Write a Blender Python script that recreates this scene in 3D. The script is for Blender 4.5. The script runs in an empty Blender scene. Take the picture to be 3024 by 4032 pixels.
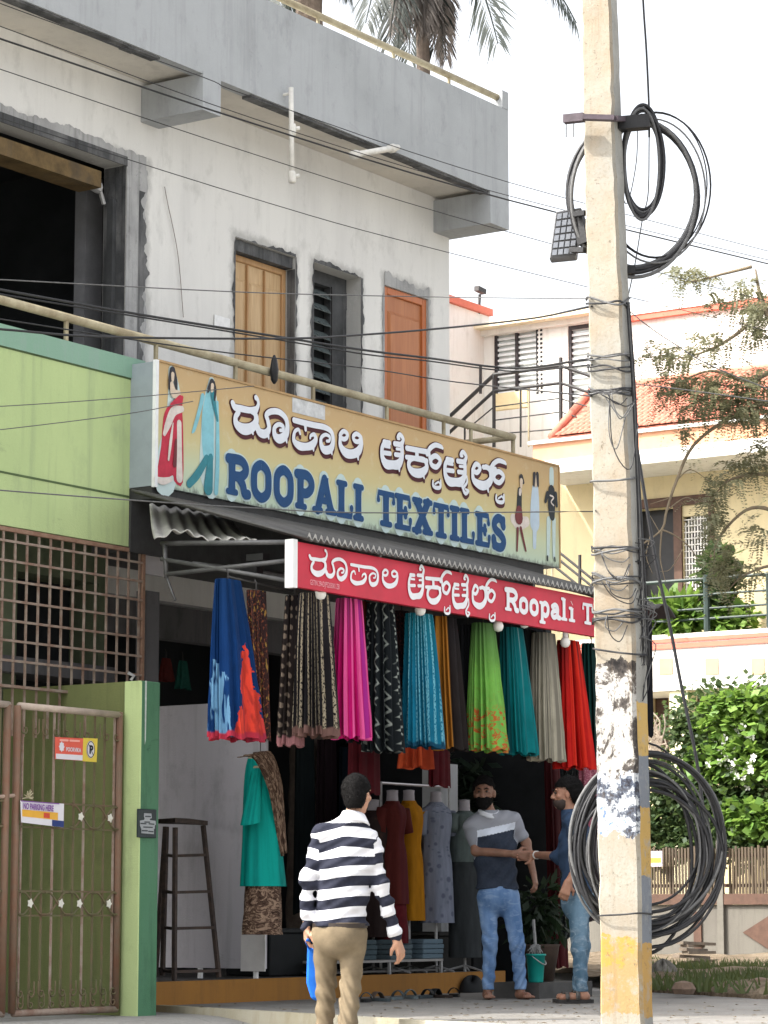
import bpy, bmesh, math, random
import numpy as np
from mathutils import Vector, Matrix
random.seed(7)
S = bpy.context.scene
COL = S.collection
R = math.radians

# ---------------------------------------------------------------- camera, light, exposure
FPX, PCX, PCY, HY, VPX = 10750.0, 1512.0, 2016.0, 3600.0, 8890.0
PITCH = math.atan((HY - PCY) / FPX)
YAW = math.atan((VPX - PCX) / math.hypot(FPX, HY - PCY))
CAM = np.array([0, 0, .84])
cF = np.array([math.cos(PITCH) * math.cos(YAW), math.cos(PITCH) * math.sin(YAW), math.sin(PITCH)])
cR = np.array([math.sin(YAW), -math.cos(YAW), 0.0])
cU = np.cross(cR, cF)
cH = np.array([math.cos(YAW), math.sin(YAW), 0])
cam = bpy.data.cameras.new('camera')
cam.lens = FPX / 4032 * 36
cam.sensor_width = 36
cam.sensor_fit = 'AUTO'
cam.clip_end = 600
co = bpy.data.objects.new('camera', cam)
COL.objects.link(co)
co.location = CAM
co.rotation_euler = Matrix((cR, cU, -cF)).transposed().to_euler()
S.camera = co

SUN_DIR = Vector((-.62, .50, .82)).normalized()      # towards the sun: high, behind the shop
w = bpy.data.worlds.new('World')
S.world = w
w.use_nodes = True
nt = w.node_tree
nt.nodes.clear()
sk = nt.nodes.new('ShaderNodeTexSky')
sk.sky_type = 'NISHITA'
sk.sun_disc = False
sk.sun_elevation = math.asin(SUN_DIR.z)
sk.sun_rotation = math.atan2(SUN_DIR.x, SUN_DIR.y)
sk.dust_density = 6
sk.air_density = 1.0
sk.ozone_density = 1.0
hs = nt.nodes.new('ShaderNodeHueSaturation')
hs.inputs['Saturation'].default_value = .22
bg = nt.nodes.new('ShaderNodeBackground')
bg.inputs['Strength'].default_value = .15
ow = nt.nodes.new('ShaderNodeOutputWorld')
nt.links.new(sk.outputs[0], hs.inputs['Color'])
nt.links.new(hs.outputs[0], bg.inputs[0])
nt.links.new(bg.outputs[0], ow.inputs[0])
sl = bpy.data.lights.new('sun', 'SUN')
sl.energy = 2.1
sl.angle = R(.6)
sl.color = (1, .95, .86)
so = bpy.data.objects.new('sun', sl)
COL.objects.link(so)
so.rotation_euler = SUN_DIR.to_track_quat('Z', 'Y').to_euler()
S.view_settings.view_transform = 'Standard'
S.view_settings.look = 'None'
S.view_settings.gamma = 1
S.view_settings.exposure = 1.85
S.render.engine = 'CYCLES'
S.cycles.max_bounces = 6


def at(px, py, X=None, Y=None, Z=None, D=None):
    """the world point seen at a pixel of the photograph on a plane of the place"""
    d = cF * FPX + cR * (px - PCX) - cU * (py - PCY)
    if D is not None: t = D / (d @ cH)
    elif X is not None: t = (X - CAM[0]) / d[0]
    elif Y is not None: t = (Y - CAM[1]) / d[1]
    else: t = (Z - CAM[2]) / d[2]
    return CAM + t * d


# ---------------------------------------------------------------- helpers
def tag(o, label=None, cat=None, group=None, kind=None):
    if label: o['label'] = label
    if cat: o['category'] = cat
    if group: o['group'] = group
    if kind: o['kind'] = kind
    return o


def empty(name, loc, label=None, cat=None, group=None, rz=0.0):
    o = bpy.data.objects.new(name, None)
    o.empty_display_size = .1
    COL.objects.link(o)
    o.location = Vector([float(v) for v in loc])
    o.rotation_euler = (0, 0, rz)
    return tag(o, label, cat, group)


def rootloc(p):
    v = Vector((0, 0, 0))
    while p is not None:
        v += p.location
        p = p.parent
    return v


def copy_tree(o, parent=None):
    c = o.copy()
    COL.objects.link(c)
    c.parent = parent
    for ch in list(o.children):
        copy_tree(ch, c)
    return c


def frame_of(d):
    d = Vector(d).normalized()
    a = Vector((0, 0, 1)) if abs(d.z) < .93 else Vector((1, 0, 0))
    u = a.cross(d).normalized()
    return u, d.cross(u).normalized()


class MB:
    """collects shapes into one mesh object"""
    def __init__(s):
        s.v, s.f, s.m, s.mi, s.uv = [], [], [], 0, {}

    def add(s, vs, fs):
        o = len(s.v)
        s.v += [tuple(float(c) for c in v) for v in vs]
        for f in fs:
            s.f.append(tuple(i + o for i in f))
            s.m.append(s.mi)
        return s

    def quad(s, a, b, c, d): return s.add((a, b, c, d), ((0, 1, 2, 3),))

    def box(s, x0, x1, y0, y1, z0, z1):
        return s.add([(x, y, z) for x in (x0, x1) for y in (y0, y1) for z in (z0, z1)],
                     ((0, 1, 3, 2), (4, 6, 7, 5), (0, 4, 5, 1), (2, 3, 7, 6), (0, 2, 6, 4), (1, 5, 7, 3)))

    def bar(s, p, q, a=.02, b=None, up=None):
        """a rectangular bar from p to q, a wide, b deep"""
        b = b or a
        p, q = Vector([float(t) for t in p]), Vector([float(t) for t in q])
        u, v = frame_of(q - p)
        if up is not None:
            v = Vector(up).normalized()
            u = (q - p).normalized().cross(v).normalized()
        c = [(-a / 2, -b / 2), (a / 2, -b / 2), (a / 2, b / 2), (-a / 2, b / 2)]
        return s.add([e + u * i + v * j for e in (p, q) for i, j in c],
                     ((3, 2, 1, 0), (4, 5, 6, 7), (0, 1, 5, 4), (1, 2, 6, 5), (2, 3, 7, 6), (3, 0, 4, 7)))

    def tube(s, pts, r, n=6, cap=True):
        pts = [Vector([float(t) for t in p]) for p in pts]
        rs = r if hasattr(r, '__len__') else [r] * len(pts)
        o = len(s.v)
        vs, fs = [], []
        u = None
        for i, p in enumerate(pts):
            t = (pts[min(i + 1, len(pts) - 1)] - pts[max(i - 1, 0)])
            if t.length < 1e-9: t = Vector((0, 0, 1))
            t.normalize()
            if u is None: u = frame_of(t)[0]
            u = (u - t * u.dot(t))
            if u.length < 1e-6: u = frame_of(t)[0]
            u.normalize()
            v = t.cross(u)
            for k in range(n):
                a = 2 * math.pi * k / n
                vs.append(p + (u * math.cos(a) + v * math.sin(a)) * rs[i])
        for i in range(len(pts) - 1):
            for k in range(n):
                k2 = (k + 1) % n
                fs.append((i * n + k, i * n + k2, (i + 1) * n + k2, (i + 1) * n + k))
        if cap:
            fs.append(tuple(range(n - 1, -1, -1)))
            fs.append(tuple((len(pts) - 1) * n + k for k in range(n)))
        return s.add(vs, fs)

    def lathe(s, c, prof, n=16, sx=1, sy=1):
        vs, fs = [], []
        for r, z in prof:
            for k in range(n):
                a = 2 * math.pi * k / n
                vs.append((c[0] + r * sx * math.cos(a), c[1] + r * sy * math.sin(a), c[2] + z))
        for i in range(len(prof) - 1):
            for k in range(n):
                k2 = (k + 1) % n
                fs.append((i * n + k, i * n + k2, (i + 1) * n + k2, (i + 1) * n + k))
        fs.append(tuple(range(n - 1, -1, -1)))
        fs.append(tuple((len(prof) - 1) * n + k for k in range(n)))
        return s.add(vs, fs)

    def grid(s, nu, nv, fn, uv=False):
        o = len(s.v)
        vs = [fn(i / nu, j / nv) for j in range(nv + 1) for i in range(nu + 1)]
        fs = [(j * (nu + 1) + i, j * (nu + 1) + i + 1, (j + 1) * (nu + 1) + i + 1, (j + 1) * (nu + 1) + i)
              for j in range(nv) for i in range(nu)]
        if uv:
            for j in range(nv + 1):
                for i in range(nu + 1): s.uv[o + j * (nu + 1) + i] = (i / nu, j / nv)
        return s.add(vs, fs)

    def prism(s, pts, ext):
        """polygon pts (3d) pushed along ext"""
        n = len(pts)
        a = [Vector([float(t) for t in p]) for p in pts]
        e = Vector(ext)
        return s.add(a + [p + e for p in a], [tuple(range(n)), tuple(range(2 * n - 1, n - 1, -1))] +
                     [(i, i + n, (i + 1) % n + n, (i + 1) % n) for i in range(n)])

    def build(s, name, mats, parent=None, smooth=False, local=False, bevel=0, fix=False, label=None):
        me = bpy.data.meshes.new(name)
        V = np.array(s.v, dtype=float).reshape(-1, 3)
        o = bpy.data.objects.new(name, me)
        COL.objects.link(o)
        if parent is not None:
            o.parent = parent
            if not local: V = V - np.array(rootloc(parent))
        elif not local:
            org = np.array([(V[:, 0].min() + V[:, 0].max()) / 2, (V[:, 1].min() + V[:, 1].max()) / 2, V[:, 2].min()])
            V = V - org
            o.location = org
        me.from_pydata(V.tolist(), [], s.f)
        for m in (mats if isinstance(mats, (list, tuple)) else [mats]): me.materials.append(m)
        me.polygons.foreach_set('material_index', s.m)
        if smooth: me.polygons.foreach_set('use_smooth', [True] * len(s.f))
        if s.uv:
            l = me.uv_layers.new(name='UVMap')
            for i, lp in enumerate(me.loops): l.data[i].uv = s.uv.get(lp.vertex_index, (0, 0))
        if fix or bevel:
            bm = bmesh.new()
            bm.from_mesh(me)
            bmesh.ops.recalc_face_normals(bm, faces=bm.faces)
            if bevel:
                bmesh.ops.bevel(bm, geom=[e for e in bm.edges if len(e.link_faces) == 2 and e.calc_face_angle(0) > .5],
                                offset=bevel, segments=1, affect='EDGES')
            bm.to_mesh(me)
            bm.free()
        me.update()
        if label: o['label'] = label
        return o


def boxo(name, m, parent, *b, **k): return MB().box(*b).build(name, m, parent, **k)


def spline(pts, n=8):
    """Catmull-Rom through the points"""
    P = [np.array(p, float) for p in pts]
    if len(P) < 3: return P
    P = [2 * P[0] - P[1]] + P + [2 * P[-1] - P[-2]]
    out = []
    for i in range(1, len(P) - 2):
        for k in range(n):
            t = k / n
            a, b, c, d = P[i - 1:i + 3]
            out.append(.5 * (2 * b + (c - a) * t + (2 * a - 5 * b + 4 * c - d) * t * t + (3 * b - a - 3 * c + d) * t ** 3))
    out.append(P[-2])
    return out


# ---------------------------------------------------------------- materials
def lin(h):
    h = h.lstrip('#')
    c = [int(h[i:i + 2], 16) / 255 for i in (0, 2, 4)]
    return tuple((x / 12.92 if x <= .04045 else ((x + .055) / 1.055) ** 2.4) for x in c)


class NT:
    """short hand for building a node material"""
    def __init__(s, name, rough=.8, spec=.3, metal=0):
        s.mat = bpy.data.materials.new(name)
        s.mat.use_nodes = True
        s.t = s.mat.node_tree
        s.b = s.t.nodes['Principled BSDF']
        s.b.inputs['Roughness'].default_value = rough
        s.b.inputs['Specular IOR Level'].default_value = spec
        s.b.inputs['Metallic'].default_value = metal
        s.tc = s.t.nodes.new('ShaderNodeTexCoord')

    def n(s, t, **k):
        o = s.t.nodes.new(t)
        for a, b in k.items(): setattr(o, a, b)
        return o

    def l(s, a, b): s.t.links.new(a, b)

    def val(s, sock, v):
        if hasattr(v, 'is_output'): s.l(v, sock)
        elif isinstance(v, (tuple, list)) and len(sock.default_value) == 4 and len(v) == 3: sock.default_value = (*v, 1)
        else: sock.default_value = v

    def map(s, scale=(1, 1, 1), src='Object', loc=(0, 0, 0), rot=(0, 0, 0)):
        m = s.n('ShaderNodeMapping')
        s.l(s.tc.outputs[src] if isinstance(src, str) else src, m.inputs[0])
        m.inputs['Scale'].default_value = scale
        m.inputs['Location'].default_value = loc
        m.inputs['Rotation'].default_value = rot
        return m.outputs[0]

    def noise(s, scale=5, detail=4, rough=.6, vec=None, dist=0):
        o = s.n('ShaderNodeTexNoise')
        s.l(vec if vec is not None else s.tc.outputs['Object'], o.inputs['Vector'])
        o.inputs['Scale'].default_value = scale
        o.inputs['Detail'].default_value = detail
        o.inputs['Roughness'].default_value = rough
        o.inputs['Distortion'].default_value = dist
        return o.outputs['Fac']

    def ramp(s, fac, *stops, interp='LINEAR'):
        o = s.n('ShaderNodeValToRGB')
        o.color_ramp.interpolation = interp
        while len(o.color_ramp.elements) < len(stops): o.color_ramp.elements.new(.5)
        for e, (p, c) in zip(o.color_ramp.elements, sorted(stops, key=lambda q: q[0])):
            e.position = p
            e.color = (*c, 1) if hasattr(c, '__len__') else (c, c, c, 1)
        s.l(fac, o.inputs[0])
        return o.outputs[0]

    def mix(s, fac, a, b, mode='MIX'):
        o = s.n('ShaderNodeMix', data_type='RGBA', blend_type=mode)
        s.val(o.inputs[0], fac)
        s.val(o.inputs[6], a)
        s.val(o.inputs[7], b)
        return o.outputs[2]

    def math(s, op, a, b=0.0, clamp=False):
        o = s.n('ShaderNodeMath', operation=op, use_clamp=clamp)
        s.val(o.inputs[0], a)
        s.val(o.inputs[1], b)
        return o.outputs[0]

    def sep(s, vec):
        o = s.n('ShaderNodeSeparateXYZ')
        s.l(vec, o.inputs[0])
        return o.outputs

    def bump(s, h, strength=.3, dist=.02):
        o = s.n('ShaderNodeBump')
        o.inputs['Strength'].default_value = strength
        o.inputs['Distance'].default_value = dist
        s.l(h, o.inputs['Height'])
        s.l(o.outputs[0], s.b.inputs['Normal'])

    def out(s, col):
        s.val(s.b.inputs['Base Color'], col)
        return s.mat


_mc = {}


def M(name, col, rough=.8, var=.18, scale=6, bump=.15, spec=.3, metal=0, dirt=0, dcol=(.05, .045, .04), fine=60):
    if name in _mc: return _mc[name]
    c = lin(col) if isinstance(col, str) else col
    t = NT(name, rough, spec, metal)
    a = t.noise(scale, 5, .65)
    b = t.noise(fine, 3, .6)
    lo, hi = tuple(x * (1 - var) for x in c), tuple(min(1, x * (1 + var)) for x in c)
    k = t.mix(t.ramp(a, (.3, 0), (.7, 1)), lo, hi)
    k = t.mix(t.math('MULTIPLY', b, .3 * min(1, var * 4)), k, tuple(x * .75 for x in c))
    if dirt:
        d = t.noise(scale * .45, 6, .7, dist=.6)
        k = t.mix(t.math('MULTIPLY', t.ramp(d, (.52, 0), (.72, 1)), dirt), k, dcol)
    if bump: t.bump(b, bump, .01)
    _mc[name] = t.out(k)
    return _mc[name]


def plaster(name, base, stain, patch, zscale=.35, sc=1.0, grime=.5, rects=()):
    t = NT(name, .92, .15)
    n1 = t.noise(1.3 * sc, 6, .6, t.map((1, 1, zscale)))
    n2 = t.noise(4.5 * sc, 6, .7, t.map((1, 1, .5), loc=(3, 1, 7)))
    n3 = t.noise(90, 3, .6)
    n4 = t.noise(.5 * sc, 3, .5, t.map(loc=(9, 2, 1)))
    n5 = t.noise(1.0, 5, .7, t.map((8 * sc, 8 * sc, .45), loc=(2, 6, 3)))
    n6 = t.noise(3.0 * sc, 7, .8, t.map((.6, .6, 1.4), loc=(7, 3, 5)), 1.2)
    k = t.mix(t.ramp(n1, (.42, 0), (.68, 1)), base, patch)
    k = t.mix(t.math('MULTIPLY', t.ramp(n2, (.54, 0), (.76, 1)), .6), k, stain)
    k = t.mix(t.math('MULTIPLY', t.ramp(n4, (.5, 0), (.75, 1)), .3), k, tuple(min(1, x * 1.12) for x in base))
    k = t.mix(t.math('MULTIPLY', t.ramp(n5, (.52, 0), (.74, 1)), grime), k, stain)
    k = t.mix(t.math('MULTIPLY', t.ramp(n6, (.62, 0), (.70, 1)), grime * .8), k, tuple(x * .8 for x in stain))
    k = t.mix(t.math('MULTIPLY', n3, .18), k, stain)
    if rects:
        x, _, z = t.sep(t.tc.outputs['Object'])
        m = None
        for x0, x1, z0, z1 in rects:
            dx = t.math('MAXIMUM', t.math('MAXIMUM', t.math('SUBTRACT', x0, x), t.math('SUBTRACT', x, x1)), 0.0)
            dz = t.math('MAXIMUM', t.math('MAXIMUM', t.math('SUBTRACT', z0, z), t.math('SUBTRACT', z, z1)), 0.0)
            d = t.math('SQRT', t.math('ADD', t.math('MULTIPLY', dx, dx), t.math('MULTIPLY', dz, dz)))
            m = d if m is None else t.math('MINIMUM', m, d)
        m = t.math('ADD', m, t.math('MULTIPLY', t.math('SUBTRACT', t.noise(6, 7, .8, t.map((1, 1, .7))), .5), .22))
        k = t.mix(t.math('MULTIPLY', t.ramp(m, (.01, 1), (.075, 0)), .6), k, tuple(x * .75 for x in stain))
    t.bump(t.math('ADD', t.math('MULTIPLY', n3, .4), t.math('ADD', n2, t.math('MULTIPLY', n6, .6))), .4, .014)
    return t.out(k)


def wood(name, c1, c2, scale=(9, 9, .6), rough=.6):
    t = NT(name, rough, .35)
    v = t.map(scale)
    a = t.noise(2.2, 6, .65, v, 1.2)
    b = t.noise(12, 4, .6, t.map((scale[0], scale[1], scale[2] * .3)))
    k = t.mix(t.ramp(a, (.32, 0), (.68, 1)), c1, c2)
    k = t.mix(t.math('MULTIPLY', t.ramp(b, (.5, 0), (.8, 1)), .45), k, tuple(x * .5 for x in c1))
    t.bump(b, .2, .004)
    return t.out(k)


def rust(name, c1, c2, scale=9, rough=.75):
    t = NT(name, rough, .3)
    a = t.noise(scale, 6, .7)
    b = t.noise(scale * 7, 4, .6)
    k = t.mix(t.ramp(a, (.4, 0), (.62, 1)), c1, c2)
    k = t.mix(t.math('MULTIPLY', b, .35), k, tuple(x * .55 for x in c2))
    t.bump(b, .3, .004)
    return t.out(k)


m_wall = plaster('wall_plaster', (.70, .69, .66), (.40, .395, .375), (.63, .62, .60), grime=.22, rects=((-2.5, 2.24, 4.0, 7.05), (3.44, 4.36, 4, 6.70), (4.6, 5.4, 4, 6.71), (5.76, 6.54, 4, 6.78)))
m_slab = plaster('slab_concrete', (.385, .40, .41), (.21, .215, .22), (.33, .345, .352), .8, grime=.4)
m_cement = plaster('raw_cement', (.40, .40, .395), (.10, .10, .10), (.27, .27, .27), .6, 3.0, .7)
m_cemedge = plaster('black_stained_cement', (.075, .077, .08), (.02, .02, .02), (.20, .20, .20), .5, 3.0, .8)
m_soffit = plaster('soffit_plaster', (.66, .62, .55), (.40, .37, .33), (.56, .53, .48), grime=.3)
m_green = plaster('light_green_paint', (.46, .56, .265), (.26, .32, .19), (.40, .50, .235), grime=.6)
m_greentop = plaster('green_coping_paint', (.22, .36, .27), (.27, .33, .31), (.20, .35, .25))
m_gline = M('dark_green_joint', (.08, .12, .05))
m_pipe = rust('cream_pipe_paint', (.45, .40, .27), (.30, .25, .16), 5)
m_dark = M('dark_interior', (.017, .019, .021), .9, .4, 2)  # near-black paint carries the shade of unlit rooms
m_dgrey = M('dark_grey_plaster', (.06, .062, .064), .9, .4, 5)
m_wood = wood('raw_teak', (.42, .27, .13), (.54, .38, .215))
m_woodfr = wood('teak_frame', (.36, .20, .09), (.46, .28, .13))
m_brown = wood('varnished_brown', (.33, .11, .035), (.42, .16, .055), (7, 7, .4), .45)
m_brownfr = wood('varnished_brown_frame', (.40, .11, .03), (.46, .15, .05), (7, 7, .4), .45)
m_black = M('black_paint', (.012, .012, .013), .5, .3, 10)
m_iron = M('dark_iron', (.03, .028, .028), .55, .4, 20)
m_white = M('white_paint', (.75, .75, .74), .6, .06, 5)
m_galv = M('galvanised_steel', (.36, .36, .36), .45, .25, 8, metal=.3, dirt=.5)
m_rust = rust('rusty_paint', (.22, .115, .075), (.30, .19, .13))
m_rustred = rust('red_oxide_paint', (.21, .105, .065), (.19, .13, .09), 4)
m_gridm = rust('grille_paint', (.33, .27, .22), (.24, .15, .11), 8)
m_wire = M('black_cable', (.02, .02, .022), .5, .3, 30, 0)
m_wireg = M('grey_cable', (.10, .10, .10), .6, .3, 30, 0)

# ---------------------------------------------------------------- ground
def ground_z(x, y):
    k = min(1, max(0, (y - 10.6) / 1.6))
    return .13 * k * k * (3 - 2 * k)


t = NT('road_concrete', .9, .2)
a_ = t.noise(1.2, 7, .65)
b_ = t.noise(50, 4, .65)
k_ = t.mix(t.ramp(a_, (.35, 0), (.7, 1)), (.23, .225, .21), (.32, .31, .29))
k_ = t.mix(t.math('MULTIPLY', t.ramp(b_, (.5, 0), (.7, 1)), .45), k_, (.15, .15, .14))
t.bump(b_, .35, .01)
vc = t.n('ShaderNodeTexVoronoi', feature='DISTANCE_TO_EDGE')
t.l(t.map((.45, .45, .45)), vc.inputs['Vector'])
ck = t.math('ADD', vc.outputs['Distance'], t.math('MULTIPLY', t.noise(5, 6, .8), .05))
k_ = t.mix(t.math('MULTIPLY', t.ramp(ck, (.024, 1), (.034, 0)), .6), k_, (.07, .065, .06))
k_ = t.mix(t.math('MULTIPLY', t.ramp(t.noise(3, 7, .8, t.map(loc=(3, 3, 0))), (.55, 0), (.7, 1)), .5), k_, (.20, .17, .13))
m_road = t.out(k_)
t = NT('apron_concrete', .9, .2)
a_ = t.noise(1.0, 7, .7, t.map(loc=(4, 0, 0)))
b_ = t.noise(45, 4, .65)
k_ = t.mix(t.ramp(a_, (.35, 0), (.68, 1)), (.155, .15, .14), (.225, .215, .20))
k_ = t.mix(t.math('MULTIPLY', t.ramp(b_, (.5, 0), (.72, 1)), .5), k_, (.10, .10, .095))
t.bump(b_, .35, .01)
vc = t.n('ShaderNodeTexVoronoi', feature='DISTANCE_TO_EDGE')
t.l(t.map((.6, .6, .6)), vc.inputs['Vector'])
ck = t.math('ADD', vc.outputs['Distance'], t.math('MULTIPLY', t.noise(5, 6, .8), .06))
k_ = t.mix(t.math('MULTIPLY', t.ramp(ck, (.026, 1), (.036, 0)), .6), k_, (.05, .048, .045))
k_ = t.mix(t.math('MULTIPLY', t.ramp(t.noise(2.4, 7, .8, t.map(loc=(1, 9, 0))), (.52, 0), (.68, 1)), .55), k_, (.15, .125, .09))
m_apron = t.out(k_)
m_edge = plaster('worn_step_edge', (.42, .40, .33), (.24, .20, .12), (.34, .30, .2))
t = NT('soil', 1, .1)
a_ = t.noise(3, 7, .7)
k_ = t.mix(t.ramp(a_, (.35, 0), (.65, 1)), (.10, .075, .05), (.20, .16, .115))
t.bump(t.noise(20, 5, .7), .8, .04)
m_soil = t.out(k_)

b = MB()
xs = sorted(set([-300, -100, -30, 0, 5] + [6 + i * 1.0 for i in range(30)] + [40, 60, 100, 200, 400]))
ys = sorted(set([-300, -100, -30, -5, 0, 5, 8] + [9 + i * .25 for i in range(24)] + [16, 20, 30, 60, 100, 200, 400]))
b.add([(x, y, ground_z(x, y)) for y in ys for x in xs],
      [(j * len(xs) + i, j * len(xs) + i + 1, (j + 1) * len(xs) + i + 1, (j + 1) * len(xs) + i)
       for j in range(len(ys) - 1) for i in range(len(xs) - 1)])
g = b.build('ground', m_road, smooth=True)
tag(g, kind='structure')

# raised apron in front of the shop: its left edge runs out from the plinth
e0, e1 = np.array((16.15, 13.3)), np.array((14.541, 9.368))
e2 = e1 + (e1 - e0) * .55
r0, r1 = np.array((21.6, 13.6)), at(2577, 3907, Z=.17)[:2]
r2 = at(3024, 3935, Z=.17)[:2]
r3 = r2 + (r2 - r1) * 1.2
poly = [e0, e2, r3, r2, r1, r0]
b = MB()
b.prism([(p[0], p[1], .17) for p in poly], (0, 0, -.35))
tag(b.build('apron', m_apron, fix=True), kind='structure')
# worn cement lip along the apron's left edge
b = MB()
n_ = 24
rr = random.Random(3)
d_ = (e2 - e0) / np.linalg.norm(e2 - e0)
nrm = np.array((d_[1], -d_[0]))
if nrm[0] > 0: nrm = -nrm
for i in range(n_):
    p, q = e0 + (e2 - e0) * (i / n_), e0 + (e2 - e0) * ((i + 1) / n_)
    w0, w1 = (.055 + .02 * rr.random()), .05
    b.add([(*(p + nrm * .012), .178), (*(q + nrm * .012), .178), (*(q - nrm * .10), .1755), (*(p - nrm * .10), .1755),
           (*(p + nrm * .04), -.1), (*(q + nrm * .04), -.1)], ((0, 1, 2, 3), (0, 4, 5, 1)))
tag(b.build('apron_edge', m_edge), kind='structure')

# ---------------------------------------------------------------- the shop building
YW, YS, YG = 14.1, 13.45, 13.14
XR = 21.9
bld = empty('shop_building', (15, 14, 0), 'two storey shop house with grey plastered upper floor and light green balcony wall', 'building')


def wall_holes(x0, x1, z0, z1, holes, y, depth, mb):
    """a wall face at y with holes (x0,x1,z0,z1) and their reveals"""
    X = sorted({x0, x1, *[h[0] for h in holes], *[h[1] for h in holes]})
    Z = sorted({z0, z1, *[h[2] for h in holes], *[h[3] for h in holes]})
    for i in range(len(X) - 1):
        for j in range(len(Z) - 1):
            cx, cz = (X[i] + X[i + 1]) / 2, (Z[j] + Z[j + 1]) / 2
            if any(h[0] < cx < h[1] and h[2] < cz < h[3] for h in holes): continue
            mb.quad((X[i], y, Z[j]), (X[i + 1], y, Z[j]), (X[i + 1], y, Z[j + 1]), (X[i], y, Z[j + 1]))
    for a, c, e, f in holes:
        mb.quad((a, y, e), (a, y, f), (a, y + depth, f), (a, y + depth, e))
        mb.quad((c, y, e), (c, y + depth, e), (c, y + depth, f), (c, y, f))
        mb.quad((a, y, f), (c, y, f), (c, y + depth, f), (a, y + depth, f))
        mb.quad((a, y, e), (a, y + depth, e), (c, y + depth, e), (c, y, e))
    return mb


ZF = 4.15
HO = (12.5, 16.97, ZF, 6.99)
HD = (18.46, 19.35, ZF, 6.68)
HW = (19.63, 20.38, 4.9, 6.69)
HB = (20.77, 21.52, ZF, 6.70)
b = wall_holes(11, XR, 3.4, 7.74, [HO, HD, HW, HB], YW, .24, MB())
b.quad((XR, YW, 0), (XR, YW + 9, 0), (XR, YW + 9, 7.74), (XR, YW, 7.74))
b.quad((11, YW, 3.4), (11, YW, 7.74), (11, YW + 9, 7.74), (11, YW + 9, 3.4))
b.quad((11, YW + 9, 0), (11, YW + 9, 7.74), (XR, YW + 9, 7.74), (XR, YW + 9, 0))
b.build('wall', m_wall, bld)
# rooms behind the openings
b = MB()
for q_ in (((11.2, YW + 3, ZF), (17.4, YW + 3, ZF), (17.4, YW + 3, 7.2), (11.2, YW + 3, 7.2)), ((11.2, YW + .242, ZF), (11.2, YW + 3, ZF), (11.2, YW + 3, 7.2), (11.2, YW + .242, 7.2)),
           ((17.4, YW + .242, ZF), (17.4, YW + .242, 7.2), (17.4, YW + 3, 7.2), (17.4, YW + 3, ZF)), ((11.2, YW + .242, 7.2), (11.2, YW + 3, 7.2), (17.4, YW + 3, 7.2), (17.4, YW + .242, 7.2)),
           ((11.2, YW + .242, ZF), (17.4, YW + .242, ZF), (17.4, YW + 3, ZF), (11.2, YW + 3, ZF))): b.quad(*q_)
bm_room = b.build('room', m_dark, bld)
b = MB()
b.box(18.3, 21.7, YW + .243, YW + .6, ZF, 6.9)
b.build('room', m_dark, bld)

# balcony floor, roof slab, soffit, parapet
b = MB()
b.box(11, XR, YG + .145, YW - .003, 3.85, 4.12)
b.build('balcony_floor', m_cement, bld)
b = MB()
b.box(10.5, 21.96, YS + .12, YW + 9, 7.742, 7.88)
b.build('roof_slab', m_soffit, bld)
b = MB()
b.box(10.5, 21.96, YS, YS + .12, 7.70, 8.58)
b.box(21.84, 21.96, YS + .12, YW + 9, 7.884, 8.58)
b.box(21.85, 21.963, YS - .002, YS + .12, 8.583, 8.76)
b.build('parapet', m_slab, bld)
p0 = at(796, 455, Y=YS)
p1 = at(868, 300, Y=YS)
zb = at(862, 457, Y=YS)[2]
for x0, x1, zz in ((p0[0], p1[0], zb), (21.62, 21.958, 7.385)):
    b = MB()
    b.box(x0, x1, YS - .003, YW + .1, zz, 7.699)
    b.build('beam', m_slab, bld)
b = MB()
b.box(p0[0], p1[0], YS - .006, YS - .0035, zb, 7.72)
b.build('beam_face', m_slab, bld)
# dark drip line under the parapet edge
b = MB()
rr = random.Random(5)
x = 10.5
while x < 21.6:
    l_ = .15 + rr.random() * .5
    if not (p0[0] - .05 < x + l_ and x < p1[0] + .05):
        MB().box(x, x + l_, YS + .02, YS + .119, 7.684 - .01 * rr.random(), 7.6995).build('drip_edge', m_cemedge, bld)
    x += l_

# cement surrounds with ragged outlines round the openings


def ragged(x0, x1, z0, z1, wid, seed, m, sides='ltr', y=YW - .006, dev=.03):
    rr = random.Random(seed)
    mb = MB()

    def strip(p, q, n, out):
        n *= 3
        vs = []
        ph = [rr.random() * 6.28 for _ in range(4)]
        for i in range(n + 1):
            k = i / n
            L = k * (abs(q[0] - p[0]) + abs(q[1] - p[1]))
            c = (p[0] + (q[0] - p[0]) * k, p[1] + (q[1] - p[1]) * k)
            ww = wid + dev * (.5 * math.sin(L * 5 + ph[0]) + .3 * math.sin(L * 17 + ph[1]) + .25 * math.sin(L * 47 + ph[2]) + .35 * rr.random())
            ww = max(.004, ww)
            vs.append((c[0], y, c[1]))
            vs.append((c[0] + out[0] * ww, y, c[1] + out[1] * ww))
        mb.add(vs, [(2 * i, 2 * i + 1, 2 * i + 3, 2 * i + 2) for i in range(n)])
    if 'l' in sides: strip((x0, z0), (x0, z1), 34, (-1, 0))
    if 'r' in sides: strip((x1, z0), (x1, z1), 34, (1, 0))
    if 't' in sides: strip((x0, z1), (x1, z1), max(6, int((x1 - x0) * 16)), (0, 1))
    return mb.build('cement_surround', m, bld)


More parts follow.
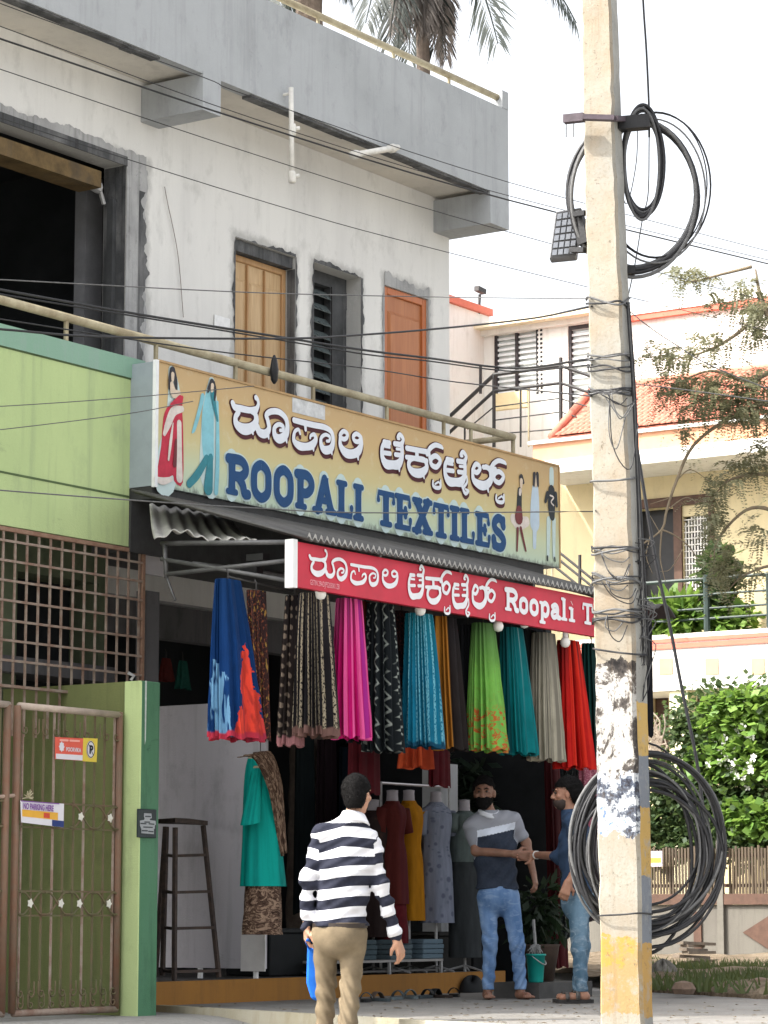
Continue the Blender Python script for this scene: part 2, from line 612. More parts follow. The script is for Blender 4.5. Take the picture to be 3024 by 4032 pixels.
ragged(HO[0], HO[1], ZF, HO[3] + .004, .25, 2, m_cement, 'r')
ragged(HO[0], HO[1] + .25, ZF, HO[3] + .004, .12, 4, m_cement, 't')
ragged(HO[0], HO[1] + .16, 4.9, 6.8, .07, 8, m_cemedge, 'r', YW - .0085, .06)
ragged(HD[0], HD[1], ZF, HD[3], .012, 5, m_cemedge, 'ltr')
ragged(HW[0], HW[1], ZF, HW[3], .02, 6, m_cemedge, 'ltr')
ragged(HB[0], HB[1] + .02, ZF, HB[3], .10, 7, m_cement, 't', dev=.05)
ragged(HB[0], HB[1], ZF, HB[3], .015, 17, m_cement, 'lr')

# the big dark opening: rolling shutter drum, grey pier and stained jamb
b = MB()
pl = at(0, 520, Y=YW + .12)
b.box(12.5, 16.72, YW + .06, YW + .3, 6.74, 6.88)
b.build('shutter_box', M('ochre_shutter_box', (.13, .085, .035), .8, .5, 5, dirt=.6), bld)
b = MB()
b.tube([(16.72, YW + .18, 6.8), (16.83, YW + .18, 6.78)], .05, 8)
b.tube([(16.83, YW + .18, 6.8), (16.9, YW + .18, 6.66)], .02, 6)
b.build('shutter_bracket', m_galv, bld)
boxo('lintel_band', m_cemedge, bld, 12.5, HO[1], YW - .012, YW - .001, HO[3] - .02, HO[3] + .06)
xq0, xq1 = at(338, 900, Y=YW + .5)[0], at(404, 900, Y=YW + .5)[0]
boxo('pier', M('pier_plaster', (.20, .20, .21), .9, .2, 4), bld, xq0, xq1, YW + .5, YW + .62, ZF + .003, 7.0)
b = MB()
b.quad((HO[1] - .003, YW + .004, ZF), (HO[1] - .003, YW + .235, ZF), (HO[1] - .003, YW + .235, HO[3] - .01), (HO[1] - .003, YW + .004, HO[3] - .01))
b.build('jamb', m_cemedge, bld)
boxo('jamb_post', m_dgrey, bld, HO[1] - .05, HO[1] - .004, YW + .10, YW + .16, ZF + .004, 6.7)


def panel_door(name, x0, x1, y, z0, z1, mleaf, mframe, cols, frame=.055):
    d = MB()
    d.box(x0, x0 + frame, y, y + .07, z0, z1)
    d.box(x1 - frame, x1, y, y + .07, z0, z1)
    d.box(x0 + frame + .0005, x1 - frame - .0005, y, y + .07, z1 - frame, z1)
    o = d.build(name + '_frame', mframe, bld, bevel=.006)
    a, c = x0 + frame + .001, x1 - frame - .001
    leaf = boxo(name, mleaf, bld, a, c, y + .022, y + .05, z0, z1 - frame - .001)
    rails = [z0 + .08, z0 + (z1 - z0) * .47, z1 - frame - .12]
    wcol = (c - a) / cols
    for i in range(cols):
        for j in range(2):
            u0, u1 = a + i * wcol + .03, a + (i + 1) * wcol - .03
            v0, v1 = rails[j] + .05, rails[j + 1] - .03
            mb = MB()
            e = .03
            yy = y + .0215
            mb.add([(u0, yy, v0), (u1, yy, v0), (u1, yy, v1), (u0, yy, v1),
                    (u0 + e, yy - .018, v0 + e), (u1 - e, yy - .018, v0 + e), (u1 - e, yy - .018, v1 - e), (u0 + e, yy - .018, v1 - e)],
                   ((0, 1, 5, 4), (1, 2, 6, 5), (2, 3, 7, 6), (3, 0, 4, 7), (4, 5, 6, 7)))
            mb.build('door_panel', mleaf, leaf)
    for i in range(1, cols):
        mb = MB()
        mb.bar((a + i * wcol, y + .012, z0), (a + i * wcol, y + .012, z1 - frame - .01), .03, .018)
        mb.build('door_stile', mframe, leaf)
    return leaf


dl = panel_door('wooden_door', HD[0] + .005, HD[1] - .005, YW + .10, ZF, HD[3] - .11, m_wood, m_woodfr, 3)
boxo('door_lintel', m_cemedge, bld, HD[0] + .002, HD[1] - .002, YW + .03, YW + .2, HD[3] - .105, HD[3] - .003)
# dark stained right reveal of that doorway
b = MB()
b.quad((HD[1] - .003, YW + .002, ZF), (HD[1] - .003, YW + .09, ZF), (HD[1] - .003, YW + .09, HD[3] - .11), (HD[1] - .003, YW + .002, HD[3] - .11))
b.build('jamb', m_cemedge, bld)
panel_door('brown_door', HB[0] + .003, HB[1] - .003, YW + .015, ZF, HB[3] - .003, m_brown, m_brownfr, 1, .07)

# louvred window between the doors
b = MB()
yw_ = YW + .16
x0, x1 = HW[0] + .002, HW[1] - .002
b.box(x0, x0 + .13, yw_, yw_ + .07, HW[2], HW[3])
b.box(x1 - .26, x1, yw_, yw_ + .07, HW[2], HW[3])
b.box(x0 + .131, x1 - .261, yw_, yw_ + .07, HW[3] - .12, HW[3])
wf = b.build('louvre_window', m_dgrey, bld)
for i in range(13):
    z = HW[3] - .2 - i * .128
    mb = MB()
    mb.add([(x0 + .135, yw_ - .02, z - .04), (x1 - .262, yw_ - .02, z - .05), (x1 - .262, yw_ + .05, z + .03), (x0 + .135, yw_ + .05, z + .03),
            (x0 + .135, yw_ - .024, z - .035), (x1 - .262, yw_ - .024, z - .045), (x1 - .262, yw_ + .046, z + .037), (x0 + .135, yw_ + .046, z + .037)],
           ((0, 1, 2, 3), (7, 6, 5, 4), (0, 4, 5, 1), (2, 6, 7, 3)))
    mb.build('louvre', M('louvre_glass', (.10, .12, .12), .25, .3, 20, 0, .5), wf)
for k in (x0 + .14, x1 - .275):
    MB().box(k, k + .012, yw_ - .03, yw_ - .018, HW[2], HW[3] - .12).build('louvre_clip', m_iron, wf)
ragged(HW[0] + .02, HW[1] - .06, HW[2], HW[3] - .12, .035, 31, m_cemedge, 'lr', yw_ - .004, .05)

# scrap of paper and a thin hanging wire on the wall
q0_, q1_ = at(845, 1238, Y=YW - .012), at(905, 1300, Y=YW - .012)
boxo('paper_scrap', M('wall_paper_scrap', (.72, .72, .72), .8, .1, 20), bld, q0_[0], q1_[0], YW - .012, YW - .009, q1_[2], q0_[2])
MB().tube(spline([at(648, 735, Y=YW - .02), at(660, 800, Y=YW - .02), at(700, 1000, Y=YW - .02), at(722, 1250, Y=YW - .02)], 6), .004, 5).build('wall_wire', M('thin_wall_wire', (.25, .22, .2), .7, .2, 9), bld)
# roof railing
pr = at(1120, 0, Y=YS + .06)
pe = at(1962, 386, Y=YS + .06)
b = MB()
b.tube([pr + (pr - pe) * .6, pe], .032, 8)
rail = b.build('roof_railing', m_pipe, bld, smooth=True)
for px in (790, 1240, 1525, 1750):
    q = pr + (pe - pr) * ((px * 1.0 - 1120) / (1962 - 1120))
    MB().tube([(q[0], q[1], 8.58), q], .018, 6).build('railing_post', m_pipe, rail)
MB().box(pe[0] - .01, pe[0] + .02, YS + .04, YS + .08, 8.583, pe[2] + .05).build('railing_post', m_white, rail)

# ---------------- balcony wall in green paint on the left, its coping and joints
gz0, gz1 = 3.60, 4.90
b = MB()
b.box(11, 16.06, YG, YG + .14, gz0, gz1)
gw = b.build('balcony_wall', m_green, bld)
gw['label'] = 'light green painted balcony wall'
b = MB()
b.box(11, 16.06, YG - .012, YG + .16, gz1 + .001, 5.06)
b.build('coping', m_greentop, gw)
zj = at(300, 1916, Y=YG)[2]
MB().box(11, 16.05, YG - .003, YG - .0005, zj - .008, zj + .008).build('wall_joint', m_gline, gw)
MB().box(11, 16.05, YG - .003, YG - .0005, gz1 - .012, gz1 + .0005).build('wall_joint', m_gline, gw)
# lower fascia piece beside the sign
MB().box(16.062, 16.4, YG + .02, YG + .14, gz0, 4.8).build('balcony_wall', m_green, bld)
# balcony pipe railing
q0, q1 = at(0, 1180, Y=13.16), at(2020, 1722, Y=13.16)
b = MB()
b.tube([q0 + (q0 - q1) * .4, q1], .036, 8)
br = b.build('balcony_railing', m_pipe, bld, smooth=True)
for px in (208, 510, 800, 1106, 1420, 1680, 1810):
    kk = px / 2020
    q = q0 + (q1 - q0) * kk
    MB().tube([(q[0], q[1], 4.9), (q[0], q[1], q[2] - .02)], .02, 6).build('railing_post', m_pipe, br)
b = MB()
b.tube([q1, (q1[0], YW - .01, q1[2])], .03, 8)
b.tube([q1, (q1[0], q1[1], 4.6)], .022, 6)
b.build('railing_return', m_pipe, br, smooth=True)
MB().tube([(at(1060, 1330, Y=13.16)[0], 13.16, 4.6), (at(1350, 1330, Y=13.16)[0], 13.16, 5.1)], .008, 5).build('railing_brace', m_pipe, br)

# dark cloth bundle tied on the rail and drain pipes under the slab
q = at(1080, 1450, Y=13.1)
b = MB()
b.lathe((q[0], q[1], q[2] - .13), [(.012, 0), (.035, .03), (.045, .12), (.03, .2), (.01, .24)], 8, 1, .7)
tag(b.build('cloth_knot', m_black, smooth=True), 'small black cloth knot tied on the cream balcony rail', 'cloth')

pv0, pv1 = at(1146, 345, Y=YS - .08), at(1150, 715, Y=YS - .08)
pp = empty('drain_pipe', pv1, 'white vertical plastic pipe with two joints hanging in front of the roof slab', 'pipe')
m_pvc = M('white_pvc', (.62, .60, .55), .5, .15, 12)
b = MB()
b.tube([pv0, pv1], .022, 8)
b.build('pipe', m_pvc, pp, smooth=True)
for z in (at(1150, 510, Y=YS - .08)[2], pv1[2] + .04):
    b = MB()
    b.lathe((pv1[0], pv1[1], z - .05), [(.03, 0), (.034, .02), (.034, .08), (.028, .1)], 8)
    b.tube([(pv1[0], pv1[1], z), (pv1[0] + .05, pv1[1] - .04, z + .02)], .018, 6)
    b.build('pipe_joint', m_pvc, pp, smooth=True)
MB().tube([(pv0[0], pv0[1], pv0[2] - .05), (pv0[0], YS, pv0[2] - .05)], .012, 6).build('bracket', m_pvc, pp)
h0, h1 = at(1395, 610, Y=YS - .14), at(1566, 580, Y=YS - .02)
pp = empty('spout_pipe', h1, 'short cream pipe sticking out level from the lower edge of the roof slab', 'pipe')
MB().tube([h0, h1, (h1[0], YS + .02, h1[2])], .028, 8).build('pipe', m_pvc, pp, smooth=True)
for q, s_ in ((h0, 1), (h0 + (h1 - h0) * .85, -1)):
    b = MB()
    dd = (h1 - h0) / np.linalg.norm(h1 - h0)
    b.tube([q - dd * .03, q + dd * .05], .042, 8)
    b.build('pipe_joint', m_pvc, pp, smooth=True)

# ---------------------------------------------------------------- lettering drawn as thin flat plates on their sign
class Strokes:
    """ribbons drawn in a plane y = const; pts are (x, z)"""
    def __init__(s, y): s.y, s.mb, s.k = y, MB(), 0

    def stroke(s, pts, wid, smooth=6, grow=0.0, shift=(0, 0), cap=True):
        y = s.y - .0003 * s.k
        s.k += 1
        wl = wid if hasattr(wid, '__len__') else [wid] * len(pts)
        P = [np.array((p[0] + shift[0], p[1] + shift[1], ww), float) for p, ww in zip(pts, wl)]
        closed = len(P) > 3 and np.allclose(P[0][:2], P[-1][:2])
        if closed and smooth:
            m = len(P) - 1
            Q = [P[(i - 1) % m] for i in range(m + 3)]
            P = spline(Q, smooth)[smooth:-smooth]
        elif smooth and len(P) > 2: P = spline(P, smooth)
        P = np.array(P)
        n = len(P)
        t = np.zeros((n, 2))
        t[1:-1] = P[2:, :2] - P[:-2, :2]
        t[0], t[-1] = P[1, :2] - P[0, :2], P[-1, :2] - P[-2, :2]
        if closed: t[0] = t[-1] = P[1, :2] - P[-2, :2]
        t /= np.maximum(np.linalg.norm(t, axis=1), 1e-9)[:, None]
        nn = np.stack([-t[:, 1], t[:, 0]], 1)
        h = P[:, 2:3] / 2 + grow
        L, Q = P[:, :2] + nn * h, P[:, :2] - nn * h
        o = []
        for i, (a, c) in enumerate(zip(L, Q)):
            yy = y - .0002 * i / n
            o += [(a[0], yy, a[1]), (c[0], yy, c[1])]
        s.mb.add(o, [(2 * i, 2 * i + 1, 2 * i + 3, 2 * i + 2) for i in range(n - 1)])
        if cap and not closed:
            for i, sg in ((0, -1), (n - 1, 1)):
                r = h[i, 0]
                arc = []
                for k in range(7):
                    a = math.pi * k / 6
                    v = nn[i] * math.cos(a) * r + t[i] * sg * math.sin(a) * r * (.6 if cap == 'flat' else 1)
                    arc.append((P[i, 0] + v[0], y - .0002 * i / n - .00005, P[i, 1] + v[1]))
                s.mb.add(arc, [tuple(range(7))])
        return s

    def poly(s, pts, smooth=0):
        y = s.y - .00035 * s.k
        s.k += 1
        if smooth:
            P = spline(list(pts) + [pts[0]], smooth)[:-1]
        else: P = pts
        s.mb.add([(p[0], y, p[1]) for p in P], [tuple(range(len(P)))])
        return s

    def build(s, name, m, parent, **k): return s.mb.build(name, m, parent, **k)


def px_map(ox, oy, sc, Y):
    def f(p):
        q = at(ox + p[0] * sc, oy + p[1] * sc, Y=Y)
        return (q[0], q[2])
    return f


# Kannada letters: centre lines in the crops they were read from (x right, y down), with widths
K1 = [  # ruu
    [([(32, 140), (60, 190), (130, 205), (230, 225), (310, 215)], [60, 66, 66, 62, 60]),
     ([(305, 225), (332, 160), (325, 105), (305, 78)], [62, 44, 44, 56]),
     ([(100, 245), (66, 310), (80, 390), (160, 445), (250, 430), (305, 360), (295, 270), (240, 225)], [62, 62, 84, 110, 100, 80, 64, 60]),
     ([(255, 440), (268, 500)], [60, 26]),
     ([(310, 400), (345, 480), (410, 500), (455, 440), (440, 340), (425, 280), (480, 240), (570, 245), (645, 310), (670, 410), (650, 510), (580, 560), (525, 520), (520, 430), (570, 390), (620, 415), (615, 455), (585, 460)],
      [70, 84, 84, 66, 56, 58, 62, 62, 62, 64, 86, 92, 74, 52, 46, 44, 40, 34]),
     ([(440, 500), (452, 555)], [54, 22]), ([(650, 540), (662, 600)], [54, 22])],
    # paa
    [([(748, 340), (860, 370), (980, 398), (1110, 425), (1185, 480), (1205, 580), (1180, 670), (1110, 690), (1070, 640), (1065, 550), (1115, 510), (1165, 535), (1160, 580), (1130, 585)],
      [56, 60, 60, 60, 56, 60, 80, 86, 66, 44, 38, 36, 34, 30]),
     ([(878, 390), (884, 452)], [46, 40]),
     ([(820, 500), (800, 450), (755, 480), (748, 580), (810, 640), (890, 650), (960, 630), (1000, 570), (985, 510), (945, 520), (935, 550)], [28, 36, 42, 58, 84, 76, 84, 62, 46, 34, 26]),
     ([(970, 640), (975, 695)], [58, 22]), ([(1180, 690), (1190, 738)], [52, 22])],
    # li
    [([(1325, 470), (1370, 500), (1360, 550), (1320, 560), (1285, 520), (1325, 470)], 48),
     ([(1480, 500), (1530, 545), (1500, 590), (1455, 580), (1440, 530), (1480, 500)], 48),
     ([(1285, 530), (1292, 640), (1350, 720), (1430, 735), (1500, 700), (1532, 620), (1530, 540)], [40, 66, 96, 92, 92, 66, 44]),
     ([(1490, 730), (1496, 800)], [62, 22])],
]


def tte(dx, dy):
    q = [([(150, 300), (118, 370), (122, 480), (165, 555), (240, 565), (305, 560), (345, 490), (350, 390), (345, 320)], [56, 56, 66, 94, 86, 94, 66, 58, 58]),
         ([(140, 298), (205, 312)], 52), ([(262, 318), (345, 332)], 52),
         ([(345, 330), (362, 265), (325, 214), (298, 250), (320, 262)], [54, 46, 48, 40, 26]),
         ([(140, 425), (212, 435)], 46), ([(270, 445), (340, 455)], 46), ([(150, 350), (205, 360)], 30), ([(285, 380), (340, 385)], 30),
         ([(310, 575), (316, 636)], [60, 22])]
    return [([(x + dx, y + dy) for x, y in p], ww) for p, ww in q]


def ssub(dx, dy):
    q = [([(712, 752), (712, 805), (745, 832), (795, 825), (800, 748)], [26, 34, 40, 38, 26]), ([(735, 790), (775, 765), (788, 785)], [20, 22, 18])]
    return [([(x + dx, y + dy) for x, y in p], ww) for p, ww in q]


def virama(dx, dy):
    q = [([(640, 440), (675, 375), (735, 335), (800, 352), (822, 372)], [50, 54, 50, 46, 30]),
         ([(745, 462), (795, 520), (750, 590), (690, 560), (690, 490), (745, 462)], 54), ([(660, 400), (672, 500)], 44)]
    return [([(x + dx, y + dy) for x, y in p], ww) for p, ww in q]


K2 = [tte(0, 0),
      [([(405, 370), (520, 392), (650, 415)], 54), ([(400, 475), (470, 485), (640, 520)], [46, 50, 50]), ([(520, 395), (525, 480)], 60),
       ([(450, 500), (428, 580), (480, 650), (570, 660), (635, 600), (615, 515), (540, 490), (450, 500)], [56, 60, 84, 92, 66, 54, 46, 50]),
       ([(590, 650), (606, 720)], [64, 22])] + virama(0, 0),
      ssub(0, 0),
      tte(735, 202),
      [([(1105, 700), (1108, 770), (1065, 840), (1090, 900), (1125, 870), (1090, 850)], [24, 30, 36, 40, 30, 22])],
      [([(1215, 555), (1262, 600), (1225, 655), (1180, 620), (1215, 555)], 52),
       ([(1172, 620), (1185, 740), (1260, 800), (1330, 800), (1385, 740), (1380, 640), (1335, 590), (1300, 600)], [44, 66, 96, 92, 80, 62, 54, 40]),
       ([(1295, 590), (1440, 615)], 48), ([(1345, 810), (1356, 880)], [60, 22])] + virama(738, 182),
      ssub(738, 168)]

YB = 12.9
sign = empty('shop_sign', (16, YB, 4.04), 'large tan and pale green box signboard with white Kannada letters and blue capitals', 'signboard')
SX0, SX1, SZ0, SZ1 = 15.90, 21.92, 4.05, 5.008
t = NT('sign_print', .6, .3)
sz = t.sep(t.tc.outputs['Object'])
v_ = t.math('DIVIDE', t.math('SUBTRACT', sz[2], .01), .96)
wv = t.math('ADD', v_, t.math('MULTIPLY', t.noise(.8, 3, .5), .12))
k_ = t.ramp(wv, (.0, lin('#aec4b4')), (.28, lin('#bcc4a2')), (.48, lin('#c2b686')), (.8, lin('#bfa475')), (1., lin('#b79b70')))
n_ = t.noise(7, 6, .7)
k_ = t.mix(t.math('MULTIPLY', t.ramp(n_, (.56, 0), (.75, 1)), .35), k_, (.62, .62, .5))
dr = t.math('MULTIPLY', t.ramp(t.math('SUBTRACT', t.noise(22, 4, .7, t.map((1, 1, .35))), t.math('MULTIPLY', v_, 4.5)), (.3, 0), (.52, 1)), .75)
k_ = t.mix(dr, k_, (.08, .08, .075))
m_signface = t.out(k_)
m_signside = M('sign_side_paint', '#8d979c', .6, .08, 4, .1, dirt=.2)
m_signwhite = M('sign_white_trim', (.72, .73, .73), .6, .08, 8)
b = MB()
b.box(SX0, SX1, YB + .001, YB + .24, SZ0, SZ1)
b.build('cabinet', m_signside, sign)
b = MB()
b.quad((SX0, YB - .002, SZ0), (SX1, YB - .002, SZ0), (SX1, YB - .002, SZ1), (SX0, YB - .002, SZ1))
face = b.build('face', m_signface, sign)
b = MB()
b.box(SX0 - .004, SX0 + .03, YB - .012, YB + .02, SZ0 - .012, SZ1 + .012)
b.build('edge_trim', m_signwhite, sign)
b = MB()
b.box(SX0 + .031, SX1 + .004, YB - .012, YB + .02, SZ1 + .0005, SZ1 + .018)
b.box(SX1 + .0005, SX1 + .012, YB - .012, YB + .02, SZ0, SZ1)
b.build('edge_trim', M('sign_tan_trim', '#a8895f', .6, .2, 8), sign)
b = MB()
b.box(SX0, SX1 - .25, YB + .02, YB + .30, SZ0 - .10, SZ0 - .004)
b.build('underframe', M('dark_steel', (.03, .03, .03), .7, .4, 6), sign)  # near-black frame under the cabinet
ml_white = M('letter_white', (.66, .69, .74), .6, .05, 10, 0)
ml_mar = M('letter_maroon', '#4a1a20', .6, .2, 10, 0)
ml_blue = M('letter_blue', '#07406f', .6, .12, 10, 0)
ml_halo = M('letter_pale_halo', '#b9cbc9', .6, .06, 10, 0)


def kannada(letters, f, parent, y, wf, name='letter', outline=True, mat=ml_white, xf=None):
    for L in letters:
        def conv(pts): return [f(p) for p in pts]
        st = Strokes(y)
        for pts, ww in L:
            P = conv(pts)
            if xf: P = [xf(p) for p in P]
            st.stroke(P, [x * wf for x in (ww if hasattr(ww, '__len__') else [ww] * len(pts))], 6)
        lo = st.build(name, mat, parent)
        if outline:
            ou = Strokes(y + .009)
            for pts, ww in L:
                P = conv(pts)
                W = [x * wf for x in (ww if hasattr(ww, '__len__') else [ww] * len(pts))]
                ou.stroke(P, W, 6, grow=.0085)
                ou.stroke(P, W, 6, grow=.006, shift=(.010, -.028))
                ou.stroke(P, W, 6, grow=.006, shift=(.006, -.014))
            ou.build('letter_shadow', ml_mar, lo)


S3 = .33755
f1, f2 = px_map(900, 1540, S3, YB), px_map(1460, 1640, S3, YB)
# a crop pixel is about this many metres on the sign (across the plane it is foreshortened: use the mean)
kannada(K1, f1, sign, YB - .013, .00084)
kannada(K2, f2, sign, YB - .013, .00090)

# Latin slab letters in a unit box (x 0..1 of the letter's width, z 0..1 of the cap height)
W_ = .27
LAT = {
    'R': [([(.22, .02), (.22, .98)], 'S'), ([(.05, .94), (.6, .95), (.84, .82), (.84, .64), (.6, .5), (.25, .5)], 'M'), ([(.5, .5), (.72, .3), (.82, .07), (.98, .06)], 'M'), ([(.03, .05), (.42, .05)], 'F')],
    'O': [([(.5, .95), (.2, .8), (.14, .5), (.2, .2), (.5, .05), (.8, .2), (.86, .5), (.8, .8), (.5, .95)], 'O')],
    'P': [([(.26, .02), (.26, .98)], 'S'), ([(.06, .94), (.6, .95), (.86, .8), (.86, .6), (.6, .44), (.28, .44)], 'M'), ([(.05, .05), (.52, .05)], 'F')],
    'A': [([(.18, .05), (.5, .95)], 'M'), ([(.5, .95), (.82, .05)], 'S'), ([(.28, .34), (.74, .34)], 'T'), ([(.0, .05), (.34, .05)], 'F'), ([(.62, .05), (1., .05)], 'F')],
    'L': [([(.3, .02), (.3, .98)], 'S'), ([(.08, .95), (.55, .95)], 'F'), ([(.06, .05), (.9, .05), (.92, .3)], 'F')],
    'I': [([(.5, .02), (.5, .98)], 'S'), ([(.1, .95), (.9, .95)], 'F'), ([(.1, .05), (.9, .05)], 'F')],
    'T': [([(.5, .02), (.5, .95)], 'S'), ([(.07, .72), (.08, .93), (.92, .93), (.93, .72)], 'F'), ([(.25, .05), (.75, .05)], 'F')],
    'E': [([(.28, .02), (.28, .98)], 'S'), ([(.05, .95), (.85, .95), (.88, .72)], 'F'), ([(.3, .5), (.68, .5)], 'F'), ([(.62, .62), (.62, .38)], 'F'), ([(.05, .05), (.88, .05), (.92, .3)], 'F')],
    'X': [([(.2, .95), (.82, .05)], 'S'), ([(.8, .95), (.2, .05)], 'M'), ([(.04, .95), (.42, .95)], 'F'), ([(.62, .95), (.96, .95)], 'F'), ([(.02, .05), (.38, .05)], 'F'), ([(.58, .05), (.98, .05)], 'F')],
    'S': [([(.82, .74), (.7, .92), (.42, .95), (.18, .8), (.25, .6), (.6, .47), (.84, .3), (.74, .1), (.45, .05), (.2, .12), (.12, .3)], 'M'), ([(.84, .96), (.84, .7)], 'T'), ([(.13, .04), (.13, .32)], 'T')],
    'o': [([(.5, .64), (.2, .54), (.15, .34), (.2, .14), (.5, .04), (.8, .14), (.85, .34), (.8, .54), (.5, .64)], 'M')],
    'p': [([(.25, -.28), (.25, .66)], 'S'), ([(.25, .5), (.55, .63), (.84, .5), (.84, .2), (.6, .05), (.3, .12)], 'M'), ([(.02, .63), (.25, .63)], 'F'), ([(.02, -.28), (.5, -.28)], 'F')],
    'a': [([(.2, .54), (.5, .63), (.74, .5), (.74, .1), (.95, .05)], 'M'), ([(.72, .38), (.35, .34), (.16, .2), (.3, .05), (.55, .08), (.74, .2)], 'M')],
    'l': [([(.5, .02), (.5, 1.02)], 'S'), ([(.08, .99), (.5, .99)], 'F'), ([(.05, .04), (.95, .04)], 'F')],
    'i': [([(.5, .02), (.5, .63)], 'S'), ([(.08, .61), (.5, .61)], 'F'), ([(.05, .04), (.95, .04)], 'F'), ([(.48, .86), (.52, .88)], 'S')],
    'e': [([(.2, .36), (.8, .36), (.74, .56), (.5, .63), (.22, .5), (.16, .3), (.3, .08), (.6, .04), (.86, .16)], 'M')],
    'x': [([(.18, .62), (.84, .04)], 'S'), ([(.82, .62), (.18, .04)], 'T')],
    't': [([(.45, .9), (.45, .14), (.6, .04), (.9, .1)], 'M'), ([(.1, .62), (.85, .62)], 'F')],
    's': [([(.8, .5), (.5, .63), (.22, .52), (.3, .38), (.7, .28), (.8, .14), (.5, .04), (.16, .14)], 'T')],
}


def latin(text, boxes, zb, zt, parent, y, mat, stem, halo=0.0, halom=None, name='letter'):
    H = zt - zb
    for ch, (x0, x1) in zip(text, boxes):
        wd = {'S': stem * 1.12, 'M': stem, 'T': stem * .7, 'F': stem * .62, 'O': stem * 1.0}
        st = Strokes(y)
        ou = Strokes(y + .005)
        for pts, k in LAT[ch]:
            P = [(x0 + p[0] * (x1 - x0), zb + p[1] * H) for p in pts]
            # flare the ends of straight stems
            if k == 'S' and len(P) == 2:
                P = [P[0], tuple((P[0][i] * .8 + P[1][i] * .2) for i in (0, 1)), tuple((P[0][i] * .2 + P[1][i] * .8) for i in (0, 1)), P[1]]
                ww = [wd[k] * 1.25, wd[k] * .95, wd[k] * .95, wd[k] * 1.25]
                st.stroke(P, ww, 4, cap=False)
                if halo: ou.stroke(P, ww, 4, grow=halo, cap=True)
            else:
                sm = 5 if k in 'OM' and len(P) > 3 or ch in 'Ss' else 0
                st.stroke(P, wd[k], sm)
                if halo: ou.stroke(P, wd[k], sm, grow=halo)
        lo = st.build(name, mat, parent)
        if halo: ou.build('letter_halo', halom, lo)


LB = [(891, 975), (985, 1065), (1075, 1152), (1162, 1231), (1233, 1315), (1322, 1386), (1390, 1426),
      (1482, 1551), (1553, 1617), (1622, 1696), (1701, 1765), (1769, 1803), (1808, 1864), (1869, 1926), (1933, 1987)]
lz1 = at(930, 1803, Y=YB)[2]
lz0 = at(930, 1948, Y=YB)[2]
boxes = [(at(a, 1900, Y=YB)[0], at(c, 1900, Y=YB)[0]) for a, c in LB]
latin('ROOPALITEXTILES', boxes, lz0, lz1, sign, YB - .010, ml_blue, .082, .014, ml_halo)

# printed figures of the signboard, as flat prints
m_skin_p = M('print_skin', '#c9b7a2', .6, .1, 20, 0)
m_hair_p = M('print_hair', '#2b2a30', .6, .2, 20, 0)
m_red_p = M('print_red', '#b5283f', .6, .25, 14, 0)
m_pale_p = M('print_pale', '#cfc5bd', .6, .15, 14, 0)
m_tq_p = M('print_turquoise', '#7fb9c4', .6, .15, 8, 0)
m_tqd_p = M('print_teal', '#2f7b86', .6, .2, 8, 0)
m_blk_p = M('print_charcoal', '#20272c', .6, .25, 20, 0)
m_ltb_p = M('print_light_blue', '#b3c4d2', .6, .08, 8, 0)
m_mrn_p = M('print_maroon', '#6a2a2e', .6, .2, 8, 0)


def figure(f, parts, wf, halo=True):
    root = None
    for i, (m, kind, pts, ww) in enumerate(parts):
        st = Strokes(YB - .004 - .0012 * i)
        P = [f(p) for p in pts]
        if kind == 's': st.stroke(P, [x * wf for x in (ww if hasattr(ww, '__len__') else [ww] * len(P))], 5)
        else: st.poly(P, ww)
        o = st.build('printed_figure' if root is None else 'print', m, sign if root is None else root)
        root = root or o


f4 = px_map(550, 1380, .5124, YB)
WF4 = .00125
figure(f4, [(ml_halo, 's', [(245, 160), (262, 330), (255, 560), (215, 800), (190, 990)], [70, 120, 150, 190, 215]),
            (m_red_p, 'p', [(205, 440), (325, 345), (322, 440), (330, 620), (328, 1015), (265, 1010), (250, 960), (200, 985), (130, 965), (160, 740), (178, 520)], 3),
            (m_pale_p, 's', [(320, 450), (255, 470), (215, 560), (185, 640)], [40, 60, 56, 30]),
            (m_pale_p, 's', [(298, 560), (300, 760), (300, 980)], [44, 48, 62]),
            (m_pale_p, 's', [(250, 560), (232, 700), (215, 840)], [10, 26, 16]),
            (m_mrn_p, 's', [(272, 690), (262, 880)], [20, 34]),
            (m_pale_p, 's', [(110, 985), (170, 1005), (235, 990)], [30, 46, 30]),
            (m_hair_p, 's', [(243, 155), (225, 230), (222, 290)], [50, 34, 24]),
            (m_hair_p, 's', [(245, 150), (266, 230), (270, 310)], [44, 34, 26]),
            (m_skin_p, 's', [(243, 185), (242, 225)], [32, 26]), (m_skin_p, 's', [(235, 260), (250, 330), (290, 330)], [34, 60, 34]),
            (m_red_p, 's', [(230, 420), (300, 375)], [24, 52])], WF4)
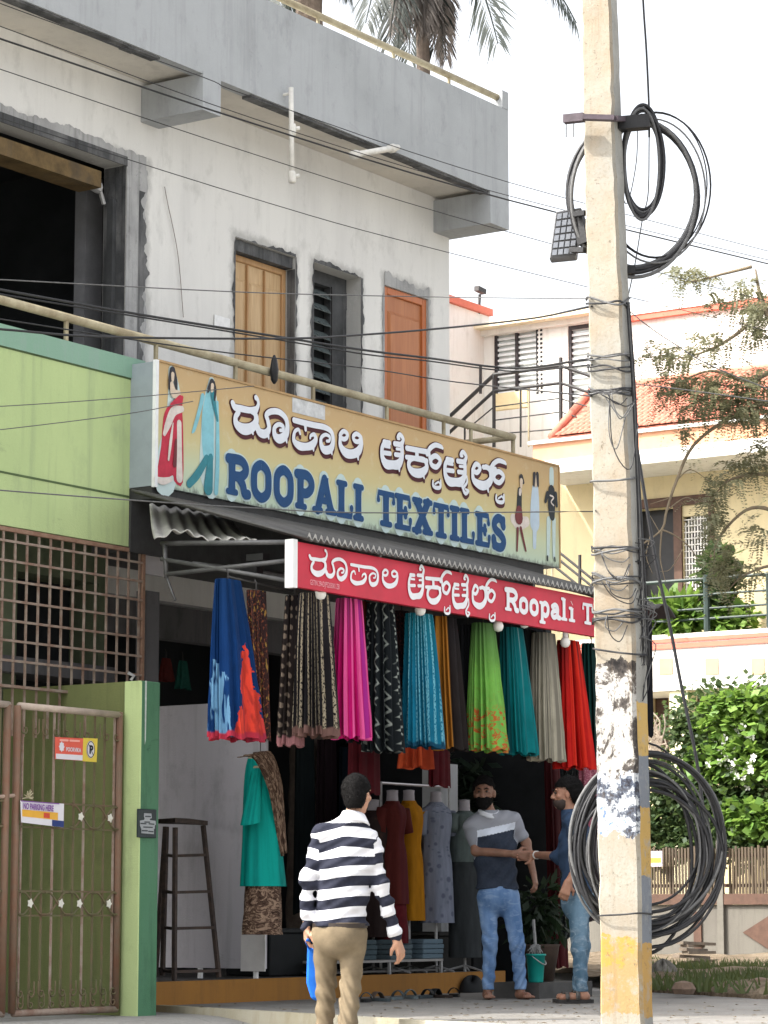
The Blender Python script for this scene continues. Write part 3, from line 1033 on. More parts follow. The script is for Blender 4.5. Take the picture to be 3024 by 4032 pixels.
figure(f4, [(ml_halo, 's', [(550, 240), (540, 430), (530, 700), (530, 930), (545, 1050)], [60, 150, 170, 190, 150]),
            (m_tq_p, 's', [(535, 360), (520, 520), (520, 700), (525, 800)], [90, 120, 120, 110]),
            (m_tq_p, 's', [(480, 350), (450, 480), (415, 600), (400, 630)], [36, 34, 30, 14]),
            (m_tqd_p, 's', [(510, 830), (440, 950), (375, 1025)], [50, 60, 54]),
            (m_tqd_p, 's', [(540, 820), (530, 930), (520, 1060)], [46, 70, 90]),
            (m_tq_p, 's', [(590, 400), (592, 640), (590, 900), (580, 1090)], [22, 34, 40, 40]),
            (m_tqd_p, 's', [(555, 340), (570, 440), (590, 540)], [44, 30, 18]),
            (m_hair_p, 's', [(548, 245), (525, 290), (515, 320)], [46, 30, 16]), (m_hair_p, 's', [(560, 250), (572, 310), (566, 380)], [26, 22, 16]),
            (m_skin_p, 's', [(548, 270), (543, 310)], [32, 24])], WF4)
f5 = px_map(1300, 1550, .5726, YB)
WF5 = .0019
figure(f5, [(m_pale_p, 's', [(1255, 860), (1295, 890), (1350, 880)], [50, 70, 50]),
            (m_blk_p, 's', [(1300, 670), (1298, 740), (1296, 810)], [40, 44, 50]),
            (m_mrn_p, 's', [(1296, 810), (1294, 850)], [58, 74]), (m_pale_p, 's', [(1303, 668), (1300, 690)], [26, 20]),
            (m_mrn_p, 's', [(1285, 930), (1280, 1080)], [20, 12]), (m_mrn_p, 's', [(1305, 925), (1340, 1080)], [20, 13]),
            (m_hair_p, 's', [(1308, 578), (1322, 610)], [36, 20]), (m_skin_p, 's', [(1307, 600), (1306, 640)], [28, 20])], WF5)
figure(f5, [(m_ltb_p, 's', [(1408, 660), (1406, 760), (1404, 890)], [60, 80, 88]), (m_ltb_p, 's', [(1404, 890), (1402, 1050)], [40, 30]),
            (m_skin_p, 's', [(1410, 580), (1410, 630)], [28, 22]), (m_hair_p, 's', [(1400, 555), (1396, 630)], [26, 16]), (m_hair_p, 's', [(1420, 555), (1424, 630)], [26, 18])], WF5)
figure(f5, [(ml_halo, 's', [(1520, 530), (1520, 610)], [40, 44]), (ml_halo, 's', [(1500, 870), (1495, 1110)], [40, 26]), (ml_halo, 's', [(1535, 870), (1535, 1120)], [36, 24]),
            (m_blk_p, 's', [(1518, 670), (1518, 780), (1522, 840)], [62, 66, 50]), (m_blk_p, 's', [(1490, 690), (1476, 740)], [30, 22]), (m_blk_p, 's', [(1545, 690), (1552, 770)], [26, 22]),
            (m_pale_p, 's', [(1505, 700), (1530, 715), (1512, 745), (1530, 770)], [8, 9, 8, 8]),
            (m_blk_p, 's', [(1488, 1120), (1487, 1145)], [12, 12]), (m_blk_p, 's', [(1536, 1130), (1538, 1150)], [12, 12])], WF5)
# pasted paper patch on the sign's upper edge
q0, q1 = at(1149, 1562, Y=YB), at(1278, 1655, Y=YB)
b = MB()
b.quad((q0[0], YB - .005, q1[2]), (q1[0], YB - .005, q1[2]), (q1[0], YB - .005, SZ1 - .002), (q0[0], YB - .005, SZ1 - .002))
b.build('paper_patch', M('worn_paper', (.55, .56, .56), .8, .25, 14, .1, dirt=.35, dcol=(.25, .26, .3)), sign)

# ---------------------------------------------------------------- the red sign strip on the awning's front
YR = 11.3
red = empty('red_sign', (15.53, YR, 3.15), 'long red sign strip with white Kannada and English lettering along the awning front', 'signboard')
RX0, RX1, RZ0, RZ1 = 15.535, 20.60, 3.135, 3.458
t = NT('red_flex', .45, .4)
k_ = t.mix(t.ramp(t.noise(2.5, 4, .6), (.35, 0), (.7, 1)), lin('#b00d2c'), lin('#c91636'))
m_red = t.out(k_)
b = MB()
b.box(RX0 + .0, RX1, YR, YR + .05, RZ0, RZ1)
b.build('board', m_red, red)
MB().box(RX0 - .055, RX0 - .001, YR - .012, YR + .06, RZ0 - .01, RZ1 + .012).build('end_cap', m_white, red)
ml_w2 = M('letter_plain_white', (.74, .74, .76), .55, .05, 10, 0)


def ref_map(f, P, Q, g, A, B):
    p, q, a, c = np.array(f(P)), np.array(f(Q)), np.array(g(A)), np.array(g(B))
    s = (c - a) / (q - p)
    return (lambda u: tuple(a + s * (np.array(u) - p))), abs(s[1])


g7 = px_map(1150, 2120, .48825, YR)
xf1, s1 = ref_map(f1, (30, 140), (1535, 760), g7, (135, 140), (845, 392))
xf2, s2 = ref_map(f2, (100, 290), (1540, 800), g7, (930, 292), (1632, 522))
# the plain letters have no feet
K1p = [[(p, w) for p, w in L if not (hasattr(w, '__len__') and len(w) == 2 and w[1] < 27)] for L in K1]
K2p = [[(p, w) for p, w in L if not (hasattr(w, '__len__') and len(w) == 2 and w[1] < 27)] for L in K2]
kannada(K1p, f1, red, YR - .006, .00082 * s1 * .76, outline=False, mat=ml_w2, xf=xf1)
kannada(K2p, f2, red, YR - .006, .00088 * s2 * .70, outline=False, mat=ml_w2, xf=xf2)
LR = [(1987, 2037), (2041, 2077), (2082, 2118), (2123, 2160), (2164, 2203), (2208, 2228), (2238, 2259),
      (2290, 2332), (2336, 2366), (2369, 2402), (2405, 2426), (2430, 2447), (2451, 2468), (2472, 2500), (2503, 2528)]
latin('RoopaliTextiles', [(at(a, 2360, Y=YR)[0], at(c, 2360, Y=YR)[0]) for a, c in LR], at(2010, 2405, Y=YR)[2], at(2010, 2320, Y=YR)[2], red, YR - .006, ml_w2, .042)


def text(body, x, y, z, size, m, parent, name='lettering', sx=1.0, rz=0.0, bold=.0, align='LEFT'):
    """flat lettering facing -Y (turned by rz about the vertical)"""
    cu = bpy.data.curves.new(name, 'FONT')
    cu.body = body
    cu.size = size
    cu.offset = bold
    cu.align_x = align
    cu.resolution_u = 3
    tmp = bpy.data.objects.new('tmp', cu)
    COL.objects.link(tmp)
    dg = bpy.context.evaluated_depsgraph_get()
    me = bpy.data.meshes.new_from_object(tmp.evaluated_get(dg))
    bpy.data.objects.remove(tmp)
    me.name = name
    me.transform(Matrix.Translation(Vector((x, y, z)) - rootloc(parent)) @ Matrix.Rotation(rz, 4, 'Z') @ Matrix.Rotation(R(90), 4, 'X') @ Matrix.Diagonal((sx, 1, 1, 1)))
    me.materials.clear()
    me.materials.append(m)
    o = bpy.data.objects.new(name, me)
    COL.objects.link(o)
    o.parent = parent
    return o


q = at(1219, 2295, Y=YR)
text('GSTIN 29ADJPS2030K1Z8', q[0], YR - .004, q[2] - .012, .055, M('letter_pink', '#d9a0a8', .6, .05, 10, 0), red, sx=.60)

# ---------------------------------------------------------------- awning: pipes, corrugated sheets
m_sheet = M('shaded_corrugated_sheet', (.085, .083, .08), .7, .35, 5, .1, dirt=.6, dcol=(.03, .028, .026))  # shade under the awning put into the sheet colour, with dirt patches
m_sheet_lit = M('lit_corrugated_sheet', (.40, .39, .37), .6, .2, 6, .1, dirt=.5, dcol=(.2, .18, .16))  # paler copy for edge and loose piece: light put into the colour
aw = empty('awning', (15.6, 12.2, 3.1), 'corrugated sheet awning on thin steel pipes above the shop front', 'awning')
AX0, AX1 = 15.58, 20.78


def az(y): return 3.50 + (y - 11.3) * .30


N_ = 340
b = MB()
b.grid(N_, 2, lambda u, v: (AX0 + (AX1 - AX0) * u, 11.24 + 1.62 * v, az(11.24 + 1.62 * v) + .014 * math.sin(u * 2 * math.pi * 68)))
o = b.build('roof_sheet', m_sheet, aw, smooth=True)
o.modifiers.new('s', 'SOLIDIFY').thickness = .008
# pale front edge above the red sign: light on the rim put into the colour
b = MB()
b.grid(N_, 1, lambda u, v: (AX0 + (AX1 - AX0 - .2) * u, 11.236 - .004 * v, az(11.236) + .004 + .014 * math.sin(u * 2 * math.pi * 68) + .014 * v * (1 + math.sin(u * 2 * math.pi * 68))))
b.build('sheet_edge', m_sheet_lit, aw)
# loose bent sheet at the left end
e0_, e1_ = at(640, 2128, X=15.52), at(1010, 2122, X=15.56)
u0_, u1_ = at(588, 1985, Y=12.92), at(905, 2030, Y=12.92)


def loose(u, v):
    p = (np.array(e0_) * (1 - u) + np.array(e1_) * u) * (1 - v) + (np.array(u0_) * (1 - u) + np.array(u1_) * u) * v
    p = p + np.array((-.10 * (1 - v) * (1 - u) ** 2, 0, .05 * math.sin(math.pi * v) * -1 + .016 * math.sin(u * 2 * math.pi * 7) * (1 - .3 * v) + .09 * (1 - v) ** 3 * max(0, math.sin(u * 7 - .3)) * (1 - u)))
    return p


b = MB()
b.grid(54, 10, loose)
o = b.build('loose_sheet', m_sheet_lit, aw, smooth=True)
o.modifiers.new('s', 'SOLIDIFY').thickness = .006
m_pipe2 = M('grey_steel_pipe', (.11, .11, .11), .5, .25, 10, metal=.3)
for name, pts, r in (
    ('pipe', [(15.53, 12.52, 3.42), (15.53, 11.36, 3.16 + .02)], .018), ('pipe', [at(636, 2140, X=15.53), at(1150, 2135, X=15.53)], .020),
    ('pipe', [at(648, 2135, X=15.53), at(655, 2275, X=15.53)], .018), ('pipe', [at(655, 2262, X=15.53), at(1145, 2206, X=15.53)], .018),
    ('pipe', [at(655, 2270, X=15.53), at(690, 2365, X=15.53)], .010), ('pipe', [(15.53, 11.37, 3.2), (20.7, 11.37, 3.2)], .016),
    ('pipe', [(15.53, 11.9, 3.32), (20.7, 11.9, 3.32)], .016), ('pipe', [at(760, 2215, X=15.6), at(1140, 2260, X=16.4)], .010),
    ('pipe', [at(900, 2270, X=15.7), at(1160, 2330, X=16.3)], .008)):
    MB().tube(pts, r, 6).build(name, m_pipe2, aw, smooth=True)
for x in (16.6, 17.7, 18.8, 19.9):
    MB().tube([(x, 11.3, az(11.3) - .03), (x, 12.85, az(12.85) - .03)], .016, 6).build('rafter', m_pipe2, aw)
# dark clip-on boxes where the sarees' hooks hang
for px, py in ((985, 2197), (960, 2248)):
    p = at(px, py, X=15.62)
    boxo('clip', m_black, aw, p[0] - .02, p[0] + .06, p[1] - .13, p[1] + .02, p[2] - .025, p[2] + .025)

# ---------------------------------------------------------------- shop front: plinth, rear wall, ceiling, side walls
shop = empty('shop_room', (18, 13, .17), 'dark open shop room with orange painted plinth under the awning', 'shop')
m_orange = plaster('orange_plinth_paint', (.34, .16, .04), (.18, .10, .04), (.29, .14, .04))
m_floor = M('shop_floor', (.10, .095, .09), .6, .3, 4)
XP1 = at(1990, 3850, Y=12.9)[0]
b = MB()
b.box(15.6, XP1, 12.9, 12.93, .1, .345)
b.build('plinth', m_orange, shop)
boxo('floor', m_floor, shop, 15.6, XP1 - .02, 12.931, 17, .1, .338)
boxo('ceiling', M('shaded_ceiling', (.09, .09, .09), .9, .3, 2, dirt=.5), shop, 16.2, 21.85, 13.21, 17, 3.62, 3.7)  # ceiling colour lowered to hold the shade of the shop interior
boxo('rear_wall', m_dark, shop, 15.4, 24.5, 16.2, 16.3, .1, 3.62)  # interior shade painted in as a near-black wall
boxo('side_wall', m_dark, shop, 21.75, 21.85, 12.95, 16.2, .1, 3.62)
boxo('fascia_beam', M('dark_beam', (.045, .045, .045), .8, .4, 4), shop, 15.9, 21.85, 13.12, 13.2, 3.56, 3.95)  # near-black beam below the sign
# grey lintel beams and wall seen above the partition
m_shaded_grimy = plaster('shaded_grimy_plaster', (.13, .125, .13), (.04, .04, .04), (.10, .10, .10))  # grime over a base darkened to carry interior shade
zl = at(700, 2475, Y=14.3)[2]
boxo('lintel', m_shaded_grimy, shop, 16.2, 21.7, 14.3, 14.42, zl - .1, 3.61)
boxo('lintel_ledge', M('ledge_grey', (.30, .30, .30), .8, .2, 6), shop, 16.2, 19.5, 14.22, 14.299, at(700, 2365, Y=14.22)[2] - .04, at(700, 2365, Y=14.22)[2])
p0_, p1_ = at(563, 2145, Y=13.16), at(640, 2270, Y=13.16)
boxo('pale_wall_patch', M('pale_wall', (.42, .40, .41), .9, .1, 5), shop, p0_[0], p1_[0], 13.15, 13.19, p1_[2], p0_[2] + .03)
xq = at(563, 2400, Y=13.2)[0]
boxo('door_post', m_shaded_grimy, shop, xq + .04, at(625, 2600, Y=13.2)[0], 13.2, 13.3, 2.2, 3.3)
# white pillar in the shop
pa, pb = at(1735, 3005, Y=13.5), at(1802, 3005, Y=13.5)
boxo('pillar', M('white_pillar', (.42, .43, .44), .8, .1, 4), shop, pa[0], pb[0], 13.5, 13.7, .34, pa[2])

# partition board by the stool (it runs back from the plinth's edge)
XPT = 17.3
pt = empty('partition_board', (XPT, 13.4, .34), 'pale grey partition board behind the tall iron stool', 'partition')
m_part = plaster('partition_grey', (.52, .50, .53), (.28, .27, .28), (.46, .45, .48))
ytop = at(800, 2772, X=XPT)
b = MB()
b.box(XPT, XPT + .03, 12.87, 14.29, .42, ytop[2])
b.build('board', m_part, pt)
b = MB()
b.box(XPT - .012, XPT - .001, 12.86, at(950, 3700, X=XPT - .006)[1], .40, at(960, 3650, X=XPT)[2])
b.build('kick_board', M('pale_board', (.60, .585, .57), .8, .08, 6), pt)
for y in (12.95, 13.5, 14.1): boxo('foot', m_white, pt, XPT, XPT + .03, y, y + .03, .339, .419)

# tall iron stool
st = empty('iron_stool', at(720, 3853, D=21.2), 'tall dark iron stool with four splayed legs and ladder rungs', 'stool')
b_ = at(720, 3853, D=21.2)
D_ = (b_ - CAM) @ cH


def sp(px, py, dd=0.0): return at(px, py, D=D_ + dd)


m_ir = rust('brown_iron', (.05, .04, .038), (.10, .07, .055), 12)
tops = {k: sp(*v) for k, v in {'a': (655, 3255, .0), 'b': (690, 3258, -.2), 'c': (800, 3250, .12), 'd': (770, 3262, -.1)}.items()}
bots = {'a': sp(640, 3840, .15), 'b': sp(686, 3862, -.2), 'c': sp(862, 3848, .12), 'd': sp(862, 3848, .12)}
for k in 'abc':
    MB().bar(tops[k], bots[k], .03, .03).build('leg', m_ir, st)
MB().bar(sp(612, 3848, .5), sp(652, 3255, .3), .03, .03).build('leg', m_ir, st)
for y0, xa, xb in ((3366, 0, 808), (3510, 690, 826), (3652, 690, 842), (3822, 690, 862)):
    MB().bar(sp(690, y0 + 4, -.18), sp(xb, y0, .1), .022, .022).build('rung', m_ir, st)
    MB().bar(sp(690, y0 + 6, -.18), sp(640, y0 - 2, .2), .022, .022).build('rung', m_ir, st)
b = MB()
c4 = [sp(618, 3243, .3), sp(690, 3238, -.25), sp(818, 3250, .1), sp(745, 3240, .65)]
b.prism(c4, (0, 0, .035))
b.build('seat', m_ir, st, fix=True)

# ---------------------------------------------------------------- cloth materials


def cloth(name, base, kind='plain', c2=(.8, .8, .8), c3=None, border=None, bh=.06, n=9, rough=.75, top=None, seed=0, sheen=True):
    t = NT(name, rough, .2)
    uv = t.sep(t.tc.outputs['UV'])
    u, v = uv[0], uv[1]
    c3 = c3 or c2
    uvv = t.tc.outputs['UV']
    k = t.mix(t.ramp(t.noise(6, 3, .6, t.map((3, 1, 1), uvv, (seed, seed, 0))), (.3, 0), (.7, 1)), tuple(x * .68 for x in base), tuple(min(1, x * 1.02) for x in base))
    if top is not None: k = t.mix(t.ramp(v, (.55, 0), (.95, 1)), k, top)  # awning shade put into the cloth colour towards its upper end
    if kind == 'dash':
        a = t.math('FRACT', t.math('MULTIPLY', u, n * 2.0))
        s = t.math('MULTIPLY', t.ramp(a, (.32, 0), (.42, 1), (.62, 1), (.72, 0)),
                   t.ramp(t.noise(30, 2, .5, t.map((n * .5, 1.6, 1), uvv, (seed, 0, 0))), (.42, 0), (.5, 1)))
        k = t.mix(s, k, c2)
    elif kind == 'stripe':
        a = t.noise(n, 2, .6, t.map((1.6, .01, 1), uvv, (seed, 0, 0)))
        k = t.mix(t.ramp(a, (.50, 0), (.55, 1)), k, c2)
        k = t.mix(t.ramp(a, (.36, 1), (.40, 0)), k, c3)
    elif kind == 'speck':
        a = t.noise(46, 2, .5, t.map((1.2, 1, 1), uvv, (seed, 0, 0)))
        k = t.mix(t.ramp(a, (.55, 0), (.62, 1)), k, c2)
        a = t.noise(24, 2, .5, t.map((1.2, .7, 1), uvv, (seed, 4, 0)))
        k = t.mix(t.ramp(a, (.62, 0), (.66, 1)), k, c3)
    elif kind == 'zigzag':
        tri = t.math('PINGPONG', t.math('MULTIPLY', v, 22), 1.0)
        a = t.math('FRACT', t.math('ADD', t.math('MULTIPLY', u, n), t.math('MULTIPLY', tri, .45)))
        s = t.math('MULTIPLY', t.ramp(a, (.40, 0), (.47, 1), (.58, 1), (.65, 0)), t.ramp(t.noise(5, 2, .6, t.map((2, 2, 1), uvv, (seed, 2, 0))), (.42, 0), (.52, 1)))
        k = t.mix(s, k, c2)
    elif kind == 'circle':
        vo = t.n('ShaderNodeTexVoronoi')
        t.l(t.map((n, n * 2.2, 1), uvv), vo.inputs['Vector'])
        vo.inputs['Scale'].default_value = 1
        vo.inputs['Randomness'].default_value = .25
        k = t.mix(t.ramp(vo.outputs['Distance'], (.26, 1), (.34, 0)), k, c2)
    elif kind == 'blob':
        a = t.noise(3.2, 1, .4, t.map((1.6, 1.1, 1), uvv, (seed, seed, 0)), .8)
        k = t.mix(t.ramp(a, (.54, 0), (.57, 1)), k, c2)
        a = t.noise(4.2, 1, .4, t.map((1.6, 1, 1), uvv, (seed + 5, 1, 0)), .6)
        k = t.mix(t.math('MULTIPLY', t.ramp(a, (.54, 0), (.57, 1)), t.ramp(v, (.55, 1), (.7, 0))), k, c3)
    elif kind == 'wedge':
        nz = t.math('MULTIPLY', t.math('SUBTRACT', t.noise(5, 3, .6, t.map((3, 1.2, 1), uvv, (seed, 0, 0))), .5), .22)
        uu = t.math('ABSOLUTE', t.math('ADD', t.math('SUBTRACT', u, .77), nz))
        side = t.math('MULTIPLY', t.math('GREATER_THAN', t.math('ADD', uu, t.math('MULTIPLY', nz, 1.4)), .15), t.math('LESS_THAN', t.math('ADD', v, t.math('MULTIPLY', nz, 3)), .42))
        k = t.mix(t.math('MULTIPLY', side, t.ramp(t.noise(9, 2, .5, t.map((5, .6, 1), uvv, (2, 3, 0))), (.42, 0), (.5, 1))), k, c2)
        wed = t.math('LESS_THAN', t.math('ADD', uu, t.math('MULTIPLY', v, .19)), .115)
        k = t.mix(wed, k, t.mix(t.ramp(t.noise(14, 2, .5, t.map((4, .5, 1), uvv)), (.45, 0), (.55, 1)), c3, tuple(x * .6 for x in c3)))
    elif kind == 'floral':
        a = t.noise(13, 2, .5, t.map((1.4, 1.6, 1), uvv, (seed, seed, 0)), .8)
        k = t.mix(t.math('MULTIPLY', t.ramp(a, (.5, 0), (.55, 1)), t.ramp(v, (.30, 1), (.36, 0))), k, c2)
        k = t.mix(t.math('MULTIPLY', t.ramp(a, (.60, 0), (.63, 1)), t.ramp(v, (.60, 1), (.75, 0))), k, c3)
    elif kind == 'floral2':
        a = t.noise(9, 4, .7, t.map((1.6, 1.2, 1), uvv, (seed, 0, 0)), 1.5)
        k = t.mix(t.ramp(a, (.50, 0), (.56, 1)), k, c2)
        k = t.mix(t.ramp(a, (.40, 1), (.45, 0)), k, c3)
    elif kind == 'sprig':
        vo = t.n('ShaderNodeTexVoronoi')
        t.l(t.map((n, n * 1.8, 1), uvv), vo.inputs['Vector'])
        vo.inputs['Scale'].default_value = 1
        k = t.mix(t.math('MULTIPLY', t.ramp(vo.outputs['Distance'], (.22, 1), (.36, 0)), .8), k, c2)
    if border is not None:
        k = t.mix(t.ramp(v, (bh, 1), (bh + .012, 0)), k, border)
    t.b.inputs['Specular IOR Level'].default_value = .08
    k = t.mix(t.math('MULTIPLY', t.noise(130, 3, .7), .28), k, tuple(x * .45 for x in base))
    k = t.mix(t.math('MULTIPLY', t.ramp(t.noise(2.5, 5, .7, t.map((9, .5, 1), uvv, (seed, 5, 0))), (.45, 0), (.7, 1)), .35), k, tuple(x * .5 for x in base))
    t.bump(t.noise(120, 3, .6), .22, .004)
    return t.out(k)


YSA = 11.45
OX, OY, SC = 800, 2150, .9645


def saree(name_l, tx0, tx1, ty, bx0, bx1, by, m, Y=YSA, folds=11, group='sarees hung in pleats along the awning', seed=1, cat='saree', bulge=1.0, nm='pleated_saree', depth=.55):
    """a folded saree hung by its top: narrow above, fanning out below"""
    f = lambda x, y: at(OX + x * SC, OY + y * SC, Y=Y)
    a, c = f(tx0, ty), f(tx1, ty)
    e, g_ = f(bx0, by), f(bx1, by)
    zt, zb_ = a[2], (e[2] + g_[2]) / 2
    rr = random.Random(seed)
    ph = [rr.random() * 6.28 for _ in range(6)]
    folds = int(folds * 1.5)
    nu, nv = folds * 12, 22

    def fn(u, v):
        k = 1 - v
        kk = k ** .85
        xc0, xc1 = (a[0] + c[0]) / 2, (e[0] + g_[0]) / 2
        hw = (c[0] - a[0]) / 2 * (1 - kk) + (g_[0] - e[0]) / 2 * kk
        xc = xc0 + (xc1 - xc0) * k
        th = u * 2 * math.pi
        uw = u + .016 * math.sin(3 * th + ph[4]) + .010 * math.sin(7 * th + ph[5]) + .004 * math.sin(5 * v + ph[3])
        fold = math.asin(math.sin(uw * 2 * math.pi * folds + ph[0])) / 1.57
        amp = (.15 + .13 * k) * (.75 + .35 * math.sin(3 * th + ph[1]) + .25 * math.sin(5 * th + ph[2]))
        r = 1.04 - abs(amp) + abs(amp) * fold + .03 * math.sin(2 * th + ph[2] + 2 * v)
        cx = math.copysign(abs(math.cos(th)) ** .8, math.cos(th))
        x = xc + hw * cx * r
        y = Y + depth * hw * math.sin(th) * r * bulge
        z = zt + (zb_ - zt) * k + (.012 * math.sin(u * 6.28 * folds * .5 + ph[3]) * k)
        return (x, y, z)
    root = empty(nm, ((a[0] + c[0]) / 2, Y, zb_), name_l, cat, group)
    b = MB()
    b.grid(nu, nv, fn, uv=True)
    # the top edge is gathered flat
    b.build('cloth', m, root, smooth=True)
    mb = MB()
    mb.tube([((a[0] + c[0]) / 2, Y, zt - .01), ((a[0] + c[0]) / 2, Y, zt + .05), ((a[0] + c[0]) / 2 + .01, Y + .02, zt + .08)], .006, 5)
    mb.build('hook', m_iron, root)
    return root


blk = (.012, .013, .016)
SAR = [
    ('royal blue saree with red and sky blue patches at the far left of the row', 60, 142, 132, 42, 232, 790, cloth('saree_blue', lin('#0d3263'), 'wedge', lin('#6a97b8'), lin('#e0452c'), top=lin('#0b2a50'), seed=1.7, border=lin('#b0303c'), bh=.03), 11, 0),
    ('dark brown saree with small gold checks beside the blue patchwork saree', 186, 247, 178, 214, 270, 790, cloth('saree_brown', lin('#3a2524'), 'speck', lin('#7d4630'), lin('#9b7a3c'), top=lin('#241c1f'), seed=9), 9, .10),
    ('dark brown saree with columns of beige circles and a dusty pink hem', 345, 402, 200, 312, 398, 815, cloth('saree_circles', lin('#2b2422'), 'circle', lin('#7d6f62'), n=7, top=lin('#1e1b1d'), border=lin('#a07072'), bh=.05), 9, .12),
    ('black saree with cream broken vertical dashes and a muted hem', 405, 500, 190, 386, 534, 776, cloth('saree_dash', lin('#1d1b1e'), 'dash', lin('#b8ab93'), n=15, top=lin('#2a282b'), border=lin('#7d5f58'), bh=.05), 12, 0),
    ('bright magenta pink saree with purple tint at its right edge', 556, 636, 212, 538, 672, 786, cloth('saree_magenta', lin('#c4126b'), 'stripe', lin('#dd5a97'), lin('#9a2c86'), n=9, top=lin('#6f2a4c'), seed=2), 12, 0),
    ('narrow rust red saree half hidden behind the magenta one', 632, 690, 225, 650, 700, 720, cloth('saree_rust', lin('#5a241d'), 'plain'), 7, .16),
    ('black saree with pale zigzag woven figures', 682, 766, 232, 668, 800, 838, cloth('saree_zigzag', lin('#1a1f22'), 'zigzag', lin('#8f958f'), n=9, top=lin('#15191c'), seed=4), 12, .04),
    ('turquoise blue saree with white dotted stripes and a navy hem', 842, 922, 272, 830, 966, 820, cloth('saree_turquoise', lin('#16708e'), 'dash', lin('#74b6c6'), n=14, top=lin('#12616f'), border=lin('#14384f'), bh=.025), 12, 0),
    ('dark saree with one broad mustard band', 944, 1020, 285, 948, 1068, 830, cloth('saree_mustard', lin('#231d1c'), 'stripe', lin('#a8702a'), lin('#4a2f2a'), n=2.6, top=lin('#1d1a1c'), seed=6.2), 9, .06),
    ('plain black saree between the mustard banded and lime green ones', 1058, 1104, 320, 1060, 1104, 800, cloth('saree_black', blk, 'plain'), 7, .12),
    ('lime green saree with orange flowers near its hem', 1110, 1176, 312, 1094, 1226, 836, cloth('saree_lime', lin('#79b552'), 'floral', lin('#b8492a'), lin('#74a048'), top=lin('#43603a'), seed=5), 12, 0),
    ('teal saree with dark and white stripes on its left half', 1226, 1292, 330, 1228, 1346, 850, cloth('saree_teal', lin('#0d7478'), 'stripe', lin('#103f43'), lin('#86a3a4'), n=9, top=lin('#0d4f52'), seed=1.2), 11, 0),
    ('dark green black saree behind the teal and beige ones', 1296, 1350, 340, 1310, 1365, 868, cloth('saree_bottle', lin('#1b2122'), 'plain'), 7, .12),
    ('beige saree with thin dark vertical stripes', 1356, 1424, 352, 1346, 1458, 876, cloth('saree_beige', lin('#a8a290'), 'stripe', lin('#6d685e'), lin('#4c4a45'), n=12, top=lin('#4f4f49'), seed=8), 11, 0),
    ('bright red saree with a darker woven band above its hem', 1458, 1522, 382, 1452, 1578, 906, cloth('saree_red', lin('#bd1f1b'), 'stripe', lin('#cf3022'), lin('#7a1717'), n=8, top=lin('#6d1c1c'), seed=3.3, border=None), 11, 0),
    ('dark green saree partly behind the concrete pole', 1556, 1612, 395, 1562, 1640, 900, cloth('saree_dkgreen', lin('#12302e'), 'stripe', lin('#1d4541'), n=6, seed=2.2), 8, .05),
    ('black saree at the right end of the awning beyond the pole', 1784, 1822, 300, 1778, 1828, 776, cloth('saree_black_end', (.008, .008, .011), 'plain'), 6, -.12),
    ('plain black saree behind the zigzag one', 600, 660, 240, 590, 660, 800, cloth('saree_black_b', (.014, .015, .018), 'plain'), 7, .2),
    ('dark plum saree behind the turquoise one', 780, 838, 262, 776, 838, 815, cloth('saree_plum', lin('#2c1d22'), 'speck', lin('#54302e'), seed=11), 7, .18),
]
for i, (lab, a, c, ty, e, g_, by, m, fo, dy) in enumerate(SAR):
    saree(lab, a, c, ty, e, g_, by, m, YSA + dy, fo, seed=i + 1)
# bands on the red saree
saree('orange folded cloth hanging lower behind the turquoise saree', 838, 905, 640, 812, 924, 905, cloth('cloth_orange', lin('#b8492c'), 'stripe', lin('#cf5c38'), lin('#8f3822'), n=5), YSA + .5, 7, seed=31, nm='hanging_cloth', cat='cloth', group='cloths hung lower at the back')
saree('dark maroon cloth hanging lower near the striped man', 600, 715, 640, 596, 720, 1010, cloth('cloth_maroon', lin('#571c24'), 'plain'), YSA + .9, 6, seed=32, nm='hanging_cloth', cat='cloth', group='cloths hung lower at the back', depth=.2)
saree('deep red cloth hanging lower beside the white pillar', 925, 1000, 700, 920, 1010, 980, cloth('cloth_red', lin('#5a1620'), 'plain'), YSA + 1.1, 6, seed=33, nm='hanging_cloth', cat='cloth', group='cloths hung lower at the back', depth=.2)
saree('long dark red cloth hanging between the two men shaking hands', 1395, 1450, 850, 1420, 1490, 1720, cloth('cloth_darkred', lin('#4d1a1e'), 'plain', seed=4), YSA + 1.2, 6, seed=34, nm='hanging_cloth', cat='cloth', group='cloths hung lower at the back', depth=.3)
saree('black printed cloth hanging behind the man in the navy shirt', 1470, 1560, 830, 1460, 1560, 1600, cloth('cloth_blackprint', (.02, .024, .024), 'speck', (.12, .13, .12), seed=2), YSA + .9, 7, seed=35, nm='hanging_cloth', cat='cloth', group='cloths hung lower at the back', depth=.3)
saree('faded pink cloth hanging behind the coil of cable on the pole', 1540, 1640, 880, 1545, 1660, 1150, cloth('cloth_pink', lin('#a0586a'), 'speck', lin('#c08a94'), seed=7), YSA + .7, 7, seed=36, nm='hanging_cloth', cat='cloth', group='cloths hung lower at the back', depth=.3)

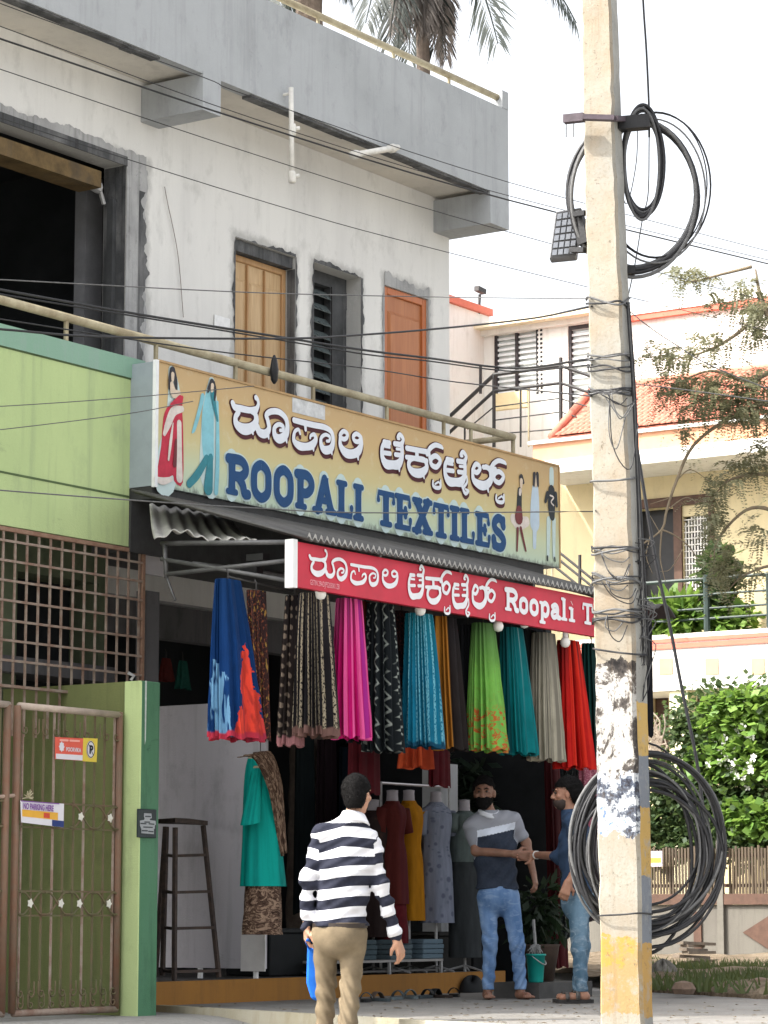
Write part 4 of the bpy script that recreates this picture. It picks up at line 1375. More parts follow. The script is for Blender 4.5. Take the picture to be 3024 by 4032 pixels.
# dark garments hung deep in the shop, interior shade put into their colours
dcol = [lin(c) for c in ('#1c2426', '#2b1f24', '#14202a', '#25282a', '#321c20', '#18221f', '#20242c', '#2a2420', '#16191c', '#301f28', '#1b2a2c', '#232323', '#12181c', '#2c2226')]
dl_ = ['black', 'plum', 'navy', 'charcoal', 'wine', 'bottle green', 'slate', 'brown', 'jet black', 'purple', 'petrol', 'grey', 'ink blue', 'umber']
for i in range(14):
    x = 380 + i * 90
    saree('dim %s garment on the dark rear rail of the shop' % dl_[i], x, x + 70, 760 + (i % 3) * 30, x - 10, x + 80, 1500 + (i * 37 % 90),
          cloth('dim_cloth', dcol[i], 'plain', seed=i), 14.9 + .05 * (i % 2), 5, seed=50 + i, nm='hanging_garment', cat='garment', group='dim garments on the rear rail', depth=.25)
# clothes seen in the dark opening above the partition
for i, (px, py, hh, c, lab) in enumerate(((655, 2590, 90, '#5a2420', 'small rust red garment in the dark opening above the partition'), (720, 2600, 110, '#1f5348', 'small green garment in the dark opening above the partition'))):
    x = (px - OX) / SC
    saree(lab, x - 16, x + 16, (py - OY) / SC, x - 34, x + 34, (py + hh - OY) / SC, cloth('small_cloth', lin(c), 'plain'), 14.8, 5, seed=80 + i, nm='hanging_garment', cat='garment', group='garments in the dark opening', depth=.2)

# ---------------------------------------------------------------- bulbs under the red sign
m_bulb = M('bulb_white', (.8, .79, .74), .35, .05, 10, 0)
b0 = empty('light_bulb', (0, 0, 0), 'x', 'bulb', 'white bulbs hung below the red sign')
b = MB()
b.lathe((0, 0, 0), [(.004, 0), (.028, .008), (.04, .03), (.042, .05), (.034, .072), (.022, .088)], 14)
b.build('globe', m_bulb, b0, smooth=True)
b = MB()
b.lathe((0, 0, .086), [(.022, 0), (.024, .03), (.016, .045)], 10)
b.tube([(0, 0, .13), (0, .015, .24)], .004, 5)
b.build('holder', m_white, b0)
for i, (px, py, lab) in enumerate(((1262, 2362, 'white bulb below the left end of the red sign'), (1655, 2425, 'white bulb hanging over the turquoise saree'),
                                   (1962, 2488, 'white bulb between the lime green and teal sarees'), (2065, 2474, 'white bulb half hidden over the teal saree'), (2226, 2550, 'white bulb over the red saree near the pole'))):
    o = b0 if i == 0 else copy_tree(b0)
    q = at(px, py, Y=11.36)
    o.location = Vector(q)
    o['label'] = lab

# ---------------------------------------------------------------- mannequins with kurtas
m_form = M('mannequin_grey', (.30, .28, .30), .6, .1, 10, 0)


def garment(root, name, m, cx, cy, prof, folds=5, amp=.05, seed=0, tilt=0.0):
    """prof: (z, half width, half depth, x shift)"""
    rr = random.Random(seed)
    p1 = rr.random() * 6
    P = spline(prof, 5)
    nv = len(P) - 1

    def fn(u, v):
        q = P[int(round(v * nv))]
        z, hw, hd, sh = q[0], q[1], q[2], q[3] if len(q) > 3 else 0
        k = v
        th = u * 2 * math.pi
        r = 1 + amp * (k ** 1.5) * math.sin(folds * th + p1) + .02 * math.sin(9 * th + 8 * v)
        x, y = hw * math.cos(th) * r, hd * math.sin(th) * r
        c_, s_ = math.cos(tilt), math.sin(tilt)
        return (cx + sh + x * c_ - y * s_, cy + x * s_ + y * c_, z)
    b = MB()
    b.grid(60, nv, fn, uv=True)
    P0 = P[0]
    return b.build(name, m, root, smooth=True)


FACE = math.atan2(cH[1], cH[0]) - math.pi / 2     # garments turned to face the street corner


def mannequin(lab, px, ptop, pbot, hwpx, m, Y=13.25, sleeve=None, skirt=None, hem=None, seed=0, tilt=-.35, pole=True):
    c = at(px, ptop, Y=Y)
    zb_ = at(px, pbot, Y=Y)[2]
    zt = c[2]
    root = empty('mannequin', (c[0], Y, .34), lab, 'mannequin', 'mannequins in a row on the plinth')
    sc = hwpx * ((c - CAM) @ cH) / FPX
    b = MB()
    b.lathe((c[0], Y, zt - .20), [(.085, 0), (.07, .07), (.052, .11), (.048, .17), (.05, .2), (.02, .205)], 14)
    b.build('neck_form', m_form, root, smooth=True)
    H = zt - .10 - zb_
    z = lambda k: zt - .10 - H * k
    sh = sc * 1.0
    garment(root, 'kurta', m, c[0], Y, [(z(-.01), .06, .055), (z(.02), sh * .55, .07), (z(.06), sh * .92, .09), (z(.16), sh * .95, .12), (z(.36), sh * .80, .10), (z(.5), sh * .92, .12), (z(.75), sh * 1.0, .13), (z(1.0), sh * 1.04, .14)], 6, .05, seed, tilt)
    if sleeve:
        for s in (-1, 1):
            p = np.array((c[0] + math.cos(tilt) * s * sh * .86, Y + math.sin(tilt) * s * sh * .86, z(.075)))
            MB().tube([p, p + (s * .035, 0, -.10), p + (s * .055, -.01, -.2 * sleeve)], [.062, .06, .055], 12).build('sleeve', m, root, smooth=True)
    if skirt:
        sm, pb = skirt
        zz = at(px, pb, Y=Y)[2]
        garment(root, 'skirt', sm, c[0], Y, [(zb_ + .05, sh * .9, .11), (zb_ - .1, sh * .98, .13), (zz, sh * 1.05, .14)], 6, .05, seed + 3, tilt)
    b = MB()
    b.tube([(c[0], Y, .345), (c[0], Y, zt - .15)], .014, 6)
    b.build('stand', m_galv, root)
    b = MB()
    for a in (.4, 2.5, 4.6): b.tube([(c[0], Y, .40), (c[0] + .2 * math.cos(a), Y + .2 * math.sin(a), .35)], .009, 5)
    b.build('stand_foot', m_galv, root)
    return root


mannequin('mannequin in a dark brown kurta with a small gold motif behind the striped man', 1470, 3150, 3690, 62, cloth('kurta_dkbrown', lin('#2e2322'), 'sprig', lin('#3e2c26'), n=6), seed=1, sleeve=1)
mannequin('mannequin in a maroon kurta with a red sequinned border', 1545, 3112, 3560, 58, cloth('kurta_maroon', lin('#5a2622'), 'stripe', lin('#7a2a2c'), lin('#4d1d22'), n=2.0, seed=4), Y=13.15, seed=2, skirt=(cloth('kurta_maroon_low', lin('#5c1a20'), 'plain'), 3714), sleeve=1)
mannequin('mannequin in a mustard yellow kurta with a V neck', 1610, 3112, 3625, 62, cloth('kurta_mustard', lin('#ac7416'), 'plain', seed=1), Y=13.2, seed=3, sleeve=.8)
mannequin('mannequin in a long blue grey kurta printed with small flowers', 1716, 3118, 3634, 74, cloth('kurta_grey', lin('#7f8595'), 'sprig', lin('#4b5063'), n=13), Y=13.1, seed=4, sleeve=1)
mannequin('mannequin in a grey green top and long dark skirt beside the bearded man', 1828, 3150, 3395, 62, cloth('kurta_green', lin('#5d6866'), 'plain', seed=2), Y=12.98, seed=5, sleeve=.7, skirt=(cloth('skirt_dark', lin('#3c4042'), 'plain'), 3770))

# clothes rack with a rod, crates of stock on the plinth
rk = empty('clothes_rack', (18.6, 13.35, .34), 'metal clothes rack with a pale rod behind the mannequins', 'rack')
r0_, r1_ = at(1500, 3083, Y=13.45), at(1768, 3100, Y=13.45)
MB().tube([r0_, r1_], .013, 8).build('rod', M('rack_rod', (.5, .46, .46), .3, .1, 10, 0, metal=.6), rk)
for q in (r0_, r1_): MB().tube([(q[0], q[1], q[2] + .01), (q[0], q[1], .345)], .013, 6).build('post', m_galv, rk)
MB().tube([(r1_[0], r1_[1], .5), (r0_[0], r0_[1], .5)], .011, 6).build('stretcher', m_galv, rk)
tb = empty('glass_counter', (17.9, 12.97, .34), 'low glass display counter with folded cloth on the plinth edge', 'counter')
qa, qb = at(1310, 3700, Y=13.0), at(1745, 3680, Y=13.0)
zc_ = at(1500, 3790, Y=13.0)[2]
boxo('top', M('counter_edge', (.28, .27, .26), .4, .1, 9), tb, qa[0], qb[0], 13.0, 13.3, zc_, zc_ + .02)
for x in (qa[0] + .02, (qa[0] + qb[0]) / 2, qb[0] - .03): boxo('leg', m_galv, tb, x, x + .022, 13.0, 13.022, .341, zc_ - .001)
boxo('lower_shelf', m_floor, tb, qa[0], qb[0], 13.03, 13.3, .36, .375)
for i, (px, c, lab) in enumerate(((1685, '#8b98a0', 'folded pale grey cloth packet with blue print on the low counter'), (1560, '#4c5a60', 'folded slate cloth packet under the maroon kurta'), (1420, '#3a4a50', 'folded dark teal cloth packet beside the striped man'))):
    q = at(px, 3790, Y=13.1)
    b = MB()
    for k in range(4): b.box(q[0] - .17 + .01 * (k % 2), q[0] + .15 + .008 * (k % 3), 13.04, 13.25, zc_ + .021 + k * .042, zc_ + .06 + k * .042)
    o = b.build('folded_cloth', cloth('packet', lin(c), 'blob', lin('#c3ccd0'), lin('#2e5a70'), seed=i) if i == 0 else M('packet%d' % i, c, .8, .2, 8), bevel=.006)
    tag(o, lab, 'folded cloth', 'folded cloths on the low counter')
    o['kind'] = 'thing'
# dark stock boxes under the counter and along the plinth
for i, (px, wpx, hh, c) in enumerate(((1180, 150, .34, '#15181a'), (1310, 120, .26, '#1c1f22'), (1830, 150, .30, '#1d1c1a'), (1940, 90, .34, '#141618'))):
    q = at(px, 3800, Y=13.25)
    ww = wpx * 23.5 / FPX / .6
    root = empty('stock_box', (q[0], 13.5, .345), ['tall black stock box left of the striped man', 'lower black stock box hidden behind the striped man', 'brown black stock box under the dark skirt mannequin', 'black stock box behind the bearded man'][i], 'box', 'dark stock boxes on the plinth')
    boxo('box', M('stock_%d' % i, c, .7, .3, 6), root, q[0] - ww / 2, q[0] + ww / 2, 13.35, 13.8, .345, .345 + hh, bevel=.008)
    boxo('lid', M('stocklid_%d' % i, c, .6, .3, 6), root, q[0] - ww / 2 - .01, q[0] + ww / 2 + .01, 13.34, 13.81, .346 + hh, .386 + hh, bevel=.008)

# teal dress with a brown shawl on the partition's end
q = at(1040, 3000, Y=12.6)
tdz = lambda py: at(1040, py, Y=12.6)[2]
td = empty('dress_display', (q[0], 12.6, .36), 'teal kurta with brown floral shawl and skirt hung by the partition', 'dress')
m_tealk = cloth('teal_kurta', lin('#0c8f86'), 'stripe', lin('#10a094'), lin('#0a7f7a'), n=3, border=lin('#b9a98a'), bh=.03, seed=5)
m_brf = cloth('brown_floral', lin('#5f4a3e'), 'floral2', lin('#9c8470'), lin('#32251f'), seed=6)
pw = lambda px: px * ((q - CAM) @ cH) / FPX / .98
garment(td, 'kurta', m_tealk, q[0], 12.6, [(tdz(2980), .05, .05, pw(-60)), (tdz(3040), pw(44), .08, pw(-48)), (tdz(3140), pw(62), .10, pw(-30)), (tdz(3250), pw(76), .11, pw(-14)), (tdz(3380), pw(84), .12, pw(-6)), (tdz(3490), pw(90), .13, 0)], 5, .05, 3, -.5)
s0 = np.array((q[0] + pw(-70), 12.56, tdz(3020)))
b = MB()
b.grid(20, 8, lambda u, v: (s0[0] + pw(-34) * v * 1.2 + math.cos(u * 6.283) * pw(16 + 30 * v), 12.56 + math.sin(u * 6.283) * (.04 + .03 * v), s0[2] + (tdz(3245) - tdz(3020)) * v + .02 * math.cos(u * 6.283) * v), uv=True)
b.build('sleeve', m_tealk, td, smooth=True)
garment(td, 'skirt', m_brf, q[0], 12.6, [(tdz(3470), pw(70), .11, 0), (tdz(3600), pw(76), .12, pw(-4)), (tdz(3680), pw(80), .12, pw(-6))], 6, .06, 4, -.5)
sh_ = spline([at(985, 2970, Y=12.46), at(1040, 2975, Y=12.42), at(1085, 3080, Y=12.42), at(1105, 3200, Y=12.44), at(1122, 3360, Y=12.46)], 6)
b = MB()
n_ = len(sh_) - 1
b.grid(8, n_, lambda u, v: np.array(sh_[int(round(v * n_))]) + np.array(((u - .5) * (.26 - .20 * v), .10 * (u - .5) ** 2 - .02 * math.sin(u * 14), .05 * (u - .5))), uv=True)
o = b.build('shawl', m_brf, td, smooth=True)
o.modifiers.new('s', 'SOLIDIFY').thickness = .006
MB().tube([(q[0] - .05, 12.6, tdz(2985)), (q[0] - .05, 12.58, 3.25)], .004, 5).build('hanger_line', m_iron, td)
MB().tube([(q[0] - .16, 12.6, tdz(3010)), (q[0] - .05, 12.6, tdz(2985)), (q[0] + .06, 12.6, tdz(3010))], .008, 5).build('hanger', m_iron, td)

# ---------------------------------------------------------------- gate pillar, compound wall, gate, grille on the left
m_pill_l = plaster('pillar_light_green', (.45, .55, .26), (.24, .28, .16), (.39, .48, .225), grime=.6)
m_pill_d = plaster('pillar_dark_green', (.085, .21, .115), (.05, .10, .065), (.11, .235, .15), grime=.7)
PX0, PX1 = at(547, 3500, Y=12.4)[0], at(622, 3500, Y=12.4)[0]
PZ = at(547, 2678, Y=12.4)[2]
pil = empty('gate_pillar', (PX0, 12.4, .1), 'square green gate pillar, pale on one side and dark green in front', 'pillar')
b = MB()
b.box(PX0, PX1, 12.4, 12.56, .0, PZ)
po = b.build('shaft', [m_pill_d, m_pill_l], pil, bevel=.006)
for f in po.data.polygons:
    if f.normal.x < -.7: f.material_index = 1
b = MB()
rr = random.Random(9)
x = PX0 + .035
b.add([(x, 12.397, PZ), (x + .022, 12.397, PZ), (x + .018, 12.397, PZ - .42), (x + .006, 12.397, PZ - .46), (x + .002, 12.397, PZ - .2)], ((0, 4, 3, 2, 1),))
b.build('paint_run', M('white_paint_run', (.55, .62, .55), .8, .2, 20), pil)
b = MB()
q = at(515, 2664, Y=12.45)
b.tube([(q[0], q[1], PZ), (q[0] + .01, q[1] - .02, PZ + .03), (q[0] - .03, q[1], PZ + .05)], .012, 6)
b.build('bent_stub', m_galv, pil)
# dark name plate on the pillar
q0, q1 = at(541, 3184, Y=12.39), at(613, 3300, Y=12.39)
npl = empty('name_plate', (q0[0], 12.39, q1[2]), 'black plate with grey emblem fixed to the front of the green pillar', 'plate')
boxo('plate', M('plate_black', (.018, .028, .03), .35, .2, 9), npl, q0[0], q1[0], 12.382, 12.3985, q1[2], q0[2], bevel=.004)
wpl, hpl = q1[0] - q0[0], q0[2] - q1[2]
pf = lambda x, y: (q0[0] + wpl * (x - 380) / 800, q0[2] - hpl * (y - 330) / 1200)
s_ = Strokes(12.379)
s_.poly([pf(*p) for p in ((620, 510), (930, 510), (950, 700), (860, 740), (880, 790), (1110, 810), (1130, 960), (1090, 1010), (1090, 1110), (1050, 1180), (1050, 1370), (510, 1350), (510, 1180), (450, 1030), (440, 830), (620, 790), (640, 720), (610, 640))])
s_.build('emblem', M('plate_grey', (.34, .36, .37), .5, .15, 30), npl)
s_ = Strokes(12.3775)
for p in (((670, 640), (890, 640)), ((640, 880), (860, 875)), ((470, 945), (700, 950)), ((820, 945), (1040, 955)), ((590, 1090), (970, 1090)), ((530, 1240), (760, 1240)), ((800, 1260), (1000, 1270))):
    s_.stroke([pf(*k) for k in p], hpl * .045, 0)
s_.build('engraved_lines', M('plate_dark', (.05, .06, .065), .5, .2, 30), npl)

XW = PX0 + .02
cw = empty('compound_wall', (XW, 13, .1), 'light green side wall, its shade painted in as olive, running back behind the iron gate', 'wall')
m_shaded_green = plaster('shaded_green_wall', (.15, .165, .065), (.07, .085, .04), (.13, .15, .06))  # light green paint darkened to olive: shade put into the colour
ztop = at(400, 2690, X=XW)[2]
boxo('wall', m_shaded_green, cw, XW, XW + .12, 12.565, YG + .6, .0, ztop)
hb = empty('house_lower_wall', (14, 14, 0), 'dim ground floor wall with dark doorway behind the gate and grille', 'wall')
m_dol = plaster('dim_green_wall', (.12, .14, .085), (.05, .065, .05), (.10, .12, .075))
b = wall_holes(11, 16.4, 0, 3.8, [(14.25, 14.9, .9, 1.75), (15.35, 16.3, 1.9, 3.4)], YG + .62, .3, MB())
b.build('wall', m_dol, hb)
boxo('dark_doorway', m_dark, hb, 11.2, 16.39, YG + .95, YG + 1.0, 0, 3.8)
boxo('shelf', m_shaded_grimy, hb, 14.72, 16.38, YG + .5, YG + .93, 2.62, 2.74)

# grille under the balcony wall
GX1 = at(563, 2400, Y=13.15)[0]
GZ1, GZ0 = 3.592, at(0, 2700, Y=13.15)[2]
gr = empty('window_grille', (GX1, 13.15, GZ0), 'rusty square bar grille filling the gap under the light green balcony wall', 'grille')
sx_, sz_ = .128, .143
n = 0
x = GX1 - .05
while x > 13.0:
    MB().bar((x, 13.15, GZ0 - .35 if x > 13.6 else GZ0), (x, 13.15, GZ1 - .03), .017, .012, (0, 1, 0)).build('vertical_bar', m_gridm, gr)
    x -= sx_
z = GZ1 - .1
while z > GZ0 + .05:
    MB().bar((13.0, 13.139, z), (GX1 - .012, 13.139, z), .017, .010, (0, 1, 0)).build('cross_bar', m_gridm, gr)
    z -= sz_
MB().bar((13.0, 13.145, GZ1 - .016), (GX1, 13.145, GZ1 - .016), .03, .03).build('frame', m_rust, gr)
MB().bar((GX1 - .012, 13.145, GZ0), (GX1 - .012, 13.145, GZ1 - .032), .025, .03).build('frame', m_rust, gr)
MB().bar((13.0, 13.13, GZ0), (GX1 - .025, 13.13, GZ0), .045, .02).build('frame', m_gridm, gr)

# iron double gate: the right leaf in full, the edge of the left leaf
YGt = 12.55
gp = lambda px, py: at(px, py, Y=YGt)
gx = lambda px: at(px, 3400, Y=YGt)[0]
gz = lambda py, px=250: at(px, py, Y=YGt)[2]
GT, GB = at(250, 2795, Y=YGt)[2], at(250, 3982, Y=YGt)[2]
m_gbar = rust('olive_gate_bar', (.115, .115, .055), (.16, .11, .065), 6)
gate = empty('iron_gate', (gx(250), YGt, .13), 'rusty red framed iron gate leaf with scroll bands and white flower plates', 'gate')
gleft = empty('iron_gate', (gx(10), YGt, .13), 'edge of the second iron gate leaf at the far left', 'gate')


def tube(parent, name, pts, r, m, n=8): return MB().tube(pts, r, n).build(name, m, parent, smooth=True)


xl, xr = gx(62), gx(466)
tube(gate, 'stile', [(xl - .012, YGt, GB), (xl - .012, YGt, GT)], .026, m_rustred)
tube(gate, 'stile', [(xr - .01, YGt, GB), (xr - .01, YGt, GT + .02)], .026, m_rustred)
tube(gate, 'rail', [(xl, YGt, GT), (xr, YGt, GT)], .024, M('bare_worn_rail', (.42, .34, .28), .6, .25, 10))
tube(gate, 'rail', [(xl, YGt, GB), (xr, YGt, GB)], .024, m_gridm)
tube(gleft, 'stile', [(gx(22) - .012, YGt, GB), (gx(22) - .012, YGt, GT)], .026, m_rustred)
tube(gleft, 'rail', [(gx(22), YGt, GT), (13.1, YGt, GT)], .024, M('bare_worn_rail', '', 0))
tube(gleft, 'rail', [(gx(22), YGt, GB), (13.1, YGt, GB)], .024, m_gridm)
bz = {'a': (gz(2900), GT), 'b': (gz(3165), gz(3262)), 'c': (gz(3510), gz(3605)), 'd': (gz(3870), GB)}
for nm, rails in (('r', (3165, 3262, 3510, 3605)),):
    for py in rails:
        MB().bar((xl, YGt, gz(py)), (xr - .02, YGt, gz(py)), .012, .012).build('band_rail', m_gbar, gate)
        MB().bar((13.1, YGt, gz(py)), (gx(22) - .03, YGt, gz(py)), .012, .012).build('band_rail', m_gbar, gleft)
for k in range(10):
    x = xl + (xr - xl) * (k + .55) / 10
    MB().bar((x, YGt + .012, GB), (x, YGt + .012, GT), .013, .013).build('bar', m_gbar if k % 3 else m_gridm, gate)
for k in range(8):
    x = gx(22) - .07 - k * .062
    MB().bar((x, YGt + .012, GB), (x, YGt + .012, GT), .013, .013).build('bar', m_gbar, gleft)


def scroll(parent, cx, cz, r, flip=1, m=m_gbar):
    pts = []
    for i in range(15):
        a = -.5 + i * .42
        rr_ = r * (1 - i / 19)
        pts.append((cx + flip * rr_ * math.cos(a), YGt - .012, cz - rr_ * math.sin(a)))
    pts.insert(0, (pts[0][0], YGt - .012, pts[0][2] + r * 1.6))
    return MB().tube(pts, .006, 5).build('scroll', m, parent, smooth=True)


step = (xr - xl) / 10
for k in range(10):
    scroll(gate, xl + step * (k + .5), gz(2885), step * .36, 1 if k % 2 else -1)
    scroll(gate, xl + step * (k + .5), gz(3905), step * .34, 1 if k % 2 else -1)
    scroll(gate, xl + step * (k + .5), GB + .055, step * .30, -1 if k % 2 else 1)
m_flw = M('white_flower_plate', (.66, .64, .56), .6, .15, 30)
for band, n0 in (('b', 2), ('c', 0)):
    z1_, z0_ = bz[band]
    zc, hh = (z0_ + z1_) / 2, abs(z1_ - z0_) / 2
    for k in range(n0, 4):
        x0 = xl + .03 + (xr - xl - .06) * k / 4
        x1 = xl + .03 + (xr - xl - .06) * (k + 1) / 4
        w_ = x1 - x0
        for s in (1, -1):
            pts = spline([(x0, YGt - .014 - .004 * s, zc + s * hh * .9), (x0 + w_ * .25, YGt - .014 - .004 * s, zc + s * hh * .75), (x0 + w_ * .75, YGt - .014 - .004 * s, zc - s * hh * .75), (x1, YGt - .014 - .004 * s, zc - s * hh * .9)], 6)
            MB().tube(pts, .007, 5).build('scroll', m_gbar, gate, smooth=True)
        xc = (x0 + x1) / 2 + w_ * .12 * (1 if k % 2 else -1)
        b = MB()
        pts = []
        for i in range(10):
            a = 2 * math.pi * i / 10
            r = .022 if i % 2 else .034
            pts.append((xc + r * math.cos(a) * .9, YGt - .028, zc + r * math.sin(a)))
        b.prism(pts, (0, .006, 0))
        b.build('flower_plate', m_flw, gate, fix=True)
# latch bar between the leaves
MB().tube([gp(-40, 3140), gp(58, 3132)], .014, 6).build('latch', M('latch_metal', (.38, .28, .22), .6, .2, 12), gate)
# little dried bunch tied to the gate
q = gp(95, 3135)
b = MB()
rr = random.Random(4)
for i in range(26):
    a, e = rr.random() * 6.28, rr.random() * 1.6 - .3
    d = Vector((math.cos(a) * math.cos(e), -abs(math.sin(a)) * .6, math.sin(e)))
    p = Vector(q) + Vector((0, -.03, -.01))
    b.tube([p, p + d * (.03 + .03 * rr.random())], [.006, .003], 4)
tag(b.build('dried_bunch', M('straw', (.45, .40, .27), .9, .3, 30)), 'small straw coloured bunch tied to the gate above the purple notice', 'ornament')

# notices on the gate
m_or = M('notice_orange', '#d9604f', .5, .08, 8, 0)
m_ye = M('notice_yellow', '#d8c04a', .5, .08, 8, 0)
m_pw = M('notice_white', (.66, .64, .68), .5, .06, 8, 0)
m_purp = M('notice_purple', '#7f4f97', .5, .08, 8, 0)
m_amb = M('notice_amber', '#dba53a', .5, .08, 8, 0)
m_navy = M('notice_navy', '#22346e', .5, .1, 8, 0)
YN = YGt - .05


def notice(root, c00, c10, c11, c01, patches, thick=.004):
    """a sheet given by its four photo corners; patches in 0..1 coordinates from the top left"""
    P = [at(*c, Y=YN) for c in (c00, c10, c11, c01)]

    def pt(u, v, y=0.0):
        a = P[0] * (1 - u) + P[1] * u
        e = P[3] * (1 - u) + P[2] * u
        q = a * (1 - v) + e * v
        return (q[0], YN - y, q[2])
    for i, (m, u0, v0, u1, v1, nm) in enumerate(patches):
        b = MB()
        b.prism([pt(u0, v0, .001 * i), pt(u1, v0, .001 * i), pt(u1, v1, .001 * i), pt(u0, v1, .001 * i)], (0, thick if i == 0 else .0006, 0))
        b.build(nm, m, root, fix=True)
    return pt


na = empty('parking_notice', at(300, 2960, Y=YN), 'orange and yellow no parking notice on the gate with a circled P', 'notice')
pt = notice(na, (218, 2902), (384, 2910), (380, 3001), (218, 2990),
            [(m_or, 0, 0, .655, .98, 'sheet'), (m_ye, .655, -.02, 1, 1, 'yellow_panel'), (m_pw, .01, .74, .65, .97, 'white_band')])
c = pt(.83, .47, .006)
b = MB()
b.prism([(c[0] + .045 * math.cos(a), c[1], c[2] + .062 * math.sin(a)) for a in np.linspace(0, 6.283, 17)[:-1]], (0, .001, 0))
b.build('disc', m_pw, na, fix=True)
b = MB()
s_ = Strokes(c[1] - .0015)
s_.stroke([(c[0] + .040 * math.cos(a), c[2] + .056 * math.sin(a)) for a in np.linspace(0, 6.283, 17)], .006, 0, cap=False)
s_.stroke([(c[0] - .028, c[2] + .04), (c[0] + .028, c[2] - .04)], .006, 0)
s_.build('ring', m_blk_p, na)
text('P', c[0] - .018, c[1] - .003, c[2] - .027, .078, m_blk_p, na, bold=.004)
c = pt(.25, .53, .006)
text('POORVIKA', c[0] - .005, c[1], c[2] - .012, .040, m_pw, na, sx=.80, bold=.001)
b = MB()
c = pt(.135, .42, .006)
pts = []
for i in range(16):
    a = 2 * math.pi * i / 16
    r = .028 if i % 2 else .038
    pts.append((c[0] + r * .8 * math.cos(a), c[1], c[2] + r * math.sin(a)))
b.prism(pts, (0, .001, 0))
b.build('logo', m_pw, na, fix=True)
s_ = Strokes(pt(.1, .14, .006)[1])
for u0, u1 in ((.10, .28), (.33, .55)):
    p_, q_ = pt(u0, .13), pt(u1, .13)
    s_.stroke([(p_[0], p_[2]), (q_[0], q_[2])], .014, 0)
s_.build('print_line', M('notice_pale_orange', '#eaa79a', .5, .05, 8, 0), na)
nb = empty('parking_notice', at(170, 3200, Y=YN), 'purple, white and amber notice reading NO PARKING HERE, tilted on the gate', 'notice')
pt = notice(nb, (82, 3152), (252, 3165), (250, 3258), (85, 3238),
            [(m_pw, 0, 0, 1, 1, 'sheet'), (m_amb, .02, .40, .86, .72, 'amber_band'), (m_navy, .72, .73, 1, 1, 'navy_corner'), (M('notice_red', '#c2472e', .5, .1, 8, 0), .52, .46, .66, .68, 'red_mark'), (m_purp, 0, 0, .88, .04, 'purple_edge')])
sl_ = math.atan2(pt(1, .3)[2] - pt(0, .3)[2], pt(1, .3)[0] - pt(0, .3)[0])
c = pt(.03, .34, .008)
o = text('NO PARKING HERE', c[0], c[1], c[2] - .004, .056, m_purp, nb, sx=.64, bold=.002)
o.data.transform(Matrix.Translation(Vector(c) - Vector(nb.location)) @ Matrix.Rotation(-sl_, 4, 'Y') @ Matrix.Translation(Vector(nb.location) - Vector(c)))

# ---------------------------------------------------------------- concrete pole with cables
DP = 16.0
pp = lambda px, py, dd=0.0: at(px, py, D=DP + dd)
t = NT('pole_concrete', .9, .2)
a_ = t.noise(2.2, 6, .7, t.map((1, 1, .6)))
b_ = t.noise(60, 4, .7)
k_ = t.mix(t.ramp(a_, (.36, 0), (.62, 1)), (.30, .285, .245), (.27, .22, .16))
k_ = t.mix(t.ramp(t.noise(1.1, 5, .6, t.map(loc=(5, 5, 5))), (.5, 0), (.68, 1)), k_, (.26, .26, .24))
k_ = t.mix(t.math('MULTIPLY', t.ramp(b_, (.52, 0), (.68, 1)), .5), k_, (.20, .17, .12))
z_ = t.sep(t.tc.outputs['Object'])[2]
ed = t.noise(14, 4, .7)
zz = t.math('ADD', z_, t.math('MULTIPLY', t.math('SUBTRACT', ed, .5), .22))
POLB = pp(2450, 4032)[2] - .25


def pz(py): return pp(2440, py)[2] - POLB


# torn black and white posters, then worn yellow paint near the foot
pos = t.ramp(zz, (0, 0), (.5, 0))


def band(z0, z1, e=.012):
    a = t.math('GREATER_THAN', zz, z0)
    c = t.math('LESS_THAN', zz, z1)
    return t.math('MULTIPLY', a, c)


pn = t.math('ADD', t.math('MULTIPLY', t.noise(5, 8, .7, t.map((1, 1, .7), loc=(1, 7, 3)), .8), .8), t.math('MULTIPLY', t.noise(34, 4, .7), .2))
pcol = t.ramp(pn, (.40, (.022, .02, .02)), (.485, (.075, .065, .058)), (.50, (.20, .185, .17)), (.52, (.36, .35, .33)), (.66, (.42, .40, .37)))
pn2 = t.noise(9, 5, .7, t.map(loc=(2, 2, 9)))
pcol2 = t.ramp(pn2, (.40, (.02, .02, .028)), (.47, (.07, .085, .12)), (.49, (.16, .18, .21)), (.51, (.40, .42, .44)), (.60, (.42, .43, .44)), (.62, (.10, .18, .34)))
k_ = t.mix(band(pz(3140), pz(2610)), k_, pcol)
k_ = t.mix(t.math('MULTIPLY', band(pz(3285), pz(3050)), .92), k_, pcol2)
yb = t.math('MULTIPLY', band(pz(3990), pz(3712)), t.ramp(t.noise(6, 6, .75), (.36, 0), (.50, 1)))
k_ = t.mix(t.math('MULTIPLY', yb, .85), k_, (.30, .195, .075))
yb = t.math('MULTIPLY', band(pz(3800), pz(3690)), t.ramp(t.noise(5, 5, .75, t.map(loc=(4, 4, 2))), (.44, 0), (.52, 1)))
k_ = t.mix(t.math('MULTIPLY', yb, .9), k_, (.40, .22, .05))
st_ = t.noise(9, 5, .7, t.map((1.5, 1.5, .12), loc=(2, 8, 1)))
k_ = t.mix(t.math('MULTIPLY', t.ramp(st_, (.55, 0), (.72, 1)), .45), k_, (.17, .12, .07))
k_ = t.mix(t.math('MULTIPLY', t.ramp(t.noise(26, 5, .75), (.60, 0), (.68, 1)), .7), k_, (.10, .085, .06))
t.bump(t.math('ADD', b_, t.math('MULTIPLY', t.noise(18, 5, .7), .7)), .35, .008)
m_pole = t.out(k_)
t = NT('pole_side', .9, .2)
z_ = t.sep(t.tc.outputs['Object'])[2]
zz = t.math('ADD', z_, t.math('MULTIPLY', t.math('SUBTRACT', t.noise(9, 4, .7), .5), .06))
